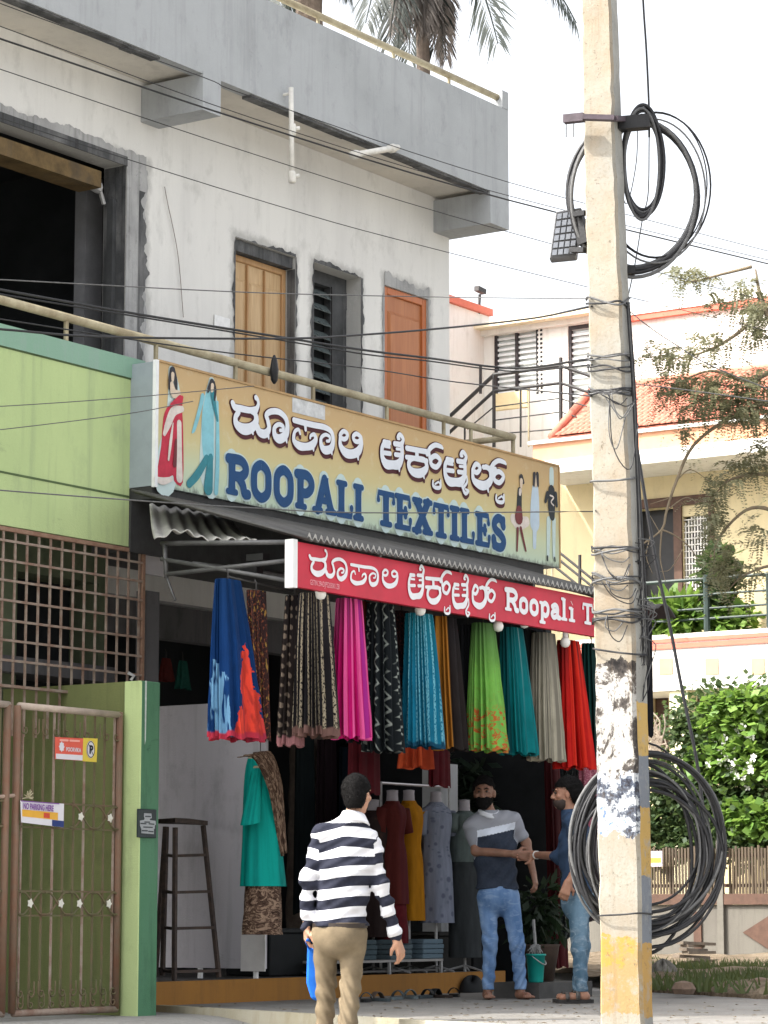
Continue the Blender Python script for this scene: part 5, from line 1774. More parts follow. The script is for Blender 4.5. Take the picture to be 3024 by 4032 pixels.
k_ = t.mix(t.ramp(t.noise(3, 6, .7), (.35, 0), (.65, 1)), (.24, .235, .215), (.34, .335, .31))
gy = (.16, .175, .20)
for z0, z1, c in ((pz(3715), pz(3450), gy), (pz(3450), pz(3180), (.42, .27, .08)), (pz(3180), pz(2975), gy), (pz(2975), pz(2765), (.44, .29, .09)), (pz(4010), pz(3715), (.40, .24, .07))):
    k_ = t.mix(t.math('MULTIPLY', band(z0, z1), t.ramp(t.noise(8, 6, .75, t.map(loc=(z0, 1, 1))), (.33, .15), (.47, .95))), k_, c)
k_ = t.mix(t.math('MULTIPLY', t.ramp(t.noise(24, 5, .75), (.58, 0), (.68, 1)), .6), k_, (.09, .08, .07))
t.bump(t.noise(40, 5, .7), .5, .01)
m_poleside = t.out(k_)
# corner lines of the shaft: front left, front right, back right in the photograph
prof = [(4300, 2368, 2535, 2574), (4032, 2366, 2530, 2570), (3300, 2352, 2515, 2562), (2600, 2340, 2498, 2545), (2000, 2332, 2478, 2520), (1400, 2318, 2452, 2486), (900, 2306, 2432, 2464), (450, 2296, 2416, 2446), (0, 2290, 2402, 2430), (-700, 2276, 2382, 2408)]
rr = random.Random(12)
V = []
rows = []
P_ = []
for i in range(len(prof) - 1):
    for k in range(9):
        s = k / 9
        P_.append([prof[i][j] * (1 - s) + prof[i + 1][j] * s for j in range(4)])
P_.append(prof[-1])
b = MB()
for py, xl_, xm, xr_ in P_:
    j = lambda: (rr.random() - .5) * 8
    a, c, d = pp(xl_ + j(), py), pp(xm + j(), py, -.06), pp(xr_ + j() * .5, py, .10)
    e = a + (d - c)
    chm = .10
    ring = [a + (e - a) * .08, a + (c - a) * .05, c + (a - c) * .07, c + (d - c) * .14, d, e]
    rows.append(ring)
b.add([p for r in rows for p in r], [])
n = 6
for i in range(len(rows) - 1):
    for k in range(n):
        b.mi = 1 if k in (3, 4) else 0
        b.f.append((i * n + k, i * n + (k + 1) % n, (i + 1) * n + (k + 1) % n, (i + 1) * n + k))
        b.m.append(b.mi)
b.f.append(tuple((len(rows) - 1) * n + k for k in range(n)))
b.m.append(0)
root = empty('concrete_pole', (pp(2450, 4032)[0], pp(2450, 4032)[1], POLB), 'weathered square concrete utility pole with torn posters and yellow paint', 'pole')
shaft = b.build('shaft', [m_pole, m_poleside], root)


def ring_wire(parent, pts, r, m=m_wire, nm='tie_wire'): return MB().tube(spline(pts, 5), r, 5).build(nm, m, parent, smooth=True)


# steel clamp and cross arm
b = MB()
b.bar(pp(2222, 470, -.05), pp(2300, 462, -.10), .05, .05)
b.bar(pp(2296, 462, -.12), pp(2420, 466, -.16), .05, .03)
b.bar(pp(2418, 466, -.16), pp(2452, 470, .05), .05, .03)
b.build('clamp', M('violet_rust_steel', (.06, .045, .055), .6, .35, 15), root)
for px in (2229, 2259):
    MB().tube([pp(px, 475), pp(px, 540)], .004, 5).build('hook', m_wireg, root)
b = MB()
b.bar(pp(2432, 490, .06), pp(2555, 480, .06), .085, .08)
b.build('bracket', m_black, root)
# ties and tangles round the shaft
rr = random.Random(21)
for py, n_, sp_ in ((1195, 2, 26), (1405, 3, 16), (1445, 2, 12), (1540, 5, 14), (1890, 1, 4), (2165, 4, 16), (2285, 5, 22), (2405, 3, 14), (2440, 3, 22), (2565, 1, 6), (3600, 1, 4)):
    for k in range(n_):
        kk = int(np.clip(round((4300 - py) / (4300 + 700) * 0), 0, 0))
        xl_ = np.interp(py, [p[0] for p in prof][::-1], [p[1] for p in prof][::-1])
        xm = np.interp(py, [p[0] for p in prof][::-1], [p[2] for p in prof][::-1])
        xr_ = np.interp(py, [p[0] for p in prof][::-1], [p[3] for p in prof][::-1])
        d = lambda: (rr.random() - .5) * 2 * sp_
        sl = rr.random() * 26 - 13
        ring_wire(root, [pp(xl_ - 4, py + d() + sl, .02), pp(xl_ + 4, py + d() + sl * .8, -.03), pp((xl_ + xm) / 2, py + d(), -.07), pp(xm - 2, py + d() - sl * .6, -.10), pp(xr_ + 3, py + d() - sl, .10)],
                  .0045 + .003 * rr.random(), m_wire if rr.random() > .35 else m_wireg)
for k in range(14):       # loose drooping loops at the big tie and lower bundles
    y0 = [1550, 2180, 2290, 1550, 2420][k % 5]
    x0, x1 = 2350 + rr.random() * 60, 2430 + rr.random() * 60
    dp_ = 40 + rr.random() * 260 if y0 == 1550 else 20 + rr.random() * 90
    ring_wire(root, [pp(x0, y0, -.10), pp((x0 + x1) / 2 - 30 + 40 * rr.random(), y0 + dp_ * .7, -.11), pp(x1 - 20 * rr.random(), y0 + dp_, -.11), pp(x1 + 25, y0 + dp_ * .4, -.09)], .0035, m_wireg if k % 2 else m_wire, 'loose_wire')
for k in range(14):       # tangle on the right edge of the pole
    y0 = 2100 + rr.random() * 520
    x0 = 2500 + rr.random() * 25
    ring_wire(root, [pp(x0, y0, 0), pp(x0 + 30 + 50 * rr.random(), y0 + 60 * (rr.random() - .4), .05), pp(x0 + 10 + 40 * rr.random(), y0 + 60 + 80 * rr.random(), .05), pp(x0 + 10, y0 + 150 * rr.random() + 60, .02)], .0035, m_wireg if k % 3 else m_wire, 'loose_wire')
for dx, m_ in ((4, m_wire), (16, m_wireg), (26, m_wire)):   # cables running down the pole's side
    ring_wire(root, [pp(2466 + dx * .4, 1190, .02), pp(2486 + dx * .5, 1500, .02), pp(2505 + dx * .5, 1900, .02), pp(2514 + dx * .8, 2200, .02), pp(2532 + dx, 2620, .06)], .006, m_, 'down_cable')

# coils of black cable: upper on the bracket, lower on the pole


def coil(name, label, cx, cy, rx, ry, n, spread, r, dd, seed, squash=.0):
    rr = random.Random(seed)
    root = empty(name, pp(cx, cy, dd), label, 'cable coil')
    for k in range(n):
        ax, ay = rx * (1 + spread * (rr.random() - .5)), ry * (1 + spread * (rr.random() - .5))
        ox, oy = rx * spread * .5 * (rr.random() - .5), ry * spread * .7 * (rr.random() - .5)
        ph, e1 = rr.random() * 6.28, .03 * rr.random()
        pts = []
        for i in range(49):
            a = 2 * math.pi * i / 48
            q = 1 + e1 * math.sin(2 * a + ph)
            pts.append(pp(cx + ox + ax * q * math.cos(a), cy + oy + ay * q * math.sin(a), dd + .06 * (rr.random() * .02 + (k / n - .5)) + squash * math.cos(a)))
        MB().tube(pts, r * (.7 + .6 * rr.random()), 6, cap=False).build('cable_turn', m_wire if k % 4 else m_wireg, root, smooth=True)
    return root


coil('cable_coil', 'big low coil of black cable hung on the pole in front of the bush', 2545, 3342, 250, 312, 22, .46, .0095, .22, 3, .05)
coil('cable_coil', 'wide high coil of black cable hung from the bracket near the top of the pole', 2492, 770, 250, 300, 9, .08, .012, .20, 5, .03)
coil('cable_coil', 'narrow inner coil of grey cable hung from the pole bracket', 2530, 640, 72, 200, 7, .22, .011, .16, 8, .03)
coil('cable_coil', 'two thin stray cable loops around the high coil', 2580, 740, 205, 290, 3, .16, .005, .20, 9, .03)
for a_, lab in (((2480, 1062), 'black tape wrap holding the foot of the high cable coil'),):
    tag(MB().bar(pp(2455, 1066, .18), pp(2500, 1064, .18), .062, .05).build('tape_wrap', m_black), lab, 'tape')

# led lamp box behind the coil on the pole's left
lp = empty('lamp_box', pp(2240, 925, .15), 'grey lamp head with a grid of square lenses, tilted on the pole', 'lamp')
cs = [(2188, 832), (2290, 815), (2268, 1010), (2162, 1020)]
C4 = [pp(x, y, .12 + .06 * (x - 2160) / 130) for x, y in cs]
b = MB()
b.prism(C4, (.07, .03, -.01))
b.build('housing', M('lamp_housing', (.10, .10, .105), .5, .2, 12), lp, fix=True, bevel=.008)
for i in range(4):
    for j in range(6):
        def L4(u, v):
            return (C4[0] * (1 - u) + C4[1] * u) * (1 - v) + (C4[3] * (1 - u) + C4[2] * u) * v - np.array((.006, .004, 0))
        b = MB()
        e = .025
        u0, u1, v0, v1 = .06 + i * .22 + e, .06 + (i + 1) * .22 - e, .05 + j * .15 + e, .05 + (j + 1) * .15 - e * .6
        b.prism([L4(u0, v0), L4(u1, v0), L4(u1, v1), L4(u0, v1)], (-.006, -.004, 0))
        b.build('lens', M('lamp_lens', (.34, .36, .40), .2, .1, 12), lp, fix=True)
b = MB()
b.bar(pp(2262, 845, .12), pp(2306, 838, .05), .03, .03)
b.bar(pp(2250, 985, .12), pp(2306, 985, .05), .05, .03)
b.bar(pp(2275, 850, .16), pp(2300, 960, .14), .07, .04)
b.build('mount', m_black, lp)

# ---------------------------------------------------------------- overhead wires
WY = 11.0
wires = [
    ('topmost thin cable crossing the roof slab', [(-300, -110), (0, 13), (790, 300), (1000, 384), (2008, 719), (3300, 1060)], 10.6, .0032, 0),
    ('upper cable of the close pair crossing under the roof slab', [(-300, 5), (0, 103), (1000, 467), (2008, 772), (3300, 1090)], 10.7, .0032, 0),
    ('lower cable of the close pair crossing under the roof slab', [(-300, 60), (0, 152), (1000, 487), (2008, 789), (3300, 1105)], 10.72, .0065, 0),
    ('cable crossing the wall just below the slab beams', [(-300, 175), (0, 272), (1000, 607), (1961, 902), (3300, 1260)], 10.8, .0032, 0),
    ('cable sloping over the big dark opening and above the doors', [(-300, 355), (0, 464), (1000, 782), (1769, 995), (3300, 1370)], 10.9, .0032, 0),
    ('thin level cable crossing the doors at mid height', [(-300, 1090), (0, 1101), (1000, 1152), (1769, 1170), (2330, 1176)], 11.0, .004, 1),
    ('thick dark cable sagging past the wooden door to the pole', [(-300, 1080), (0, 1140), (564, 1240), (1100, 1326), (1440, 1379), (1677, 1408), (2020, 1450), (2330, 1412)], 11.1, .009, 0),
    ('second cable twisted beside the thick dark one', [(-300, 1100), (0, 1158), (564, 1250), (1100, 1338), (1440, 1395), (1677, 1420), (2020, 1462), (2330, 1436)], 11.15, .006, 0),
    ('cable crossing level then rising to the pole past the brown door', [(-300, 1285), (0, 1296), (400, 1326), (1100, 1333), (1398, 1320), (1769, 1290), (2100, 1253), (2330, 1206)], 11.0, .008, 0),
    ('thin cable sloping across the lower part of the doors', [(-300, 1210), (0, 1256), (800, 1377), (1433, 1449), (1785, 1503), (2330, 1560)], 11.1, .005, 0),
    ('cable running level across the lower letters of the tan sign to the pole', [(-300, 1900), (0, 1930), (600, 1975), (1000, 2000), (1450, 2019), (2300, 2014), (2345, 2010)], 11.2, .005, 1),
    ('upper fine cable in front of the light green wall', [(-300, 1610), (0, 1600), (497, 1566), (1000, 1520)], 12.6, .0035, 1),
    ('lower fine cable in front of the light green wall', [(-300, 1720), (0, 1692), (497, 1630), (760, 1580)], 12.6, .0035, 1),
]
for lab, pts, y, r, g_ in wires:
    P = [at(a, c, Y=y) for a, c in pts]
    if pts[-1][0] in (2330, 2345): P[-1] = pp(pts[-1][0], pts[-1][1], -.02)
    b = MB()
    b.tube(spline(P, 6), r, 5)
    tag(b.build('overhead_cable', m_wireg if g_ else m_wire, smooth=True), lab, 'cable', 'overhead cables')
for lab, pts, dd, r, m_ in (
    ('straight cable dropping from the sky to the bracket on the pole', [(2520, -300), (2532, 0), (2545, 200), (2555, 420), (2556, 540)], .2, .007, m_wire),
    ('thin tie line from the cable coil down to the pole', [(2556, 540), (2552, 760), (2530, 860), (2500, 1040), (2468, 1190)], .2, .004, m_wireg),
    ('hair thin line looping inside the high coil', [(2510, 480), (2505, 640), (2470, 800), (2440, 740)], .2, .0035, m_wireg),
    ('cable running down along the right side of the pole top', [(2392, -300), (2412, 0), (2430, 420)], .1, .006, m_wire),
    ('long dark cable drooping from the pole past the balcony to the bush', [(2480, 1480), (2500, 1700), (2530, 1900), (2580, 2200), (2640, 2480), (2690, 2740), (2740, 2980), (2765, 3160), (2790, 3380)], .5, .011, m_wire),
    ('slack line from the pole out to the tree branch', [(2460, 1210), (2560, 1290), (2650, 1350), (2800, 1440), (3100, 1560)], .6, .004, m_wireg),
    ('thin line from the pole across the far red tiled roof', [(2490, 1510), (2700, 1535), (3100, 1590)], .8, .004, m_wireg)):
    b = MB()
    b.tube(spline([pp(a, c, dd) for a, c in pts], 6), r, 5)
    tag(b.build('cable', m_, smooth=True), lab, 'cable')

# ---------------------------------------------------------------- small things at the shop front
# footwear in front of the plinth
m_soles = [M('sole_' + c, c, .7, .25, 20) for c in ('#16181a', '#3a4347', '#5b6669', '#2b2320', '#101214', '#50443c')]


def sandal(lab, px, py, m, m2, rot, cat='sandal'):
    q = at(px, py, Z=.172)
    root = empty('sandal', q, lab, cat, 'sandals left in front of the plinth', rz=rot)
    pts = []
    for k in range(14):
        a = 2 * math.pi * k / 14
        pts.append((.125 * math.cos(a), (.043 + .008 * math.cos(a)) * math.sin(a), .0))
    b = MB()
    b.prism(pts, (0, 0, .022))
    b.build('sole', m, root, local=True, fix=True)
    b = MB()
    b.grid(8, 5, lambda u, v: (.02 + .06 * v, -.046 + .092 * u, .022 + .045 * math.sin(math.pi * u) ** .7))
    o = b.build('strap', m2, root, local=True, smooth=True)
    o.modifiers.new('s', 'SOLIDIFY').thickness = .006
    return root


for i, (px, py, a, c, rot, lab) in enumerate((
    (1440, 3925, 0, 1, .5, 'dark sandal nearest the striped man, lying flat'), (1500, 3922, 1, 5, 1.2, 'grey brown sandal second from the striped man'),
    (1560, 3916, 2, 1, .3, 'pale grey sandal pointing along the plinth'), (1622, 3912, 2, 2, .9, 'lightest sandal in the middle of the row'),
    (1675, 3910, 1, 0, .2, 'slate sandal with black strap right of the lightest one'), (1735, 3908, 3, 0, 1.5, 'brown black sandal beside the heaped black pair'),
    (1790, 3904, 4, 4, .7, 'flat black sandal of the heaped pair'))):
    py += 20
    sandal(lab, px, py, m_soles[a], m_soles[c], rot)
q = at(1860, 3908, Z=.17)
b = MB()
b.grid(20, 10, lambda u, v: (q[0] + .16 * math.cos(u * 6.283) * math.sin(v * 1.57) ** .7, q[1] + .09 * math.sin(u * 6.283) * math.sin(v * 1.57) ** .7, .171 + .12 * math.cos(v * 1.57) * (1 + .25 * math.sin(u * 18))))
tag(b.build('black_shoe', m_soles[4], smooth=True), 'upright black shoe by the barefoot bearded man', 'shoe')

# teal bucket with a broom head, dark potted plant
q = at(2110, 3868, D=22.3)
qs_ = q
BZ = q[2]
boxo('low_step', M('dark_step', (.07, .068, .065), .9, .25, 6), shop, q[0] - .10, q[0] + .75, q[1] - .09, q[1] + .34, .1, BZ - .002)
q = np.array((q[0], q[1], BZ))
bk = empty('bucket', q, 'teal plastic bucket standing behind the two men shaking hands', 'bucket')
m_teal = M('teal_plastic', '#138d82', .4, .1, 8, 0)
b = MB()
b.lathe((q[0], q[1], BZ), [(.058, 0), (.06, .01), (.076, .21), (.084, .212), (.084, .225), (.076, .227), (.072, .22), (.058, .03)], 20)
b.build('pail', m_teal, bk, smooth=True)
b = MB()
b.tube(spline([(q[0] - .08, q[1], BZ + .22), (q[0] - .03, q[1] - .078, BZ + .15), (q[0] + .06, q[1] - .06, BZ + .15), (q[0] + .08, q[1], BZ + .22)], 6), .005, 5)
b.build('handle', m_galv, bk)
b = MB()
rr = random.Random(6)
for i in range(60):
    a = rr.random() * 6.28
    b.tube([(q[0] + .015 * math.cos(a), q[1] + .015 * math.sin(a), BZ + .30), (q[0] + .07 * math.cos(a) * rr.random(), q[1] + .07 * math.sin(a) * rr.random(), BZ + .21 + .08 * rr.random())], [.006, .004], 4)
b.tube([(q[0], q[1], BZ + .28), (q[0] + .02, q[1] + .03, BZ + .5)], .014, 6)
tag(b.build('mop', M('mop_grey', (.25, .25, .24), .9, .3, 30)), 'grey mop head resting in the teal bucket', 'mop')


def leaves(mb, centre, rad, n, size, rr, elong=2.2, droop=.3, shell=.55, flat=1.0):
    for _ in range(n):
        v = Vector((rr.gauss(0, 1), rr.gauss(0, 1), rr.gauss(0, 1))).normalized()
        k = (shell + (1 - shell) * rr.random())
        p = Vector(centre) + Vector((v.x * rad[0], v.y * rad[1], v.z * rad[2])) * k
        leaf(mb, p, v, size * (.6 + .8 * rr.random()), rr, elong, droop)


def leaf(mb, p, v, s, rr, elong=2.2, droop=.3):
    d = (v * .6 + Vector((rr.gauss(0, .6), rr.gauss(0, .6), rr.gauss(0, .5) - droop))).normalized()
    n_ = Vector((rr.gauss(0, .5), rr.gauss(0, .5), 1)).normalized()
    u = d.cross(n_).normalized() * s / elong
    q = p + d * s
    m_ = p + d * s * .5
    o = len(mb.v)
    mb.v += [tuple(p), tuple(m_ + u), tuple(q), tuple(m_ - u)]
    mb.f.append((o, o + 1, o + 2, o + 3))
    mb.m.append(mb.mi)


def leafmat(name, c1, c2, c3, scale=1.2):
    t = NT(name, .55, .35)
    a = t.noise(scale, 4, .6)
    g = t.n('ShaderNodeNewGeometry')
    k = t.mix(t.ramp(a, (.35, 0), (.65, 1)), c1, c2)
    k = t.mix(t.math('MULTIPLY', g.outputs['Random Per Island'], .6), k, c3)
    t.out(k)
    tr = t.n('ShaderNodeBsdfTranslucent')
    t.l(t.mix(.5, k, tuple(min(1, x * 2.2) for x in c3)), tr.inputs[0])
    ms = t.n('ShaderNodeMixShader')
    ms.inputs[0].default_value = .35
    t.l(t.b.outputs[0], ms.inputs[1])
    t.l(tr.outputs[0], ms.inputs[2])
    t.l(ms.outputs[0], t.t.nodes['Material Output'].inputs[0])
    return t.mat


m_leafd = leafmat('dark_leaf', (.008, .016, .008), (.014, .026, .011), (.02, .035, .014))
q = np.array((qs_[0] + .35, qs_[1] + .1, BZ))
pl = empty('potted_plant', q, 'dark bushy potted plant behind the teal bucket', 'plant')
b = MB()
b.lathe((q[0], q[1] + .08, BZ), [(.12, 0), (.17, .28), (.18, .30), (.16, .30)], 14)
b.build('pot', M('dark_pot', (.06, .04, .03), .8, .3, 8), pl, smooth=True)
b = MB()
rr = random.Random(15)
leaves(b, (q[0], q[1] + .08, BZ + .55), (.26, .26, .30), 420, .12, rr, 5, .5, .2)
b.build('foliage', m_leafd, pl)
q = at(1850, 3120, Y=13.62)
b = MB()
leaves(b, (q[0], q[1], q[2] - .1), (.26, .22, .6), 300, .14, rr, 2.0, .2, .0)
tag(b.build('indoor_plant', leafmat('dim_leaf', (.012, .024, .014), (.02, .035, .02), (.05, .07, .045))), 'leafy plant seen in the dark just right of the white pillar', 'plant')

# black cap lamp and plant at the awning's right end, beside the pole
q = at(2560, 2400, Y=11.1)
b = MB()
b.grid(16, 6, lambda u, v: (q[0] + .32 * (u - .45), 11.1 + .3 * (v - .5), q[2] + .10 * math.cos((u - .4) * 2.6) - .06))
o = b.build('bent_sheet', M('dark_sheet_end', (.05, .045, .045), .6, .3, 8), smooth=True)
o.modifiers.new('s', 'SOLIDIFY').thickness = .012
tag(o, 'dark bent sheet end jutting out beyond the pole at the awning corner', 'sheet')

# ---------------------------------------------------------------- the sunlit house across the plot, its wall and garden
XL, XBc, XU = 40.5, 39.2, 41.6
hp = lambda px, py, X: at(px, py, X=X)
HYr, HYl = 11.0, 27.5          # the house runs along Y
m_hyel = plaster('house_yellow', (.64, .54, .33), (.45, .38, .25), (.62, .52, .32))
m_hwhite = plaster('house_white', (.74, .72, .68), (.5, .46, .40), (.70, .67, .63), grime=.6)
m_hor = M('house_orange_trim', (.54, .15, .10), .8, .1, 4)
m_horp = M('house_peach_band', (.60, .30, .18), .8, .1, 4)
m_hbr = M('house_brown_wood', (.085, .045, .03), .6, .3, 8)
m_tile = M('red_roof_tile', (.50, .18, .125), .75, .25, 5, .2)
house = empty('villa', (XL, 20, 0), 'sunlit cream and white two storey villa with red tiled awning and planted balcony', 'house')

zB1 = hp(2600, 2500, XBc)[2]         # balcony parapet top
zB0 = hp(2700, 2716, XBc)[2]         # balcony underside
zC0 = hp(2400, 1840, XBc)[2]         # canopy underside
zC1 = hp(2300, 1798, XBc)[2]
zC2 = hp(2300, 1727, XBc)[2]
zE = hp(2300, 1713, XBc)[2]
zT = hp(2490, 1522, XU)[2]
zTop = hp(2700, 1240, XU)[2]
yCl = hp(2073, 1800, XBc)[1]
# lower walls
yd0, yd1 = hp(2655, 2100, XL)[1], hp(2498, 2100, XL)[1]
yg0, yg1 = hp(2795, 2100, XL)[1], hp(2690, 2100, XL)[1]
zd1 = hp(2600, 2000, XL)[2]
zg0, zg1 = hp(2740, 2355, XL)[2], hp(2740, 2030, XL)[2]
b = MB()


def xwall(mb, x, y0, y1, z0, z1, holes):
    Y_ = sorted({y0, y1, *[h[0] for h in holes], *[h[1] for h in holes]})
    Z_ = sorted({z0, z1, *[h[2] for h in holes], *[h[3] for h in holes]})
    for i in range(len(Y_) - 1):
        for j in range(len(Z_) - 1):
            cy, cz = (Y_[i] + Y_[i + 1]) / 2, (Z_[j] + Z_[j + 1]) / 2
            if any(h[0] < cy < h[1] and h[2] < cz < h[3] for h in holes): continue
            mb.quad((x, Y_[i + 1], Z_[j]), (x, Y_[i], Z_[j]), (x, Y_[i], Z_[j + 1]), (x, Y_[i + 1], Z_[j + 1]))
    for a, c, e, f in holes:
        d = .2
        mb.quad((x, a, e), (x, a, f), (x + d, a, f), (x + d, a, e))
        mb.quad((x, c, e), (x + d, c, e), (x + d, c, f), (x, c, f))
        mb.quad((x, a, f), (x, c, f), (x + d, c, f), (x + d, a, f))
        mb.quad((x, a, e), (x + d, a, e), (x + d, c, e), (x, c, e))


xwall(b, XL, HYr, HYl, zB0, zC0 + .2, [(yd0, yd1, zB0 + .1, zd1), (yg0, yg1, zg0, zg1)])
b.box(XL + .3, XL + 6, HYr, HYl, 0, zC0 + .1)
b.build('wall', m_hyel, house)
# ground floor wall
yk0, yk1 = hp(2632, 2800, XL)[1], hp(2570, 2800, XL)[1]
yq0, yq1 = hp(3000, 2760, XL)[1], hp(2712, 2760, XL)[1]
zs1, zs0 = hp(2600, 2735, XL)[2], hp(2600, 3050, XL)[2]
b = MB()
xwall(b, XL, HYr, HYl, 0, zB0 - .002, [(yk0, yk1, zs0, zs1), (yq0, yq1, hp(2750, 2860, XL)[2], zs1)])
b.build('wall', m_hyel, house)
for y0, y1, z0, z1 in ((yk0, yk1, zs0, zs1), (yq0, yq1, hp(2750, 2860, XL)[2], zs1)):
    wf = boxo('shutter', m_hbr, house, XL + .1, XL + .14, y0, y1, z0, z1)
    for k in range(6):
        zz_ = z0 + (z1 - z0) * (k + .5) / 6
        boxo('slat', m_hbr, wf, XL + .08, XL + .099, y0 + .02, y1 - .02, zz_ - .03, zz_ + .03)
yc0, yc1 = hp(2702, 2850, XBc)[1], hp(2632, 2850, XBc)[1]
boxo('column', M('cream_column', (.74, .68, .45), .8, .08, 4), house, XBc + .05, XBc + .4, yc0, yc1, 0, zB0 - .002)

# door, its frame, the white lattice window
boxo('dark_room', m_black, house, XL + .21, XL + .25, yd0 - .1, yd1 + .1, zB0, zd1 + .1)
df = MB()
df.box(XL - .06, XL - .003, yg0 - .1, yd1 + .2, zd1 + .002, zd1 + .16)
df.build('door_head', m_hbr, house)
for y0, y1 in ((yd1, yd1 + .08), (yg1 + .01, yd0 - .01), (yg0 - .09, yg0)):
    boxo('door_post', m_hbr, house, XL - .05, XL - .004, y0, y1, zg0 - .1, zd1)
boxo('sill', m_hbr, house, XL - .07, XL - .003, yg0 - .1, yg1 + .05, zg0 - .26, zg0)
lat = boxo('lattice_window', M('lattice_shade', (.06, .055, .05), .6, .3, 9), house, XL + .12, XL + .14, yg0, yg1, zg0, zg1)
for k in range(9):
    y = yg0 + (yg1 - yg0) * (k + .5) / 9
    MB().bar((XL + .05, y, zg0), (XL + .05, y, zg1 - (.10 if k in (0, 8) else .04 if k in (1, 7) else 0)), .022, .02).build('lattice_bar', m_hwhite, lat)
for k in range(13):
    z = zg0 + (zg1 - zg0) * (k + .5) / 13
    MB().bar((XL + .04, yg0, z), (XL + .04, yg1, z), .02, .018).build('lattice_bar', m_hwhite, lat)

# balcony slab, parapet, red mouldings and orange squares
b = MB()
b.box(XBc, XL - .003, HYr, hp(2480, 2600, XBc)[1] + 1.2, zB0, zB0 + .2)
b.box(XBc, XBc + .14, HYr, hp(2480, 2600, XBc)[1] + 1.2, zB0 + .203, zB1)
b.build('balcony', m_hwhite, house)
for py0, py1 in ((2520, 2535), (2541, 2560)):
    boxo('moulding', m_hor, house, XBc - .03, XBc - .001, HYr, hp(2480, 2600, XBc)[1] + 1.2, hp(2560, py1, XBc)[2], hp(2560, py0, XBc)[2])
for px in (2622, 2803, 2985):
    q0, q1 = hp(px - 26, 2594, XBc), hp(px + 27, 2655, XBc)
    boxo('orange_square', m_horp, house, XBc - .012, XBc - .001, q1[1], q0[1], q1[2], q0[2])
m_rail = M('dark_green_rail', (.03, .045, .04), .5, .3, 10)
brl = MB().tube([(XBc + .06, HYr, hp(2700, 2283, XBc)[2]), (XBc + .06, hp(2330, 2300, XBc)[1], hp(2700, 2283, XBc)[2])], .03, 6).build('balcony_rail', m_rail, house)
for py in (2345, 2400, 2440):
    z = hp(2700, py, XBc)[2]
    MB().tube([(XBc + .06, HYr, z), (XBc + .06, hp(2330, 2300, XBc)[1], z)], .02, 6).build('rail', m_rail, brl)
for px, r in ((2776, .055), (2340, .03), (3020, .04)):
    y = hp(px, 2400, XBc)[1]
    MB().tube([(XBc + .06, y, zB1), (XBc + .06, y, hp(px, 2262, XBc)[2])], r, 8).build('post', m_rail, brl)
# canopy: white fascia, peach band, tiled slope
boxo('canopy', m_hwhite, house, XBc, XU + 1, HYr, yCl, zC0, zC1)
boxo('canopy_band', m_horp, house, XBc + .08, XU + 1, HYr, yCl - .08, zC1 + .002, zC2)
boxo('eave', m_hwhite, house, XBc + .02, XU + 1, HYr, yCl - .02, zC2 + .002, zE)
yR0 = hp(2165, 1730, XBc)[1]
yR1 = hp(2335, 1575, XU)[1]
b = MB()
nu, nv = 220, 36


def roof(u, v):
    ys = HYr + (yR0 - HYr) * u
    ye = HYr + (yR1 - HYr) * u
    y = ys * (1 - v) + ye * v
    x = XBc + .04 + (XU - XBc - .04) * v
    z = zE + .03 + (zT - zE - .03) * v
    return (x, y, z + .035 * abs(math.sin(y * math.pi / .20)) - .045 * ((v * 12) % 1))


PT, NR = .112, 11


def tile_geo(mb, cx, y, r):
    """one curved roof tile: column centre y, row r"""
    o = len(mb.v)
    v0, v1 = r / NR, (r + 1.12) / NR
    for v, lift in ((v0, .030), (v1, .006)):
        x = XBc + .04 + (XU - XBc - .04) * v
        z = zE + .03 + (zT - zE - .03) * v
        for k in range(6):
            a = math.pi * k / 5
            mb.v.append((x - .018 * math.sin(a), y + PT * .5 * math.cos(a), z + lift + .030 * math.sin(a)))
    for k in range(5):
        mb.f.append((o + k, o + k + 1, o + 7 + k, o + 6 + k))
        mb.m.append(0)
    mb.f.append(tuple(o + k for k in range(5, -1, -1)))
    mb.m.append(0)


b.grid(60, 6, lambda u, v: np.array(roof(u, v)) * (0, 1, 0) + np.array((XBc + .04 + (XU - XBc - .04) * v, 0, zE + .015 + (zT - zE - .03) * v)))
tiles = []
y = HYr
while y < yR0 - .05:
    for r in range(NR):
        lim = yR0 + (yR1 - yR0) * ((r + .5) / NR)
        if y < lim - .05: tiles.append((y, r))
    y += PT
view = sorted([q for q in tiles if q[0] > 20.0], key=lambda q: q[0])
own = set(view[:300])
for q in tiles:
    if q not in own: tile_geo(b, 0, *q)
o = b.build('roof_tiles', m_tile, house, smooth=True)
o['kind'] = 'stuff'
tm = MB()
tile_geo(tm, 0, 0.0, 0)
t0 = tm.build('roof_tile', [m_tile], house, smooth=True)
dz_, dx_ = (zT - zE - .03) / NR, (XU - XBc - .04) / NR
first = True
m_tiles = [m_tile, M('roof_tile_pale', (.56, .18, .11), .75, .25, 5, .2), M('roof_tile_dark', (.40, .095, .06), .75, .25, 5, .2)]
rr = random.Random(19)
for q in view[:300]:
    if first: o, first = t0, False
    else:
        o = t0.copy()
        COL.objects.link(o)
        o.parent = house
    o.location = (r_x := dx_ * q[1] + (rr.random() - .5) * .008, q[0], dz_ * q[1] + (rr.random() - .5) * .008)
b = MB()
a0, a1 = Vector((XBc + .06, yR0, zE + .05)), Vector((XU, yR1, zT + .05))
b.tube([a0, a1], .07, 8)
b.tube([a1, Vector((XU, HYr, zT + .05))], .07, 8)
b.build('ridge_tiles', m_tile, house, smooth=True)
b = MB()
b.prism([(XBc + .06, yR0, zE), (XU, yR1, zT), (XU, yR0 + .5, zE)], (.02, 0, 0))
b.build('roof_side', m_hwhite, house, fix=True)

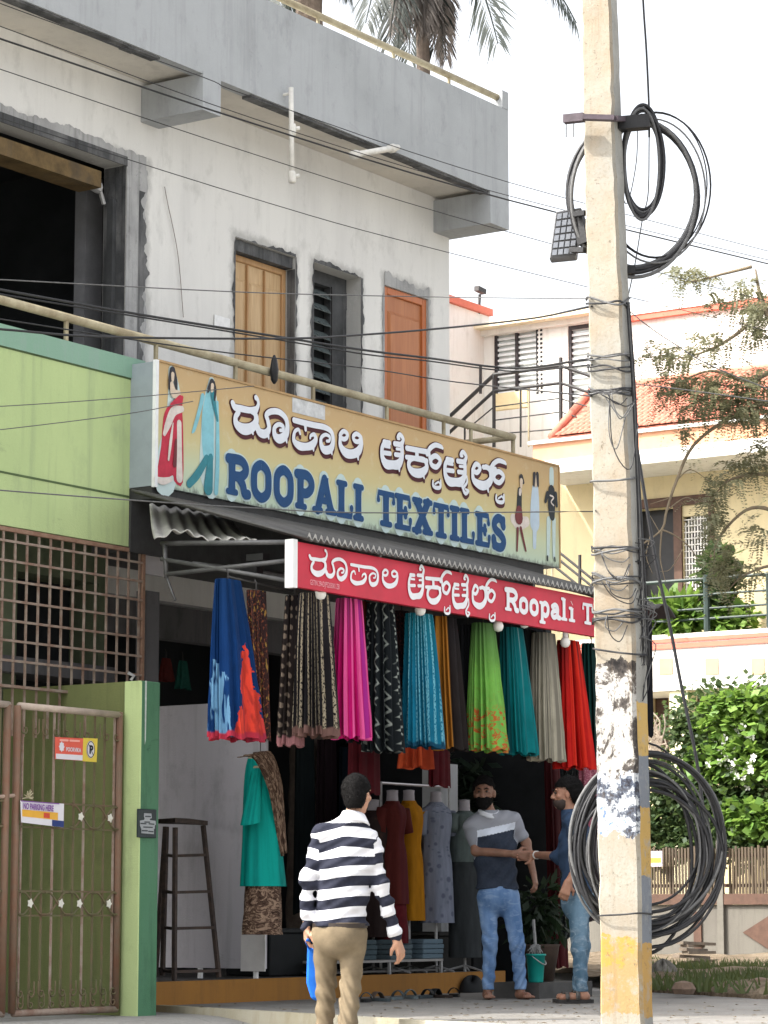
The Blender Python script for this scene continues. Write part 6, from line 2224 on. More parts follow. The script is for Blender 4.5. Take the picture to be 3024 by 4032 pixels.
# upper storey
yi = hp(1905, 1400, XU)[1]
wins = [(1945, 2117, 1292, 1545), (2238, 2440, 1268, 1700)]
WH = []
for x0, x1, y0, y1 in wins:
    a, c = hp(x0, (y0 + y1) / 2, XU), hp(x1, (y0 + y1) / 2, XU)
    WH.append((c[1], a[1], hp((x0 + x1) / 2, y1, XU)[2], hp((x0 + x1) / 2, y0 + 2, XU)[2]))
b = MB()
xwall(b, XU, HYr, yi, zC1, zTop, WH)
b.box(XU + .3, XU + 6, HYr, yi - .01, zC1, zTop)
b.build('upper_wall', m_hwhite, house)
boxo('roof_trim', m_hor, house, XU - .10, XU + .3, HYr, hp(2440, 1262, XU)[1], zTop + .002, zTop + .10)
boxo('roof_trim', m_hwhite, house, XU - .12, XU + .3, HYr, yi, zTop + .103, zTop + .30)
boxo('window_hood', M('cream_hood', (.74, .64, .46), .8, .08, 4), house, XU - .35, XU - .001, WH[1][0] - .2, WH[0][1] + .25, WH[0][3] + .02, WH[0][3] + .10)
m_glass = M('pale_curtained_glass', (.60, .62, .60), .15, .15, 3, 0, .5)
for (y0, y1, z0, z1), nsl in zip(WH, (12, 18)):
    f = MB()
    e = .045
    f.box(XU + .02, XU + .1, y0, y0 + e, z0, z1)
    f.box(XU + .02, XU + .1, y1 - e, y1, z0, z1)
    f.box(XU + .02, XU + .1, y0 + e + .001, y1 - e - .001, z1 - e * 1.5, z1)
    f.box(XU + .02, XU + .1, (y0 + y1) / 2 - e * .6, (y0 + y1) / 2 + e * .6, z0, z1 - e * 1.5 - .001)
    wf = f.build('window', M('dark_window_frame', (.035, .028, .03), .5, .2, 8), house)
    boxo('pane', m_glass, wf, XU + .11, XU + .13, y0, y1, z0, z1)
    for k in range(nsl):
        z = z0 + (z1 - z0) * (k + .5) / nsl
        boxo('slat', M('pale_slat', (.72, .73, .73), .6, .1, 10), wf, XU + .06, XU + .075, y0 + e, y1 - e, z - .022, z + .022)
# dark perforated strip right of the first window
y1_ = WH[0][0]
for k in range(15):
    for j in range(2):
        z = WH[0][2] - .1 + (WH[0][3] - WH[0][2] + .05) * (k + .5) / 15
        boxo('vent_hole', m_black, house, XU - .004, XU - .001, y1_ - .02 - .085 * j, y1_ + .03 - .085 * j, z - .022, z + .022)
# left wing, facing the street, with its red coping
yw2 = yi
q0, q1 = at(1740, 1172, Y=yw2), at(1905, 1240, Y=yw2)
b = MB()
b.quad((36.5, yw2, 0), (XU + .2, yw2, 0), (XU + .2, yw2, q1[2]), (36.5, yw2, q1[2]))
b.box(36.5, XU + .2, yw2 + .01, yw2 + 5, 0, q1[2])
b.build('wing_wall', m_hwhite, house)
boxo('wing_coping', m_hor, house, 36.4, XU + .2, yw2 - .08, yw2 + 5, q1[2] + .002, q1[2] + .13)
boxo('terrace_parapet', M('cream_parapet', (.72, .58, .34), .8, .1, 4), house, XU - .9, XU - .8, hp(2075, 1570, XU - .9)[1], hp(1945, 1570, XU - .9)[1], hp(2000, 1610, XU - .9)[2], hp(2000, 1545, XU - .9)[2])
# small camera mast on the wing
c0 = at(1885, 1235, Y=yw2)
ms = empty('roof_camera', c0, 'small grey camera on a short mast on the villa roof', 'camera')
MB().tube([c0, at(1889, 1160, Y=yw2)], .03, 6).build('mast', m_iron, ms)
b = MB()
b.bar(at(1876, 1135, Y=yw2), at(1906, 1150, Y=yw2), .10, .09)
b.build('body', m_iron, ms)
# terrace railing of dark pipe, stair rail coming down to the left
XTR = 40.2
tr = lambda px, py: at(px, py, X=XTR)
rl = empty('terrace_railing', tr(2080, 1690), 'black pipe railing along the villa terrace and its stair', 'railing')
for pts, r in (([(1945, 1476), (2208, 1440)], .035), ([(1945, 1540), (2208, 1508)], .03), ([(1945, 1602), (2208, 1568)], .012), ([(1945, 1655), (2208, 1622)], .012), ([(1945, 1710), (2208, 1688)], .012),
               ([(2208, 1440), (2330, 1482)], .035), ([(2208, 1508), (2330, 1548)], .03), ([(2208, 1570), (2310, 1600)], .014), ([(2208, 1622), (2270, 1642)], .014),
               ([(1945, 1476), (1760, 1650)], .035), ([(1945, 1540), (1760, 1712)], .03), ([(1945, 1602), (1840, 1690)], .012)):
    MB().tube([tr(*p) for p in pts], r, 6).build('rail', m_iron, rl)
for px, y0, y1, r in ((1945, 1476, 1760, .035), (2208, 1408, 1690, .04), (2050, 1530, 1760, .02), (2082, 1530, 1760, .02), (1892, 1440, 1550, .03), (1830, 1650, 1760, .02)):
    MB().tube([tr(px, y0), tr(px, y1)], r, 6).build('post', m_iron if px != 2082 else m_pipe, rl)
XS = 38.6
ts = lambda px, py: at(px, py, X=XS)
rl2 = empty('stair_railing', ts(2285, 2310), 'dark stair railing seen just right of the tan signboard', 'railing')
for pts in ([(2190, 2165), (2345, 2290)], [(2190, 2195), (2345, 2320)], [(2190, 2235), (2345, 2360)]):
    MB().tube([ts(*p) for p in pts], .022, 6).build('rail', m_iron, rl2)
for px, y0, y1 in ((2283, 2185, 2330), (2150, 2140, 2300), (2175, 2160, 2300)):
    MB().tube([ts(px, y0), ts(px, y1)], .03 if px > 2200 else .018, 6).build('post', m_iron if px > 2200 else m_pipe, rl2)

# balcony plants
m_leafb = leafmat('bright_leaf', (.06, .13, .02), (.10, .20, .035), (.20, .30, .06))
m_leafm = leafmat('mid_leaf', (.016, .038, .015), (.034, .068, .022), (.085, .12, .04))
for lab, px, py, rx, rz, sd, sz in (('spiky light green plant on the villa balcony left of the post', 2650, 2440, .75, .34, 3, .34), ('rounded light green plant on the villa balcony right of the post', 2870, 2440, .55, .34, 4, .15), ('darker creeper climbing the villa balcony post', 2830, 2290, .34, .6, 5, .2)):
    q = hp(px, py, XBc + .35)
    root = empty('balcony_plant', (q[0], q[1], zB1 - .3), lab, 'plant', 'plants on the villa balcony')
    b = MB()
    rr = random.Random(sd)
    leaves(b, q, (.25, rx, rz), 700, sz, rr, 5 if sd == 3 else 2.4, .1, .15)
    b.build('foliage', m_leafb if sd < 5 else m_leafm, root)
    b = MB()
    b.box(q[0] - .15, q[0] + .15, q[1] - rx * .7, q[1] + rx * .7, zB1 - .55, zB1 - .2)
    b.build('planter', m_hbr, root)

# compound wall with brown coping, picket fence and diamond panel
XF = 36.0
fp = lambda px, py, x=XF: at(px, py, X=x)
zf1, zf0 = fp(2900, 3562)[2], -.2
zf2 = fp(2900, 3519)[2]
cwl = empty('garden_wall', (XF, 18, 0), 'cream garden wall with brown coping and wooden pickets at the right', 'wall')
boxo('wall', plaster('garden_wall_shaded_cream', (.15, .14, .12), (.08, .075, .065), (.13, .12, .105)), cwl, XF, XF + .2, 11, 26, zf0, zf1)  # cream wall darkened: tree shade put into its colour
boxo('coping', m_hbr, cwl, XF - .05, XF + .25, 11, fp(2350, 3540)[1], zf1 + .002, zf2)
ypil0, ypil1 = fp(2850, 3600)[1], fp(2838, 3600)[1]
for px in (2843, 2445):
    y = fp(px, 3600)[1]
    boxo('pier', M('pier_shaded_cream', (.14, .13, .11), .85, .12, 5), cwl, XF - .06, XF - .001, y - .05, y + .05, zf0, fp(2843, 3310)[2])  # piers darkened like the wall, shade in the colour
zt = fp(2900, 3335)[2]
m_pick = wood('shaded_picket_wood', (.05, .034, .02), (.085, .06, .036), (6, 6, .8))  # wood tones lowered to carry the shade on the fence
y = fp(3060, 3400)[1]
y_end = fp(2420, 3400)[1]
k = 0
rr = random.Random(8)
while y < y_end:
    if abs(y - fp(2843, 3400)[1]) > .06:
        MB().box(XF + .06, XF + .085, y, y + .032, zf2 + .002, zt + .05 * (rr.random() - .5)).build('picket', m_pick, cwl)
    y += .052
for z in (zf2 + .12, zt - .12): boxo('picket_rail', m_hbr, cwl, XF + .088, XF + .12, 11, y_end, z - .025, z + .025)
dc = fp(3040, 3672)
b = MB()
b.prism([(XF - .02, dc[1] + .46, dc[2]), (XF - .02, dc[1], dc[2] + .26), (XF - .02, dc[1] - .46, dc[2]), (XF - .02, dc[1], dc[2] - .27)], (.019, 0, 0))
b.build('diamond_panel', m_hbr, cwl, fix=True)
MB().box(XF - .03, XF - .001, fp(2765, 3700)[1], fp(2735, 3700)[1], .1, zf1 - .1).build('drain_post', m_hbr, cwl)
# paper notice on the fence behind the coil
q = fp(2590, 3370)
nf = boxo('fence_notice', M('fence_notice_pale', (.52, .48, .56), .7, .2, 9, .1, dirt=.4, dcol=(.35, .2, .1)), None, XF - .12, XF - .11, fp(2622, 3370)[1], fp(2556, 3370)[1], fp(2590, 3412)[2], fp(2590, 3352)[2])
tag(nf, 'small faded purple and white notice on the garden fence seen through the big coil', 'notice')
boxo('amber_patch', m_amb, nf, XF - .123, XF - .1205, fp(2618, 3370)[1], fp(2572, 3370)[1], fp(2590, 3398)[2], fp(2590, 3378)[2])

# soil verge with grass, rubble and planks
b = MB()
rr = random.Random(2)
V0 = [np.array(r1) + (.02, 0), np.array(r2) + (.02, 0), np.array(r3)]


def verge(u, v):
    a = np.array(V0[0]) * (1 - v) + np.array(V0[2]) * v if v <= 1 else None
    e = np.array((XF, 24 - 15 * v))
    q = a * (1 - u) + e * u
    n_ = math.sin(q[0] * 2.1 + q[1] * 1.3) * .03 + math.sin(q[0] * 5.3 - q[1] * 4.1) * .018 + rr.random() * .02
    return (q[0], q[1], .165 + .085 * min(1, u * 25) + n_ * min(1, u * 25))


b.grid(120, 60, verge)
tag(b.build('soil_verge', m_soil, smooth=True), kind='structure')


def vz(x, y): return .25


b = MB()
rr = random.Random(33)
for _ in range(5200):
    px = 2560 + rr.random() * 560
    py = 3800 + rr.random() ** 1.2 * 90 + (px - 2700) * .04
    q = at(px, py, Z=.24)
    if math.sin(q[0] * 1.7) + math.sin(q[1] * 2.3 + 1) + rr.gauss(0, .8) < .5: continue
    h = .05 + .12 * rr.random()
    d = Vector((rr.gauss(0, .35), rr.gauss(0, .35), 1)) * h
    s_ = Vector((cR[0], cR[1], 0)) * (.010 + .012 * rr.random())
    o_ = Vector((q[0], q[1], .21))
    b.add([o_ - s_, o_ + s_, o_ + d], ((0, 1, 2),))
gm = b.build('grass', leafmat('grass_blades', (.03, .055, .015), (.05, .08, .02), (.09, .10, .035), 3))
tag(gm, kind='stuff')
# crumbling earth kerb along the apron
b = MB()
rr = random.Random(14)
for i in range(60):
    s = i / 60
    q = np.array(r1) * (1 - s) + np.array(r3) * s
    r = .05 + .05 * rr.random()
    c = (q[0] + .06 + .05 * rr.random(), q[1] + .05 * rr.random(), .17)
    pts = [(r, 0), (r * .95, r * .4), (r * .6, r * .8), (r * .1, r)]
    b.lathe(c, pts, 6, 1.3, .9)
tag(b.build('earth_kerb', m_soil), kind='structure')
# planks and rubble by the wall
pk = empty('plank_pile', at(2720, 3790, Z=.25), 'small pile of weathered planks on the soil by the garden wall', 'plank pile')
rr = random.Random(5)
for i in range(7):
    q = at(2660 + rr.random() * 60, 3790 - i * 13, D=33)
    e = at(2760 + rr.random() * 50, 3788 - i * 13 + rr.random() * 10, D=33.5)
    MB().bar(q, e, .10, .035).build('plank', wood('old_plank_%d' % (i % 3), (.10 + .04 * (i % 3), .08 + .03 * (i % 3), .06 + .025 * (i % 3)), (.20, .16, .12), (5, 5, 1)), pk)
for i in range(7):
    px, py = 2600 + rr.random() * 420, 3850 + rr.random() * 40
    q = at(px, py, Z=.25)
    r = .04 + .07 * rr.random()
    b = MB()
    b.lathe((q[0], q[1], .2), [(r * .8, 0), (r, r * .4), (r * .7, r * .9), (r * .15, r * 1.05)], 7, 1 + .5 * rr.random(), 1)
    tag(b.build('rubble_stone', M('rubble', (.16, .11, .08), .95, .35, 9)), 'brown rubble stone on the soil verge', 'stone', 'rubble stones on the verge')
q = at(2610, 3870, Z=.2)
b = MB()
rr = random.Random(41)


def sack(u, v):
    a = u * 6.283
    r = (1 - v) ** .6 * (1 + .22 * math.sin(3 * a + 5 * v) + .12 * math.sin(7 * a))
    return (q[0] + .18 * r * math.cos(a), q[1] + .2 * r * math.sin(a), .2 + .20 * v + .03 * math.sin(5 * a))


b.grid(40, 12, sack)
tag(b.build('sack', M('dirty_sack', (.16, .15, .13), .95, .5, 7, .4), smooth=True), 'crumpled dirty pale sack on the soil behind the pole', 'sack')

# dry leaves and chips scattered on the paving
b = MB()
rr = random.Random(91)
for _ in range(420):
    px, py = 620 + rr.random() * 2400, 3925 + rr.random() ** .7 * 140
    q = at(px, py, Z=.175)
    inside = q[0] > np.interp(q[1], [e1[1], e0[1]], [e1[0], e0[0]]) + .05
    z_ = .176 if inside else ground_z(q[0], q[1]) + .006
    q = at(px, py, Z=z_)
    if q[1] > 12.8 and q[0] < 21: continue
    a = rr.random() * 6.28
    s_ = .012 + .022 * rr.random() ** 2
    c_, n_ = math.cos(a) * s_, math.sin(a) * s_
    b.add([(q[0] + c_, q[1] + n_, z_), (q[0] - n_ * .5, q[1] + c_ * .5, z_ + .006), (q[0] - c_, q[1] - n_, z_), (q[0] + n_ * .5, q[1] - c_ * .5, z_ + .004)], ((0, 1, 2, 3),))
tag(b.build('litter', leafmat('dry_litter', (.06, .045, .03), (.12, .09, .055), (.2, .16, .1), 4)), kind='stuff')

# flowering bush behind the wall
q = at(2860, 3080, X=37.2)
bush = empty('bush', (37.4, q[1], .1), 'big flowering bush with white blossoms behind the garden fence', 'bush')
b = MB()
rr = random.Random(77)
for px, py, rx, rz, n in ((2900, 2780, 1.2, .42, 1000), (2800, 2960, .9, .6, 1100), (2960, 2960, 1.1, .75, 1500), (2900, 3160, 1.4, .7, 1800), (2650, 3120, .8, .6, 900), (2760, 3290, 1.3, .45, 1300), (2990, 3290, .9, .5, 900), (2560, 3260, .7, .6, 700), (2690, 2860, .45, .35, 300), (3060, 2800, .8, .5, 600)):
    q = at(px, py, X=37.3)
    leaves(b, q, (.7, rx * 1.0, rz * 1.15), int(n * 1.7), .09, rr, 2.1, .25, 0.0)
    leaves(b, q, (.4, rx * .6, rz * .6), int(n * .7), .075, rr, 1.9, .25, .2)
b.build('foliage', m_leafm, bush)
b = MB()
for px, py, rx, rz, n in ((2940, 2770, .9, .25, 260), (2900, 2990, 1.0, .4, 260), (2960, 3220, .6, .3, 220), (2900, 2850, .8, .2, 160)):
    q = at(px, py, X=36.85)
    leaves(b, q, (.2, rx, rz), int(n * 2.2), .12, rr, 1.8, .1, .3)
b.build('bright_leaves', m_leafb, bush)  # brighter leaf clusters set on the front of the bush
b = MB()
for _ in range(38):
    q = at(2790 + rr.random() * 180, 2890 + rr.random() * 200 + rr.gauss(0, 40), X=36.7 + rr.random() * .3)
    for k in range(5):
        a = k * 1.257 + rr.random()
        c_, s_ = math.cos(a) * .045, math.sin(a) * .045
        b.add([q, q + np.array((-.02, c_ - s_ * .5, s_ + c_ * .5)), q + np.array((-.03, c_ * 1.5, s_ * 1.5)), q + np.array((-.02, c_ + s_ * .5, s_ - c_ * .5))], ((0, 1, 2, 3),))
o = b.build('blossoms', M('white_blossom', (.8, .8, .76), .7, .05, 20, 0), bush)
o['kind'] = 'stuff'
b = MB()
for i in range(9):
    q = at(2620 + i * 45, 3480, X=37.5)
    b.tube(spline([(37.5, q[1], .0), (37.5, q[1] + rr.gauss(0, .15), .9), (37.4, q[1] + rr.gauss(0, .35), 1.8), (37.3, q[1] + rr.gauss(0, .5), 2.6)], 4), [.03] * 12 + [.012], 5)
o = b.build('stems', M('bush_stem', (.10, .07, .045), .9, .3, 10), bush)
o['kind'] = 'stuff'
# dry creeper stems beside the pole, in front of the villa's brown shutter
b = MB()
for i in range(26):
    x0, y0 = 2545 + rr.random() * 70, 2990 - rr.random() * 60
    P = [at(x0 + (rr.random() - .5) * 50 * s + 12 * math.sin(i + 5 * s), y0 - 150 * s * rr.random(), X=36.6) for s in (0, .3, .6, 1)]
    b.tube(spline(P, 4), .012, 4)
o = b.build('dry_creeper', M('dry_stem', (.28, .23, .18), .9, .3, 10))
tag(o, 'dry tangled creeper stems right of the pole above the coil', 'creeper')

# ---------------------------------------------------------------- tree reaching in from the right
DT = 25.0
tp = lambda px, py, dd=0.0: at(px, py, D=DT + dd)
m_bark = M('grey_bark', (.22, .175, .12), .9, .3, 8, .4)
tree = empty('tree', (tp(3420, 4000)[0], tp(3420, 4000)[1], .1), 'feathery leaved tree reaching in from the right with one long bare branch', 'tree')
base = tp(3420, 4000)
b = MB()
b.tube(spline([(base[0], base[1], -.1), tp(3400, 3000), tp(3360, 2200), tp(3300, 1750)], 6), [.16] * 10 + [.13] * 9, 10)
b.build('trunk', m_bark, tree, smooth=True)
limbs = [([(3360, 2200), (3180, 1680), (3024, 1592), (2860, 1655), (2730, 1755), (2665, 1890), (2625, 2010), (2605, 2085), (2520, 2150)], .026, .008),
         ([(3300, 1750), (3100, 1420), (3000, 1180), (2975, 1060)], .05, .008), ([(3100, 1420), (2950, 1500), (2800, 1460), (2640, 1520)], .03, .006),
         ([(3000, 1230), (2880, 1330), (2760, 1390), (2620, 1420)], .025, .005), ([(3024, 1592), (2900, 1560), (2750, 1580), (2660, 1640)], .02, .005),
         ([(2960, 1050), (2840, 1080), (2700, 1110), (2640, 1050)], .018, .004), ([(3360, 2200), (3100, 1900), (2900, 1880), (2800, 1960)], .03, .006),
         ([(3360, 2300), (3120, 2060), (2960, 2000), (2830, 2120), (2810, 2230)], .03, .005), ([(3360, 2350), (3100, 2230), (2940, 2260), (2860, 2330)], .025, .005),
         ([(2625, 2010), (2700, 1960), (2760, 1990)], .008, .003), ([(2665, 1890), (2720, 1850), (2800, 1900)], .008, .003), ([(2605, 2085), (2660, 2110), (2720, 2160), (2760, 2230)], .010, .003),
         ([(2605, 2085), (2600, 2200), (2620, 2290)], .010, .003), ([(2520, 2150), (2470, 2200)], .010, .004), ([(2560, 2110), (2545, 2190), (2570, 2260)], .006, .003), ([(2640, 1960), (2560, 1985)], .006, .003),
         ([(2690, 2160), (2640, 2240), (2600, 2250)], .005, .002), ([(2605, 2110), (2560, 2030)], .006, .002)]
for pts, r0, r1b in limbs:
    P = spline([tp(*p) for p in pts], 6)
    MB().tube(P, list(np.linspace(r0, r1b, len(P))), 6).build('limb', m_bark, tree, smooth=True)
m_tleaf = leafmat('tree_leaf', (.09, .10, .055), (.13, .135, .075), (.2, .19, .11), 2)
b = MB()
rr = random.Random(55)
clusters = [(2590, 1400, 70, 40, 34), (2660, 1515, 120, 40, 60), (2750, 1570, 120, 60, 80), (2800, 1480, 110, 60, 60), (2880, 1560, 110, 70, 80), (2980, 1500, 80, 70, 60), (2960, 1620, 90, 50, 50),
            (2990, 1290, 50, 70, 50), (2970, 1215, 70, 40, 36), (2920, 1850, 130, 60, 90), (2990, 1800, 60, 60, 50), (2830, 1920, 70, 50, 40), (2810, 2050, 45, 120, 70), (2860, 2180, 50, 80, 40), (2990, 2080, 60, 60, 36),
            (2960, 2250, 80, 50, 40), (2820, 2240, 50, 60, 30), (2720, 1380, 120, 40, 34), (2820, 1330, 90, 40, 28), (2690, 1080, 60, 26, 24), (2790, 1090, 60, 24, 18), (2920, 1130, 70, 40, 26), (2840, 1200, 60, 30, 16), (2700, 1700, 50, 30, 14), (3080, 1650, 80, 200, 120)]
for cx, cy, rx, ry, n in clusters:
    for _ in range(int(n * (1.0 if cy < 1700 else .6))):
        p = Vector(tp(cx + rr.gauss(0, .5) * rx, cy + rr.gauss(0, .5) * ry, rr.gauss(0, .25)))
        d = Vector((rr.gauss(0, 1) - .3 * cR[0], rr.gauss(0, 1) - .3 * cR[1], rr.gauss(0, .55) - .35)).normalized()
        L = .14 + .18 * rr.random()
        u, v = frame_of(d)
        n_ = int(7 + L * 30)
        for k in range(n_):
            q = p + d * (L * k / n_) + Vector((0, 0, -.12 * (k / n_) ** 2 * L / .2))
            s_ = .050 * (1 - .5 * k / n_) * (.8 + .4 * rr.random())
            for sg in (-1, 1):
                e = (u * sg + d * .5 + v * rr.gauss(0, .25)).normalized()
                w_ = e.cross(v).normalized() * s_ * .25
                m_ = q + e * s_ * .5
                b.add([q, m_ + w_, q + e * s_, m_ - w_], ((0, 1, 2, 3),))
o = b.build('crown', m_tleaf, tree)

# ---------------------------------------------------------------- palms behind the roof
m_ptr = M('palm_bark', (.14, .11, .09), .95, .4, 7, .6)
m_pgreen = leafmat('palm_leaf', (.018, .026, .024), (.03, .04, .035), (.07, .08, .07), 2)
m_pdead = leafmat('dead_palm_leaf', (.05, .042, .038), (.09, .075, .065), (.14, .12, .105), 3)


def frond(mb, p, d, L, droop, rr, nl=46, ll=.42, wid=.022):
    d = Vector(d).normalized()
    pts = []
    q = Vector(p)
    for i in range(13):
        pts.append(q.copy())
        q = q + d * (L / 12)
        d = (d + Vector((0, 0, -droop / 12))).normalized()
    mb.tube(pts, list(np.linspace(.025, .006, 13)), 4)
    for k in range(nl):
        s = .12 + .88 * k / nl
        i = min(11, int(s * 12))
        q = pts[i].lerp(pts[i + 1], s * 12 - i)
        t_ = (pts[i + 1] - pts[i]).normalized()
        u, v = frame_of(t_)
        l_ = ll * (math.sin(math.pi * (.15 + .8 * s)) * .8 + .25) * (.8 + .4 * rr.random())
        for sg in (-1, 1):
            e = (u * sg * .8 + t_ * .6 + Vector((0, 0, -.55 + rr.gauss(0, .2)))).normalized()
            w_ = t_.cross(e).cross(e).normalized() * wid
            m_ = q + e * l_ * .5
            mb.add([q, m_ + w_, q + e * l_ + Vector((0, 0, -.08)), m_ - w_], ((0, 1, 2, 3),))


def palm(lab, px, py_base, py_crown, D, r, seed, greens, dead):
    c0, c1 = at(px, py_base, D=D), at(px - 10, py_crown, D=D)
    rr = random.Random(seed)
    root = empty('palm_tree', (c0[0], c0[1], 0), lab, 'palm')
    P, Rr = [], []
    for i in range(60):
        s = i / 59
        P.append((c0[0] + .1 * math.sin(s * 3), c0[1], s * c1[2]))
        Rr.append(r * (1.15 - .3 * s) * (1 + .07 * (i % 2)))
    MB().tube(P, Rr, 12).build('trunk', m_ptr, root)
    top = Vector(P[-1])
    b = MB()
    for k in range(dead):
        a = rr.random() * 6.28
        z = top + Vector((math.cos(a) * r, math.sin(a) * r, -.1 - .6 * rr.random()))
        frond(b, z, (math.cos(a) * .22, math.sin(a) * .22, -.6), .9 + .55 * rr.random(), 1.8, rr, 36, .30, .010)
    if dead: b.build('dead_fronds', m_pdead, root)
    for px2, py2, L, dr in greens:
        e = Vector(at(px2, py2, D=D + rr.gauss(0, .3)))
        d = e - top
        b = MB()
        frond(b, top, d / d.length + Vector((0, 0, .35 * dr)), d.length * 1.08, .9 * dr, rr, 54, .5, .012)
        b.build('frond', m_pgreen, root)
    return root


palm('palm tree with shaggy dry fronds behind the roof parapet railing', 1655, 600, -430, 27.5, .075, 3,
     [(1470, 70, 2, 1.2), (1900, 165, 2, 1.5), (2215, 95, 3, 1.4), (1560, 140, 2, 1.4), (1700, 150, 2, 1.4), (1620, 190, 2, 1.5)], 12)
palm('palm trunk rising behind the roof parapet at the left of the railing', 1205, 600, -300, 26.0, .15, 5, [(1060, -10, 2, .7), (1100, 20, 2, .9), (1360, -60, 2, .7)], 0)

# ---------------------------------------------------------------- people: bodies and clothes as smooth continuous surfaces
import openvdb


class Field:
    """a signed distance field that grows by smooth unions, meshed as one surface"""
    def __init__(s, lo, hi, h):
        s.lo, s.h = np.array(lo, float), h
        s.n = np.ceil((np.array(hi) - s.lo) / h).astype(int) + 1
        s.d = np.full(s.n, .5, np.float32)
        s.ax = [s.lo[i] + h * np.arange(s.n[i]) for i in range(3)]

    def block(s, lo, hi):
        i0 = np.clip(np.floor((np.array(lo) - s.lo) / s.h).astype(int), 0, s.n)
        i1 = np.clip(np.ceil((np.array(hi) - s.lo) / s.h).astype(int) + 1, 0, s.n)
        sl = tuple(slice(a, c) for a, c in zip(i0, i1))
        x, y, z = np.meshgrid(*[s.ax[i][sl[i]] for i in range(3)], indexing='ij', sparse=True)
        return sl, x, y, z

    def put(s, sl, q, k):
        a = s.d[sl]
        if a.size == 0: return
        if k > 0:
            h = np.maximum(k - np.abs(a - q), 0) / k
            s.d[sl] = np.minimum(a, q) - h * h * k * .25
        else: s.d[sl] = np.minimum(a, q)

    def cone(s, a, b, r1, r2, k=.03):
        a, b = np.array(a, float), np.array(b, float)
        m = max(r1, r2) + .07
        sl, x, y, z = s.block(np.minimum(a, b) - m, np.maximum(a, b) + m)
        v = b - a
        t = np.clip(((x - a[0]) * v[0] + (y - a[1]) * v[1] + (z - a[2]) * v[2]) / max(v @ v, 1e-9), 0, 1)
        q = np.sqrt((x - a[0] - t * v[0]) ** 2 + (y - a[1] - t * v[1]) ** 2 + (z - a[2] - t * v[2]) ** 2) - (r1 + (r2 - r1) * t)
        s.put(sl, q.astype(np.float32), k)
        return s

    def ell(s, c, r, k=.03, yaw=0.0, pitch=0.0):
        c = np.array(c, float)
        m = max(r) + .07
        sl, x, y, z = s.block(c - m, c + m)
        s.put(sl, s._ell(x, y, z, c, r, yaw, pitch), k)
        return s

    def _ell(s, x, y, z, c, r, yaw, pitch):
        x, y, z = x - c[0], y - c[1], z - c[2]
        ca, sa = math.cos(yaw), math.sin(yaw)
        x, y = x * ca + y * sa, -x * sa + y * ca
        if pitch:
            cp, sp_ = math.cos(pitch), math.sin(pitch)
            y, z = y * cp + z * sp_, -y * sp_ + z * cp
        k0 = np.sqrt((x / r[0]) ** 2 + (y / r[1]) ** 2 + (z / r[2]) ** 2)
        k1 = np.sqrt((x / r[0] ** 2) ** 2 + (y / r[1] ** 2) ** 2 + (z / r[2] ** 2) ** 2)
        return (k0 * (k0 - 1) / np.maximum(k1, 1e-6)).astype(np.float32)

    def cut(s, fn):
        """keep only where fn(x, y, z) < 0"""
        x, y, z = np.meshgrid(*s.ax, indexing='ij', sparse=True)
        s.d = np.maximum(s.d, np.asarray(fn(x, y, z), np.float32))
        return s

    def ripple(s, fn):
        x, y, z = np.meshgrid(*s.ax, indexing='ij', sparse=True)
        near = np.abs(s.d) < .06
        s.d = np.where(near, s.d + fn(x, y, z).astype(np.float32), s.d)
        return s

    def mesh(s, name, mats, parent, attr=None, matfn=None):
        g = openvdb.FloatGrid(.5)
        g.copyFromArray(np.ascontiguousarray(s.d))
        p, q = g.convertToQuads(isovalue=0.0)
        p = p * s.h + s.lo
        q = q[:, ::-1]
        me = bpy.data.meshes.new(name)
        me.vertices.add(len(p))
        me.vertices.foreach_set('co', p.astype(np.float32).ravel())
        me.loops.add(len(q) * 4)
        me.loops.foreach_set('vertex_index', q.astype(np.int32).ravel())
        me.polygons.add(len(q))
        me.polygons.foreach_set('loop_start', np.arange(len(q), dtype=np.int32) * 4)
        me.polygons.foreach_set('use_smooth', np.ones(len(q), bool))
        for m in (mats if isinstance(mats, (list, tuple)) else [mats]): me.materials.append(m)
        if matfn is not None:
            me.polygons.foreach_set('material_index', matfn(p[q].mean(1)).astype(np.int32))
        me.update(calc_edges=True)
        me.validate()
        if attr is not None:
            a = me.attributes.new('pat', 'FLOAT', 'POINT')
            a.data.foreach_set('value', attr(p).astype(np.float32))
        o = bpy.data.objects.new(name, me)
        COL.objects.link(o)
        o.parent = parent
        return o


def skin_mat(name, c):
    t = NT(name, .55, .35)
    k = t.mix(t.ramp(t.noise(14, 4, .6), (.3, 0), (.7, 1)), tuple(x * .78 for x in c), tuple(min(1, x * 1.15) for x in c))
    k = t.mix(t.math('MULTIPLY', t.ramp(t.noise(5, 3, .6, t.map(loc=(3, 1, 2))), (.45, 0), (.7, 1)), .4), k, (c[0] * 1.05, c[1] * .8, c[2] * .75))
    t.b.inputs['Subsurface Weight'].default_value = .08
    t.bump(t.noise(140, 2, .5), .08, .002)
    return t.out(k)


def denim(name, c1, c2, c3):
    t = NT(name, .85, .2)
    a = t.noise(4.5, 4, .55, t.map((1.3, 1.3, .45)))
    b_ = t.noise(11, 5, .6, t.map((1, 1, 2.2)), 1.0)
    k = t.mix(t.ramp(a, (.36, 0), (.66, 1)), c1, c2)
    k = t.mix(t.math('MULTIPLY', t.ramp(b_, (.50, 0), (.80, 1)), .5), k, c3)
    t.bump(t.noise(160, 2, .5), .15, .003)
    return t.out(k)


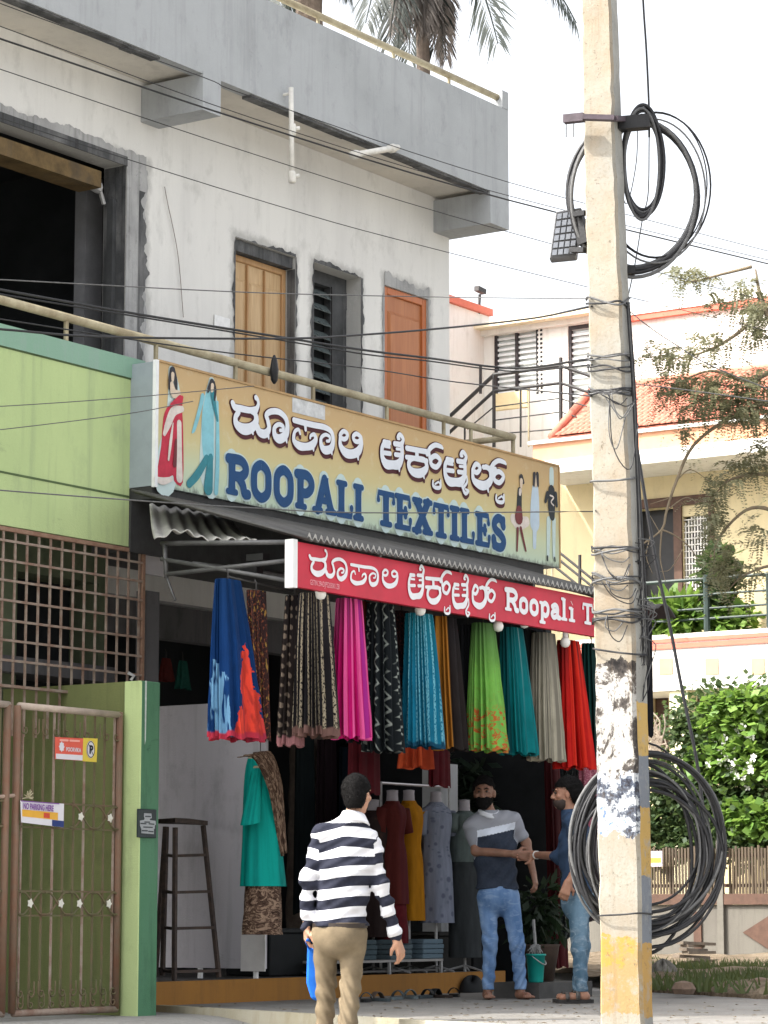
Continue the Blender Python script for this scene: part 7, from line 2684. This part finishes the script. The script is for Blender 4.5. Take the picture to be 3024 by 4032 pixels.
def fabric(name, c, var=.1):
    t = NT(name, .85, .2)
    k = t.mix(t.ramp(t.noise(9, 4, .6), (.3, 0), (.7, 1)), tuple(x * (1 - var) for x in c), tuple(min(1, x * (1 + var)) for x in c))
    k = t.mix(t.math('MULTIPLY', t.noise(120, 2, .6), .15), k, tuple(x * .7 for x in c))
    t.bump(t.noise(170, 2, .5), .15, .003)
    return t.out(k)


def banded(name, stops, grain=.12):
    t = NT(name, .85, .2)
    at_ = t.n('ShaderNodeAttribute', attribute_name='pat')
    k = t.ramp(at_.outputs['Fac'], *stops, interp='CONSTANT')
    k = t.mix(t.math('MULTIPLY', t.noise(60, 3, .6), grain), k, (.25, .25, .28))
    t.bump(t.noise(170, 2, .5), .15, .003)
    return t.out(k)


class Person:
    def __init__(s, name, label, foot, D, facing, group=None):
        s.D = D
        rz = math.atan2(facing[1], facing[0]) - math.pi / 2
        s.root = empty(name, foot, label, 'person', group, rz)
        c, n = math.cos(-rz), math.sin(-rz)
        s.M = np.array(((c, -n, 0), (n, c, 0), (0, 0, 1)))
        s.o = np.array(foot, float)

    def L(s, px, py, dd=0.0): return s.M @ (at(px, py, D=s.D + dd) - s.o)

    def V(s, d): return s.M @ np.array(d, float)


def hand(F, w, d, n, side, curl=.5, sc=1.0, k=.012, spread=.12, thumb=1.0):
    """palm, four bent fingers and a thumb leaving the side of the palm near the wrist"""
    d = np.array(d, float) / np.linalg.norm(d)
    n = np.array(n, float)
    n = n - d * (n @ d)
    n /= np.linalg.norm(n)
    l = np.cross(d, n) * side
    w = np.array(w, float)
    for o in (-.026, -.009, .009, .026):
        F.cone(w + l * o * .55 * sc, w + d * .085 * sc + l * o * sc, .019 * sc, .0145 * sc, k)
    for o, ln in ((-.030, .060), (-.010, .074), (.010, .080), (.030, .072)):
        a = w + d * .088 * sc + l * o * sc
        v1 = d * math.cos(curl * .7) + n * math.sin(curl * .7) + l * (o * spread * 8)
        b = a + v1 * ln * .52 * sc
        v2 = d * math.cos(curl * 1.8) + n * math.sin(curl * 1.8)
        c = b + v2 * ln * .34 * sc
        v3 = d * math.cos(curl * 2.7) + n * math.sin(curl * 2.7)
        e = c + v3 * ln * .24 * sc
        F.cone(a, b, .0105 * sc, .0095 * sc, .006)
        F.cone(b, c, .0095 * sc, .0085 * sc, .004)
        F.cone(c, e, .0085 * sc, .0072 * sc, .004)
    a = w + d * .022 * sc + l * .022 * sc
    b = a + (d * .55 + l * .75 * thumb + n * .35) * .046 * sc
    c = b + (d * .85 + l * .22 * thumb + n * .35) * .034 * sc
    F.cone(a, b, .016 * sc, .0125 * sc, .012)
    F.cone(b, c, .0125 * sc, .009 * sc, .005)


def head(F, c, yaw, sc=1.0, pitch=0.0, k=.02):
    ca, sa = math.cos(yaw), math.sin(yaw)

    def P(x, y, z): return np.array(c) + np.array((x * ca - y * sa, x * sa + y * ca, z)) * sc
    F.ell(P(0, -.012, .025), (.074 * sc, .092 * sc, .092 * sc), k, yaw)
    F.ell(P(0, .022, -.045), (.058 * sc, .066 * sc, .072 * sc), .03, yaw)
    F.ell(P(0, .062, -.098), (.026 * sc, .022 * sc, .018 * sc), .02, yaw)
    F.cone(P(0, .084, .010), P(0, .104, -.028), .009 * sc, .014 * sc, .012)
    for s in (-1, 1):
        F.ell(P(s * .013, .092, -.034), (.010 * sc, .010 * sc, .008 * sc), .006, yaw)
        F.ell(P(s * .076, -.004, -.008), (.012 * sc, .020 * sc, .032 * sc), .006, yaw)
        F.ell(P(s * .030, .078, .028), (.024 * sc, .014 * sc, .009 * sc), .012, yaw)
        F.ell(P(s * .045, .058, -.022), (.022 * sc, .02 * sc, .02 * sc), .015, yaw)
    F.ell(P(0, .078, -.060), (.024 * sc, .012 * sc, .006 * sc), .005, yaw)
    F.ell(P(0, .076, -.072), (.021 * sc, .012 * sc, .006 * sc), .005, yaw)
    return P


def face_parts(pr, P, yaw, sc, m_eye, m_brow):
    for s in (-1, 1):
        b = MB()
        q = P(s * .030, .083, .006)
        b.lathe((q[0], q[1], q[2] - .008 * sc), [(.002, 0), (.011 * sc, .004 * sc), (.0125 * sc, .008 * sc), (.011 * sc, .012 * sc), (.002, .016 * sc)], 10)
        b.build('eye', m_eye, pr.root, smooth=True, local=True)
        b = MB()
        b.tube([P(s * .012, .094, .024), P(s * .030, .094, .032), P(s * .050, .080, .026)], [.004 * sc, .006 * sc, .003 * sc], 6)
        b.build('eyebrow', m_brow, pr.root, smooth=True, local=True)


def strands(o, n, L, m, pr, seed, name='hair_strands'):
    """short separate hairs standing a little off a hair mass"""
    rr = random.Random(seed)
    vs = o.data.vertices
    b = MB()
    for _ in range(n):
        v = vs[rr.randrange(len(vs))]
        p, q = v.co, v.normal
        t = Vector((rr.gauss(0, .5), rr.gauss(0, .5), rr.gauss(0, .5) - .25))
        d = (q * .55 + t).normalized() * L * (.5 + rr.random())
        s_ = d.cross(q).normalized() * .0016
        b.add([p - s_ - q * .002, p + s_ - q * .002, p + d], ((0, 1, 2),))
    h = b.build(name, m, pr.root, local=True)
    h['kind'] = 'stuff'


def bounds(*p, m=.25):
    p = np.array(p)
    return p.min(0) - m, p.max(0) + m


m_hair = M('black_hair', (.0065, .006, .006), .85, .5, 40, .5, .12)
m_eye = M('eye_dark', (.02, .015, .012), .2, .2, 20, 0, .5)


def torso(F, J, g=0.0, kx=1.0):
    sm, hm = (J['sa'] + J['sb']) / 2, (J['ha'] + J['hb']) / 2
    up = sm - hm
    ax = J['sb'] - J['sa']
    yaw = math.atan2(ax[1], ax[0])
    if abs(yaw) > math.pi / 2: yaw -= math.copysign(math.pi, yaw)
    F.cone(J['sa'], J['sb'], .062 + g, .062 + g, .04)
    F.cone(sm + (0, 0, .02), J['neck'] + (0, 0, -.02), .060 + g, .052 + g * .6, .04)
    for q_ in ('sa', 'sb'): F.cone(J['neck'] + (0, 0, -.045), J[q_] * .75 + J['neck'] * .25 + (0, 0, -.005), .050 + g, .052 + g, .04)
    F.ell(hm + up * .72, ((.165 + g) * kx, .118 + g, .18 + g), .06, yaw)
    F.ell(hm + up * .40, ((.148 + g) * kx, .108 + g, .18 + g), .06, yaw)
    F.ell(hm + up * .04, ((.165 + g) * kx, .122 + g, .15 + g), .06, yaw)


def wr(x, y, z, a, f, ph):
    return a * np.sin(f * z + 3 * np.sin(9 * x + ph) + 2.2 * np.sin(7 * y + 2 * ph))


# ---------------------------------------------------------------- the man in the striped shirt, seen from behind
DS = 17.5
foot = at(1340, 4105, D=DS)
foot = np.array((foot[0], foot[1], ground_z(foot[0], foot[1])))
A = Person('person', 'man seen from behind in a navy and white striped shirt carrying a blue bag', foot, DS, cH * .95 + cR * .22)
J = {'sa': A.L(1270, 3292), 'sb': A.L(1458, 3330, .02), 'neck': A.L(1392, 3212), 'head': A.L(1404, 3128, .01),
     'ea': A.L(1212, 3458, -.03), 'wa': A.L(1208, 3640, .02), 'eb': A.L(1502, 3496, .0), 'wb': A.L(1560, 3692, .05),
     'ha': A.L(1282, 3680), 'hb': A.L(1392, 3684), 'ka': A.L(1284, 3868, .10), 'kb': A.L(1380, 3880, -.02), 'aa': A.L(1278, 4052, .12), 'ab': A.L(1366, 4078, -.10)}
m_skinA = skin_mat('skin_a', (.42, .235, .155))
lo, hi = bounds(*J.values(), m=.26)
lo[2] = -.02
F = Field(lo, hi, .0055)
torso(F, J, -.016)
F.cone(J['neck'], J['head'] + (0, 0, -.05), .056, .052, .03)
P = head(F, J['head'], -.30, 1.06)
for s, e, w_, sd in (('sa', 'ea', 'wa', 1), ('sb', 'eb', 'wb', -1)):
    F.cone(J[s], J[e], .042, .035, .03)
    F.cone(J[e], J[w_], .035, .026, .02)
    d = J[w_] - J[e]
    hand(F, J[w_] + d / np.linalg.norm(d) * .015, d + (np.array((0, .03, -.05)) if sd > 0 else np.array((0, .02, -.02))), (0.9 * sd, .45, 0), sd * 1, .75 if sd > 0 else .45, .98)
for h_, k_, a_ in (('ha', 'ka', 'aa'), ('hb', 'kb', 'ab')):
    F.cone(J[h_], J[k_], .078, .052, .03)
    F.cone(J[k_], J[a_], .052, .036, .02)
    F.cone(J[a_] + (0, -.03, -.05), J[a_] + (0, .17, -.06), .036, .026, .02)
F.mesh('body', m_skinA, A.root)
# shirt
m_str = NT('striped_knit', .85, .2)
at_ = m_str.n('ShaderNodeAttribute', attribute_name='pat')
fr = m_str.math('FRACT', at_.outputs['Fac'])
k_ = m_str.ramp(fr, (0, (.010, .012, .024)), (.49, (.66, .66, .69)), interp='CONSTANT')
k_ = m_str.mix(m_str.math('GREATER_THAN', at_.outputs['Fac'], 50.0), k_, (.68, .68, .71))
k_ = m_str.mix(m_str.math('MULTIPLY', m_str.noise(60, 3, .6), .1), k_, (.2, .2, .25))
m_str.bump(m_str.noise(170, 2, .5), .15, .003)
m_striped = m_str.out(k_)
F = Field(lo, hi, .0065)
torso(F, J, .014, 1.04)
for s, e, w_ in (('sa', 'ea', 'wa'), ('sb', 'eb', 'wb')):
    F.cone(J[s], J[e], .058, .049, .04)
    F.cone(J[e], J[w_], .049, .040, .025)
hem = A.L(1330, 3646)[2]
sm = (J['sa'] + J['sb']) / 2


def arm_s(p, a, e, w_):
    """distance along an arm and away from it"""
    def seg(p, a, b):
        v = b - a
        t = np.clip(((p - a) @ v) / (v @ v), 0, 1)
        return t * np.linalg.norm(v), np.linalg.norm(p - a - t[:, None] * v, axis=1)
    s1, d1 = seg(p, a, e)
    s2, d2 = seg(p, e, w_)
    near = d1 < d2
    return np.where(near, s1, np.linalg.norm(e - a) + s2), np.minimum(d1, d2)


F.ripple(lambda x, y, z: wr(x, y, z, .0065, 34, 1.0) + .005 * np.sin(62 * z + 34 * x + 3 * np.sin(11 * x)) * (z < hem + .35) + .0035 * np.sin(90 * z - 50 * x))


def hemcut(x, y, z):
    ca, cb = J['wa'], J['wb']
    in_arm = ((x - ca[0]) ** 2 + (y - ca[1]) ** 2 + (z - ca[2]) ** 2 < .30 ** 2) & (np.abs(x - ca[0] - .02) < .085) & (x < J['ha'][0] - .09) | ((x - cb[0]) ** 2 + (y - cb[1]) ** 2 + (z - cb[2]) ** 2 < .34 ** 2) & (x > J['hb'][0] + .105)
    return np.where(in_arm, -.05, hem + .004 * np.sin(x * 18) - z)


F.cut(hemcut)
F.cut(lambda x, y, z: z - (J['neck'][2] + .012))
PER = .128


def pat(p):
    sa, da = arm_s(p, J['sa'], J['ea'], J['wa'])
    sb, db = arm_s(p, J['sb'], J['eb'], J['wb'])
    base = (p[:, 2] - hem - .004 * np.sin(p[:, 0] * 18)) / PER + .12 + .16 * (p[:, 0] - sm[0]) / PER * -.55 + .1 * np.abs(p[:, 0] - sm[0]) / PER * (p[:, 2] > sm[2] - .1) * 1.5
    v = base.copy()
    tor = (p[:, 0] > J['sa'][0] - .005) & (p[:, 0] < J['sb'][0] + .02) & (p[:, 2] > hem - .1)
    v = np.where((da < .075) & ~tor & (da < db), (J['sa'][2] - sa - hem) / PER + .35, v)
    tor2 = (p[:, 0] < J['sb'][0] + .035 + .10 * (sm[2] - p[:, 2]))
    v = np.where((db < .08) & ~tor2, (J['sb'][2] - sb * .97 - hem) / PER + .02, v)
    v = np.where(p[:, 2] > sm[2] + .115, 99.0, v)
    return v


shirt = F.mesh('shirt', m_striped, A.root, attr=pat)
# collar
b = MB()
nk = J['neck']
b.grid(28, 4, lambda u, v: (nk[0] + (.104 - .030 * v) * math.cos(u * 6.283), nk[1] + (.096 - .022 * v) * math.sin(u * 6.283) + .005, nk[2] - .048 + .060 * v - .022 * math.sin(u * 6.283) - .006 * math.cos(u * 6.283)))
o = b.build('collar', fabric('white_collar', (.72, .72, .75)), A.root, smooth=True, local=True)
o.modifiers.new('s', 'SOLIDIFY').thickness = .012
# trousers
F = Field(lo, hi, .0065)
hm = (J['ha'] + J['hb']) / 2
F.ell(hm + (0, 0, .03), (.168, .132, .17), .05)
F.ell(hm + (.0, -.055, -.01), (.135, .085, .12), .04)
for h_, k_, a_ in (('ha', 'ka', 'aa'), ('hb', 'kb', 'ab')):
    F.cone(J[h_], J[k_], .088, .064, .03)
    F.cone(J[k_], J[a_] + (0, 0, .0), .064, .058, .02)
zk = J['kb'][2]
F.ripple(lambda x, y, z: .0065 * np.sin(58 * z + 16 * np.sin(9 * x) + 9 * y) * (np.exp(-((z - zk + .05) / .13) ** 2) + np.exp(-((z - .12) / .12) ** 2)) + .005 * np.sin(30 * z + 30 * x) * np.exp(-((z - hm[2] + .14) / .1) ** 2))
F.cut(lambda x, y, z: np.maximum(z - hem - .02, .055 - z))
F.mesh('trousers', fabric('khaki_twill', (.165, .128, .082), .25), A.root)
F = Field(*bounds(J['head'], m=.2), .004)
hd = J['head']
F.ell(hd + (.0, -.016, .034), (.088, .108, .102), 0, -.30)
F.ell(hd + (.0, -.058, -.020), (.074, .066, .088), .02, -.30)
F.ripple(lambda x, y, z: .0018 * np.sin(90 * x + 60 * z) * np.sin(70 * z + 40 * y))
ca, sa = math.cos(-.30), math.sin(-.30)


def haircut(x, y, z):
    yl = -(x - hd[0]) * sa + (y - hd[1]) * ca
    return np.maximum(np.where(z - hd[2] < .03, yl + .012 - np.clip(z - hd[2] + .03, 0, .06) * .6, yl - .072), -(z - hd[2] + .088))


F.cut(haircut)
strands(F.mesh('hair', m_hair, A.root), 5000, .016, m_hair, A, 1)
b = MB()
b.grid(40, 2, lambda u, v: (hm[0] + .178 * math.cos(u * 6.283), hm[1] + .140 * math.sin(u * 6.283), hem - .012 + .03 * v))
b.build('belt', M('dark_belt', (.03, .022, .018), .5, .2, 20), A.root, smooth=True, local=True)
# blue shopping bag from the left hand
hw_ = at(1212, 3700, D=DS - .02)
bag = empty('shopping_bag', at(1245, 3940, D=DS), 'bright blue cloth bag carried low in the left hand of the striped man', 'bag')
cb = [at(*c, D=DS + .17) for c in ((1210, 3722), (1262, 3728), (1298, 3910), (1270, 3945), (1226, 3935), (1206, 3870))]
b = MB()
mid = sum(cb) / 6
th_ = np.array((cH[0], cH[1], 0))
ringf = [mid + (c - mid) * .96 - th_ * .03 for c in cb]
ringm = [c for c in cb]
ringb = [mid + (c - mid) * .96 + th_ * .03 for c in cb]
vs = ringf + ringm + ringb
fs = [tuple(range(6)), tuple(range(17, 11, -1))]
for r_ in (0, 6):
    for i in range(6): fs.append((r_ + i, r_ + 6 + i, r_ + 6 + (i + 1) % 6, r_ + (i + 1) % 6))
b.add(vs, fs)
o = b.build('bag_body', fabric('blue_bag', (.012, .11, .46), .25), bag, fix=True, bevel=.012)
b = MB()
b.tube(spline([at(1216, 3732, D=DS + .15), at(1207, 3712, D=DS + .06), hw_, at(1226, 3712, D=DS + .06), at(1250, 3732, D=DS + .17)], 5), .008, 6)
b.build('handle', fabric('blue_bag_strap', (.01, .09, .40)), bag, smooth=True)

# ---------------------------------------------------------------- the bearded man in the colour block polo shirt
DB_ = 21.55
foot = np.array((*at(1978, 3935, Z=.17)[:2], .172))
DB_ = float((foot - CAM) @ cH)
B = Person('person', 'bearded man in a grey, white and navy polo shirt and faded blue jeans shaking hands', foot, DB_, -cH * .9 + cR * .30)
J = {'sa': B.L(1862, 3252, .0), 'sb': B.L(2014, 3230, .02), 'neck': B.L(1922, 3194), 'head': B.L(1908, 3122, -.02),
     'ea': B.L(1874, 3352, -.06), 'wa': B.L(2022, 3362, -.22), 'eb': B.L(2072, 3318, .03), 'wb': B.L(2098, 3432, -.02),
     'ha': B.L(1918, 3535), 'hb': B.L(2006, 3535), 'ka': B.L(1930, 3712, -.04), 'kb': B.L(2036, 3716, -.02), 'aa': B.L(1922, 3892), 'ab': B.L(2050, 3890, .04)}
m_skinB = skin_mat('skin_b', (.20, .105, .070))
lo, hi = bounds(*J.values(), m=.28)
lo[2] = -.02
F = Field(lo, hi, .0055)
torso(F, J, -.016)
F.cone(J['neck'], J['head'] + (0, 0, -.05), .054, .050, .03)
yb_ = math.atan2(*(-(B.V(cR * .75 - cH * .66))[:2]).tolist()) if False else -.52
P = head(F, J['head'], yb_, 1.04)
for s, e, w_ in (('sa', 'ea', 'wa'), ('sb', 'eb', 'wb')):
    F.cone(J[s], J[e], .046, .038, .03)
    F.cone(J[e], J[w_], .038, .027, .02)
dsh = B.L(2075, 3372, -.22) - J['wa']
hand(F, J['wa'] + dsh * .1, dsh, B.V(cH), 1, .55, 1.0)
d = J['wb'] - J['eb']
hand(F, J['wb'] + d / np.linalg.norm(d) * .01, d, B.V(cH) * .4 - B.V(cR), 1, .5, 1.0)
for h_, k_, a_, tx in (('ha', 'ka', 'aa', .04), ('hb', 'kb', 'ab', -.01)):
    F.cone(J[h_], J[k_], .070, .047, .03)
    F.cone(J[k_], J[a_], .047, .034, .02)
    q = np.array((J[a_][0], J[a_][1], .035))
    F.cone(J[a_], q + (0, -.02, 0), .034, .034, .02)
    F.cone(q + (0, -.03, 0), q + (tx, .13, -.008), .034, .028, .02)
    for k in range(5): F.cone(q + (tx + (k - 2) * .015, .13, -.012), q + (tx * 1.2 + (k - 2) * .018, .175 - .006 * abs(k - 1), -.016), .012, .010, .006)
F.mesh('body', m_skinB, B.root)
face_parts(B, P, yb_, .98, m_eye, m_hair)
F = Field(lo, hi, .0065)
torso(F, J, .016, 1.02)
sl_end = {}
for s, e, f_ in (('sa', 'ea', .62), ('sb', 'eb', .60)):
    F.cone(J[s], J[s] + (J[e] - J[s]) * f_, .062, .062, .03)
hem = B.L(1960, 3500)[2]
F.ripple(lambda x, y, z: wr(x, y, z, .006, 30, 2.0) + .004 * np.sin(55 * z + 40 * x + 2 * np.sin(13 * x)))
F.cut(lambda x, y, z: np.maximum(hem + .006 * np.sin(20 * x) - z, .0 * z + (z - (J['neck'][2] + .008))))
zb0 = B.L(1937, 3282)[2]
xm = (J['sa'][0] + J['sb'][0]) / 2


def patB(p):
    v = (p[:, 2] + .22 * (p[:, 0] - xm) - zb0)
    v = np.where(v > .055, .75, np.where(v > .0, .45, .15))
    sa, da = arm_s(p, J['sa'], J['ea'], J['wa'])
    sb, db = arm_s(p, J['sb'], J['eb'], J['wb'])
    v = np.where((da < .08) & (p[:, 0] > J['sa'][0] - .0) if J['sa'][0] > J['sb'][0] else (da < .08) & (p[:, 0] < J['sa'][0]), .95, v)
    v = np.where((db < .08) & (p[:, 0] < J['sb'][0] + .0) if J['sa'][0] > J['sb'][0] else (db < .08) & (p[:, 0] > J['sb'][0]), .95, v)
    return v


F.mesh('shirt', banded('polo_blocks', [(0, (.008, .016, .032)), (.3, (.55, .6, .68)), (.6, (.24, .25, .28)), (.85, (.21, .22, .25))]), B.root, attr=patB)
b = MB()
nk = J['neck']
b.grid(24, 3, lambda u, v: (nk[0] + (.074 + .004 * v) * math.cos(u * 6.283), nk[1] + .01 + (.072 + .004 * v) * math.sin(u * 6.283), nk[2] + .012 - .04 * v - .035 * max(0, math.sin(u * 6.283)) ** 2))
o = b.build('collar', fabric('grey_collar', (.50, .52, .56)), B.root, smooth=True, local=True)
o.modifiers.new('s', 'SOLIDIFY').thickness = .01
for h_ in ():
    pass


def jeans(pr, J, lo, hi, hem, m, z0, seed):
    F = Field(lo, hi, .0065)
    hm = (J['ha'] + J['hb']) / 2
    F.ell(hm + (0, 0, .02), (.160, .132, .17), .05)
    for h_, k_, a_ in (('ha', 'ka', 'aa'), ('hb', 'kb', 'ab')):
        F.cone(J[h_], J[k_], .082, .058, .03)
        F.cone(J[k_], J[a_], .058, .047, .03)
    zk = J['ka'][2]
    F.ripple(lambda x, y, z: .0048 * np.sin(58 * z + 14 * np.sin(9 * x + seed) + 9 * y) * (np.exp(-((z - zk) / .13) ** 2) + 1.1 * np.exp(-((z - z0 - .08) / .12) ** 2)))
    F.cut(lambda x, y, z: np.maximum(z - hem - .02, z0 - z))
    return F.mesh('jeans', m, pr.root)


jeans(B, J, lo, hi, hem, denim('light_denim', (.07, .14, .28), (.20, .31, .50), (.36, .46, .60)), .075, 1.0)
hd = J['head']
ca, sa = math.cos(yb_), math.sin(yb_)
F = Field(*bounds(hd, m=.2), .004)
F.ell(hd + (.0, -.012, .040), (.086, .106, .106), 0, yb_)
F.ripple(lambda x, y, z: .003 * np.sin(80 * x + 50 * z) * np.sin(70 * z + 40 * y))


def hl(x, y): return -(x - hd[0]) * sa + (y - hd[1]) * ca


F.cut(lambda x, y, z: np.where(z - hd[2] < .055, hl(x, y) + .005 - np.clip(z - hd[2], -.05, .05) * .5, hl(x, y) - .088 + np.clip(.085 - z + hd[2], 0, .03)))
strands(F.mesh('hair', m_hair, B.root), 5000, .024, m_hair, B, 2)
F = Field(*bounds(hd, m=.2), .004)
F.ell(hd + (-.025 * sa, .025 * ca, -.055), (.067, .076, .075), 0, yb_)
F.ell(hd + (-.06 * sa, .06 * ca, -.108), (.036, .030, .03), .02, yb_)
F.ripple(lambda x, y, z: .0018 * np.sin(170 * x) * np.sin(160 * z))
F.cut(lambda x, y, z: np.maximum(z - hd[2] + .036 - np.clip(.055 - hl(x, y), 0, .05) * .9, -.012 - hl(x, y)))
strands(F.mesh('beard', m_hair, B.root), 3000, .013, m_hair, B, 3, 'beard_strands')
# white bracelet on the other man's wrist side: watch
bq = J['wa'] + (J['ea'] - J['wa']) * .02

# ---------------------------------------------------------------- the man in the navy shirt, in profile
foot = np.array((*at(2272, 3950, Z=.17)[:2], .172))
DN = float((foot - CAM) @ cH)
C_ = Person('person', 'young man in a navy shirt and washed jeans, half hidden by the cable coil', foot, DN, -cR * .97 - cH * .10)
zdep = DB_ - DN
J = {'sa': C_.L(2264, 3250, -.16), 'sb': C_.L(2264, 3250, .16), 'neck': C_.L(2246, 3192), 'head': C_.L(2226, 3126),
     'ea': C_.L(2296, 3372, -.20), 'wa': C_.L(2240, 3470, -.22), 'eb': C_.L(2205, 3372, .16), 'wb': C_.L(2108, 3366, zdep - .20),
     'ha': C_.L(2276, 3556, -.085), 'hb': C_.L(2276, 3556, .085), 'ka': C_.L(2280, 3730, -.09), 'kb': C_.L(2292, 3728, .10), 'aa': C_.L(2290, 3896, -.09), 'ab': C_.L(2278, 3892, .11)}
m_skinC = skin_mat('skin_c', (.27, .14, .09))
lo, hi = bounds(*J.values(), m=.28)
lo[2] = -.02
F = Field(lo, hi, .0055)
torso(F, J, -.016)
F.cone(J['neck'], J['head'] + (0, 0, -.05), .052, .048, .03)
P = head(F, J['head'], .0, .98)
for s, e, w_ in (('sa', 'ea', 'wa'), ('sb', 'eb', 'wb')):
    F.cone(J[s], J[e], .046, .038, .03)
    F.cone(J[e], J[w_], .038, .027, .02)
d = C_.L(2052, 3370, zdep - .19) - J['wb']
hand(F, J['wb'] + d * .05, d, C_.V(-cH), -1, .6, 1.0)
d = J['wa'] - J['ea']
hand(F, J['wa'] + d / np.linalg.norm(d) * .01, d * .7 + np.array((0, 0, -.1)), C_.V(cH), 1, .7, 1.0)
for h_, k_, a_ in (('ha', 'ka', 'aa'), ('hb', 'kb', 'ab')):
    F.cone(J[h_], J[k_], .070, .047, .03)
    F.cone(J[k_], J[a_], .047, .034, .02)
    q = np.array((J[a_][0], J[a_][1], .05))
    F.cone(J[a_], q + (0, -.02, 0), .034, .034, .02)
    F.cone(q + (0, -.03, 0), q + (0, .15, -.008), .034, .026, .02)
F.mesh('body', m_skinC, C_.root)
face_parts(C_, P, 0, .98, m_eye, m_hair)
F = Field(lo, hi, .0065)
torso(F, J, .016, 1.0)
for s, e, w_ in (('sa', 'ea', 'wa'), ('sb', 'eb', 'wb')):
    F.cone(J[s], J[e], .064, .056, .03)
    if s == 'sa': F.cone(J[e], J[e] + (J[w_] - J[e]) * .45, .056, .05, .02)
    else: F.cone(J[e], J[e] + (J[w_] - J[e]) * .12, .056, .052, .02)
hem = C_.L(2270, 3512)[2]
F.ripple(lambda x, y, z: wr(x, y, z, .007, 30, .5) + .004 * np.sin(55 * z + 40 * y))
F.cut(lambda x, y, z: np.maximum(hem + .006 * np.sin(20 * x) - z, z - (J['neck'][2] + .012)))
F.mesh('shirt', fabric('navy_cotton', (.022, .042, .082), .25), C_.root)
jeans(C_, J, lo, hi, hem, denim('washed_denim', (.05, .10, .15), (.15, .24, .32), (.42, .48, .52)), .085, 2.0)
hd = J['head']
F = Field(*bounds(hd, m=.22), .004)
F.ell(hd + (.0, -.030, .040), (.086, .112, .102), 0, 0)
F.ell(hd + (.0, -.078, .0), (.074, .06, .08), .03, 0)
F.ripple(lambda x, y, z: .004 * np.sin(70 * x + 60 * z) * np.sin(80 * z + 40 * y))
F.cut(lambda x, y, z: np.where(z - hd[2] < .05, (y - hd[1]) + .018 - np.clip(z - hd[2], -.05, .05) * .6, (y - hd[1]) - .095))
strands(F.mesh('hair', m_hair, C_.root), 6000, .030, m_hair, C_, 4)
F = Field(*bounds(hd, m=.2), .004)
F.ell(hd + (0, .024, -.060), (.062, .071, .068), 0, 0)
F.cut(lambda x, y, z: np.maximum(z - hd[2] + .050 - np.clip(.05 - (y - hd[1]), 0, .05) * .9, .008 - (y - hd[1])))
F.mesh('beard', M('short_stubble', (.035, .024, .02), .7, .3, 30), C_.root)
# watch on the shaking wrist, sandals
b = MB()
d = (J['eb'] - J['wb']) / np.linalg.norm(J['eb'] - J['wb'])
b.tube([J['wb'] + d * .02, J['wb'] + d * .045], .033, 14)
b.build('wrist_band', M('white_band', (.6, .6, .58), .4, .1, 10, 0), C_.root, smooth=True, local=True)
m_sand = M('black_sandal', (.02, .018, .017), .6, .3, 20)
for a_ in ('aa', 'ab'):
    q = J[a_]
    b = MB()
    b.prism([(q[0] + .048 * math.cos(t_) * (1 + .1 * math.sin(t_)), q[1] + .055 + .15 * math.sin(t_), .002) for t_ in np.linspace(0, 6.283, 19)[:-1]], (0, 0, .026))
    b.build('sandal', m_sand, C_.root, local=True, fix=True)
    b = MB()
    for y in (.02, .10):
        b.grid(10, 2, lambda u, v: (q[0] + .047 * math.cos(math.pi * u), q[1] + y + .03 * v, .026 + .062 * math.sin(math.pi * u) ** .6 * (1 if y < .05 else .8)))
    o = b.build('sandal_strap', M('grey_camo_strap', (.07, .065, .06), .7, .6, 30), C_.root, local=True, smooth=True)
    o.modifiers.new('s', 'SOLIDIFY').thickness = .008
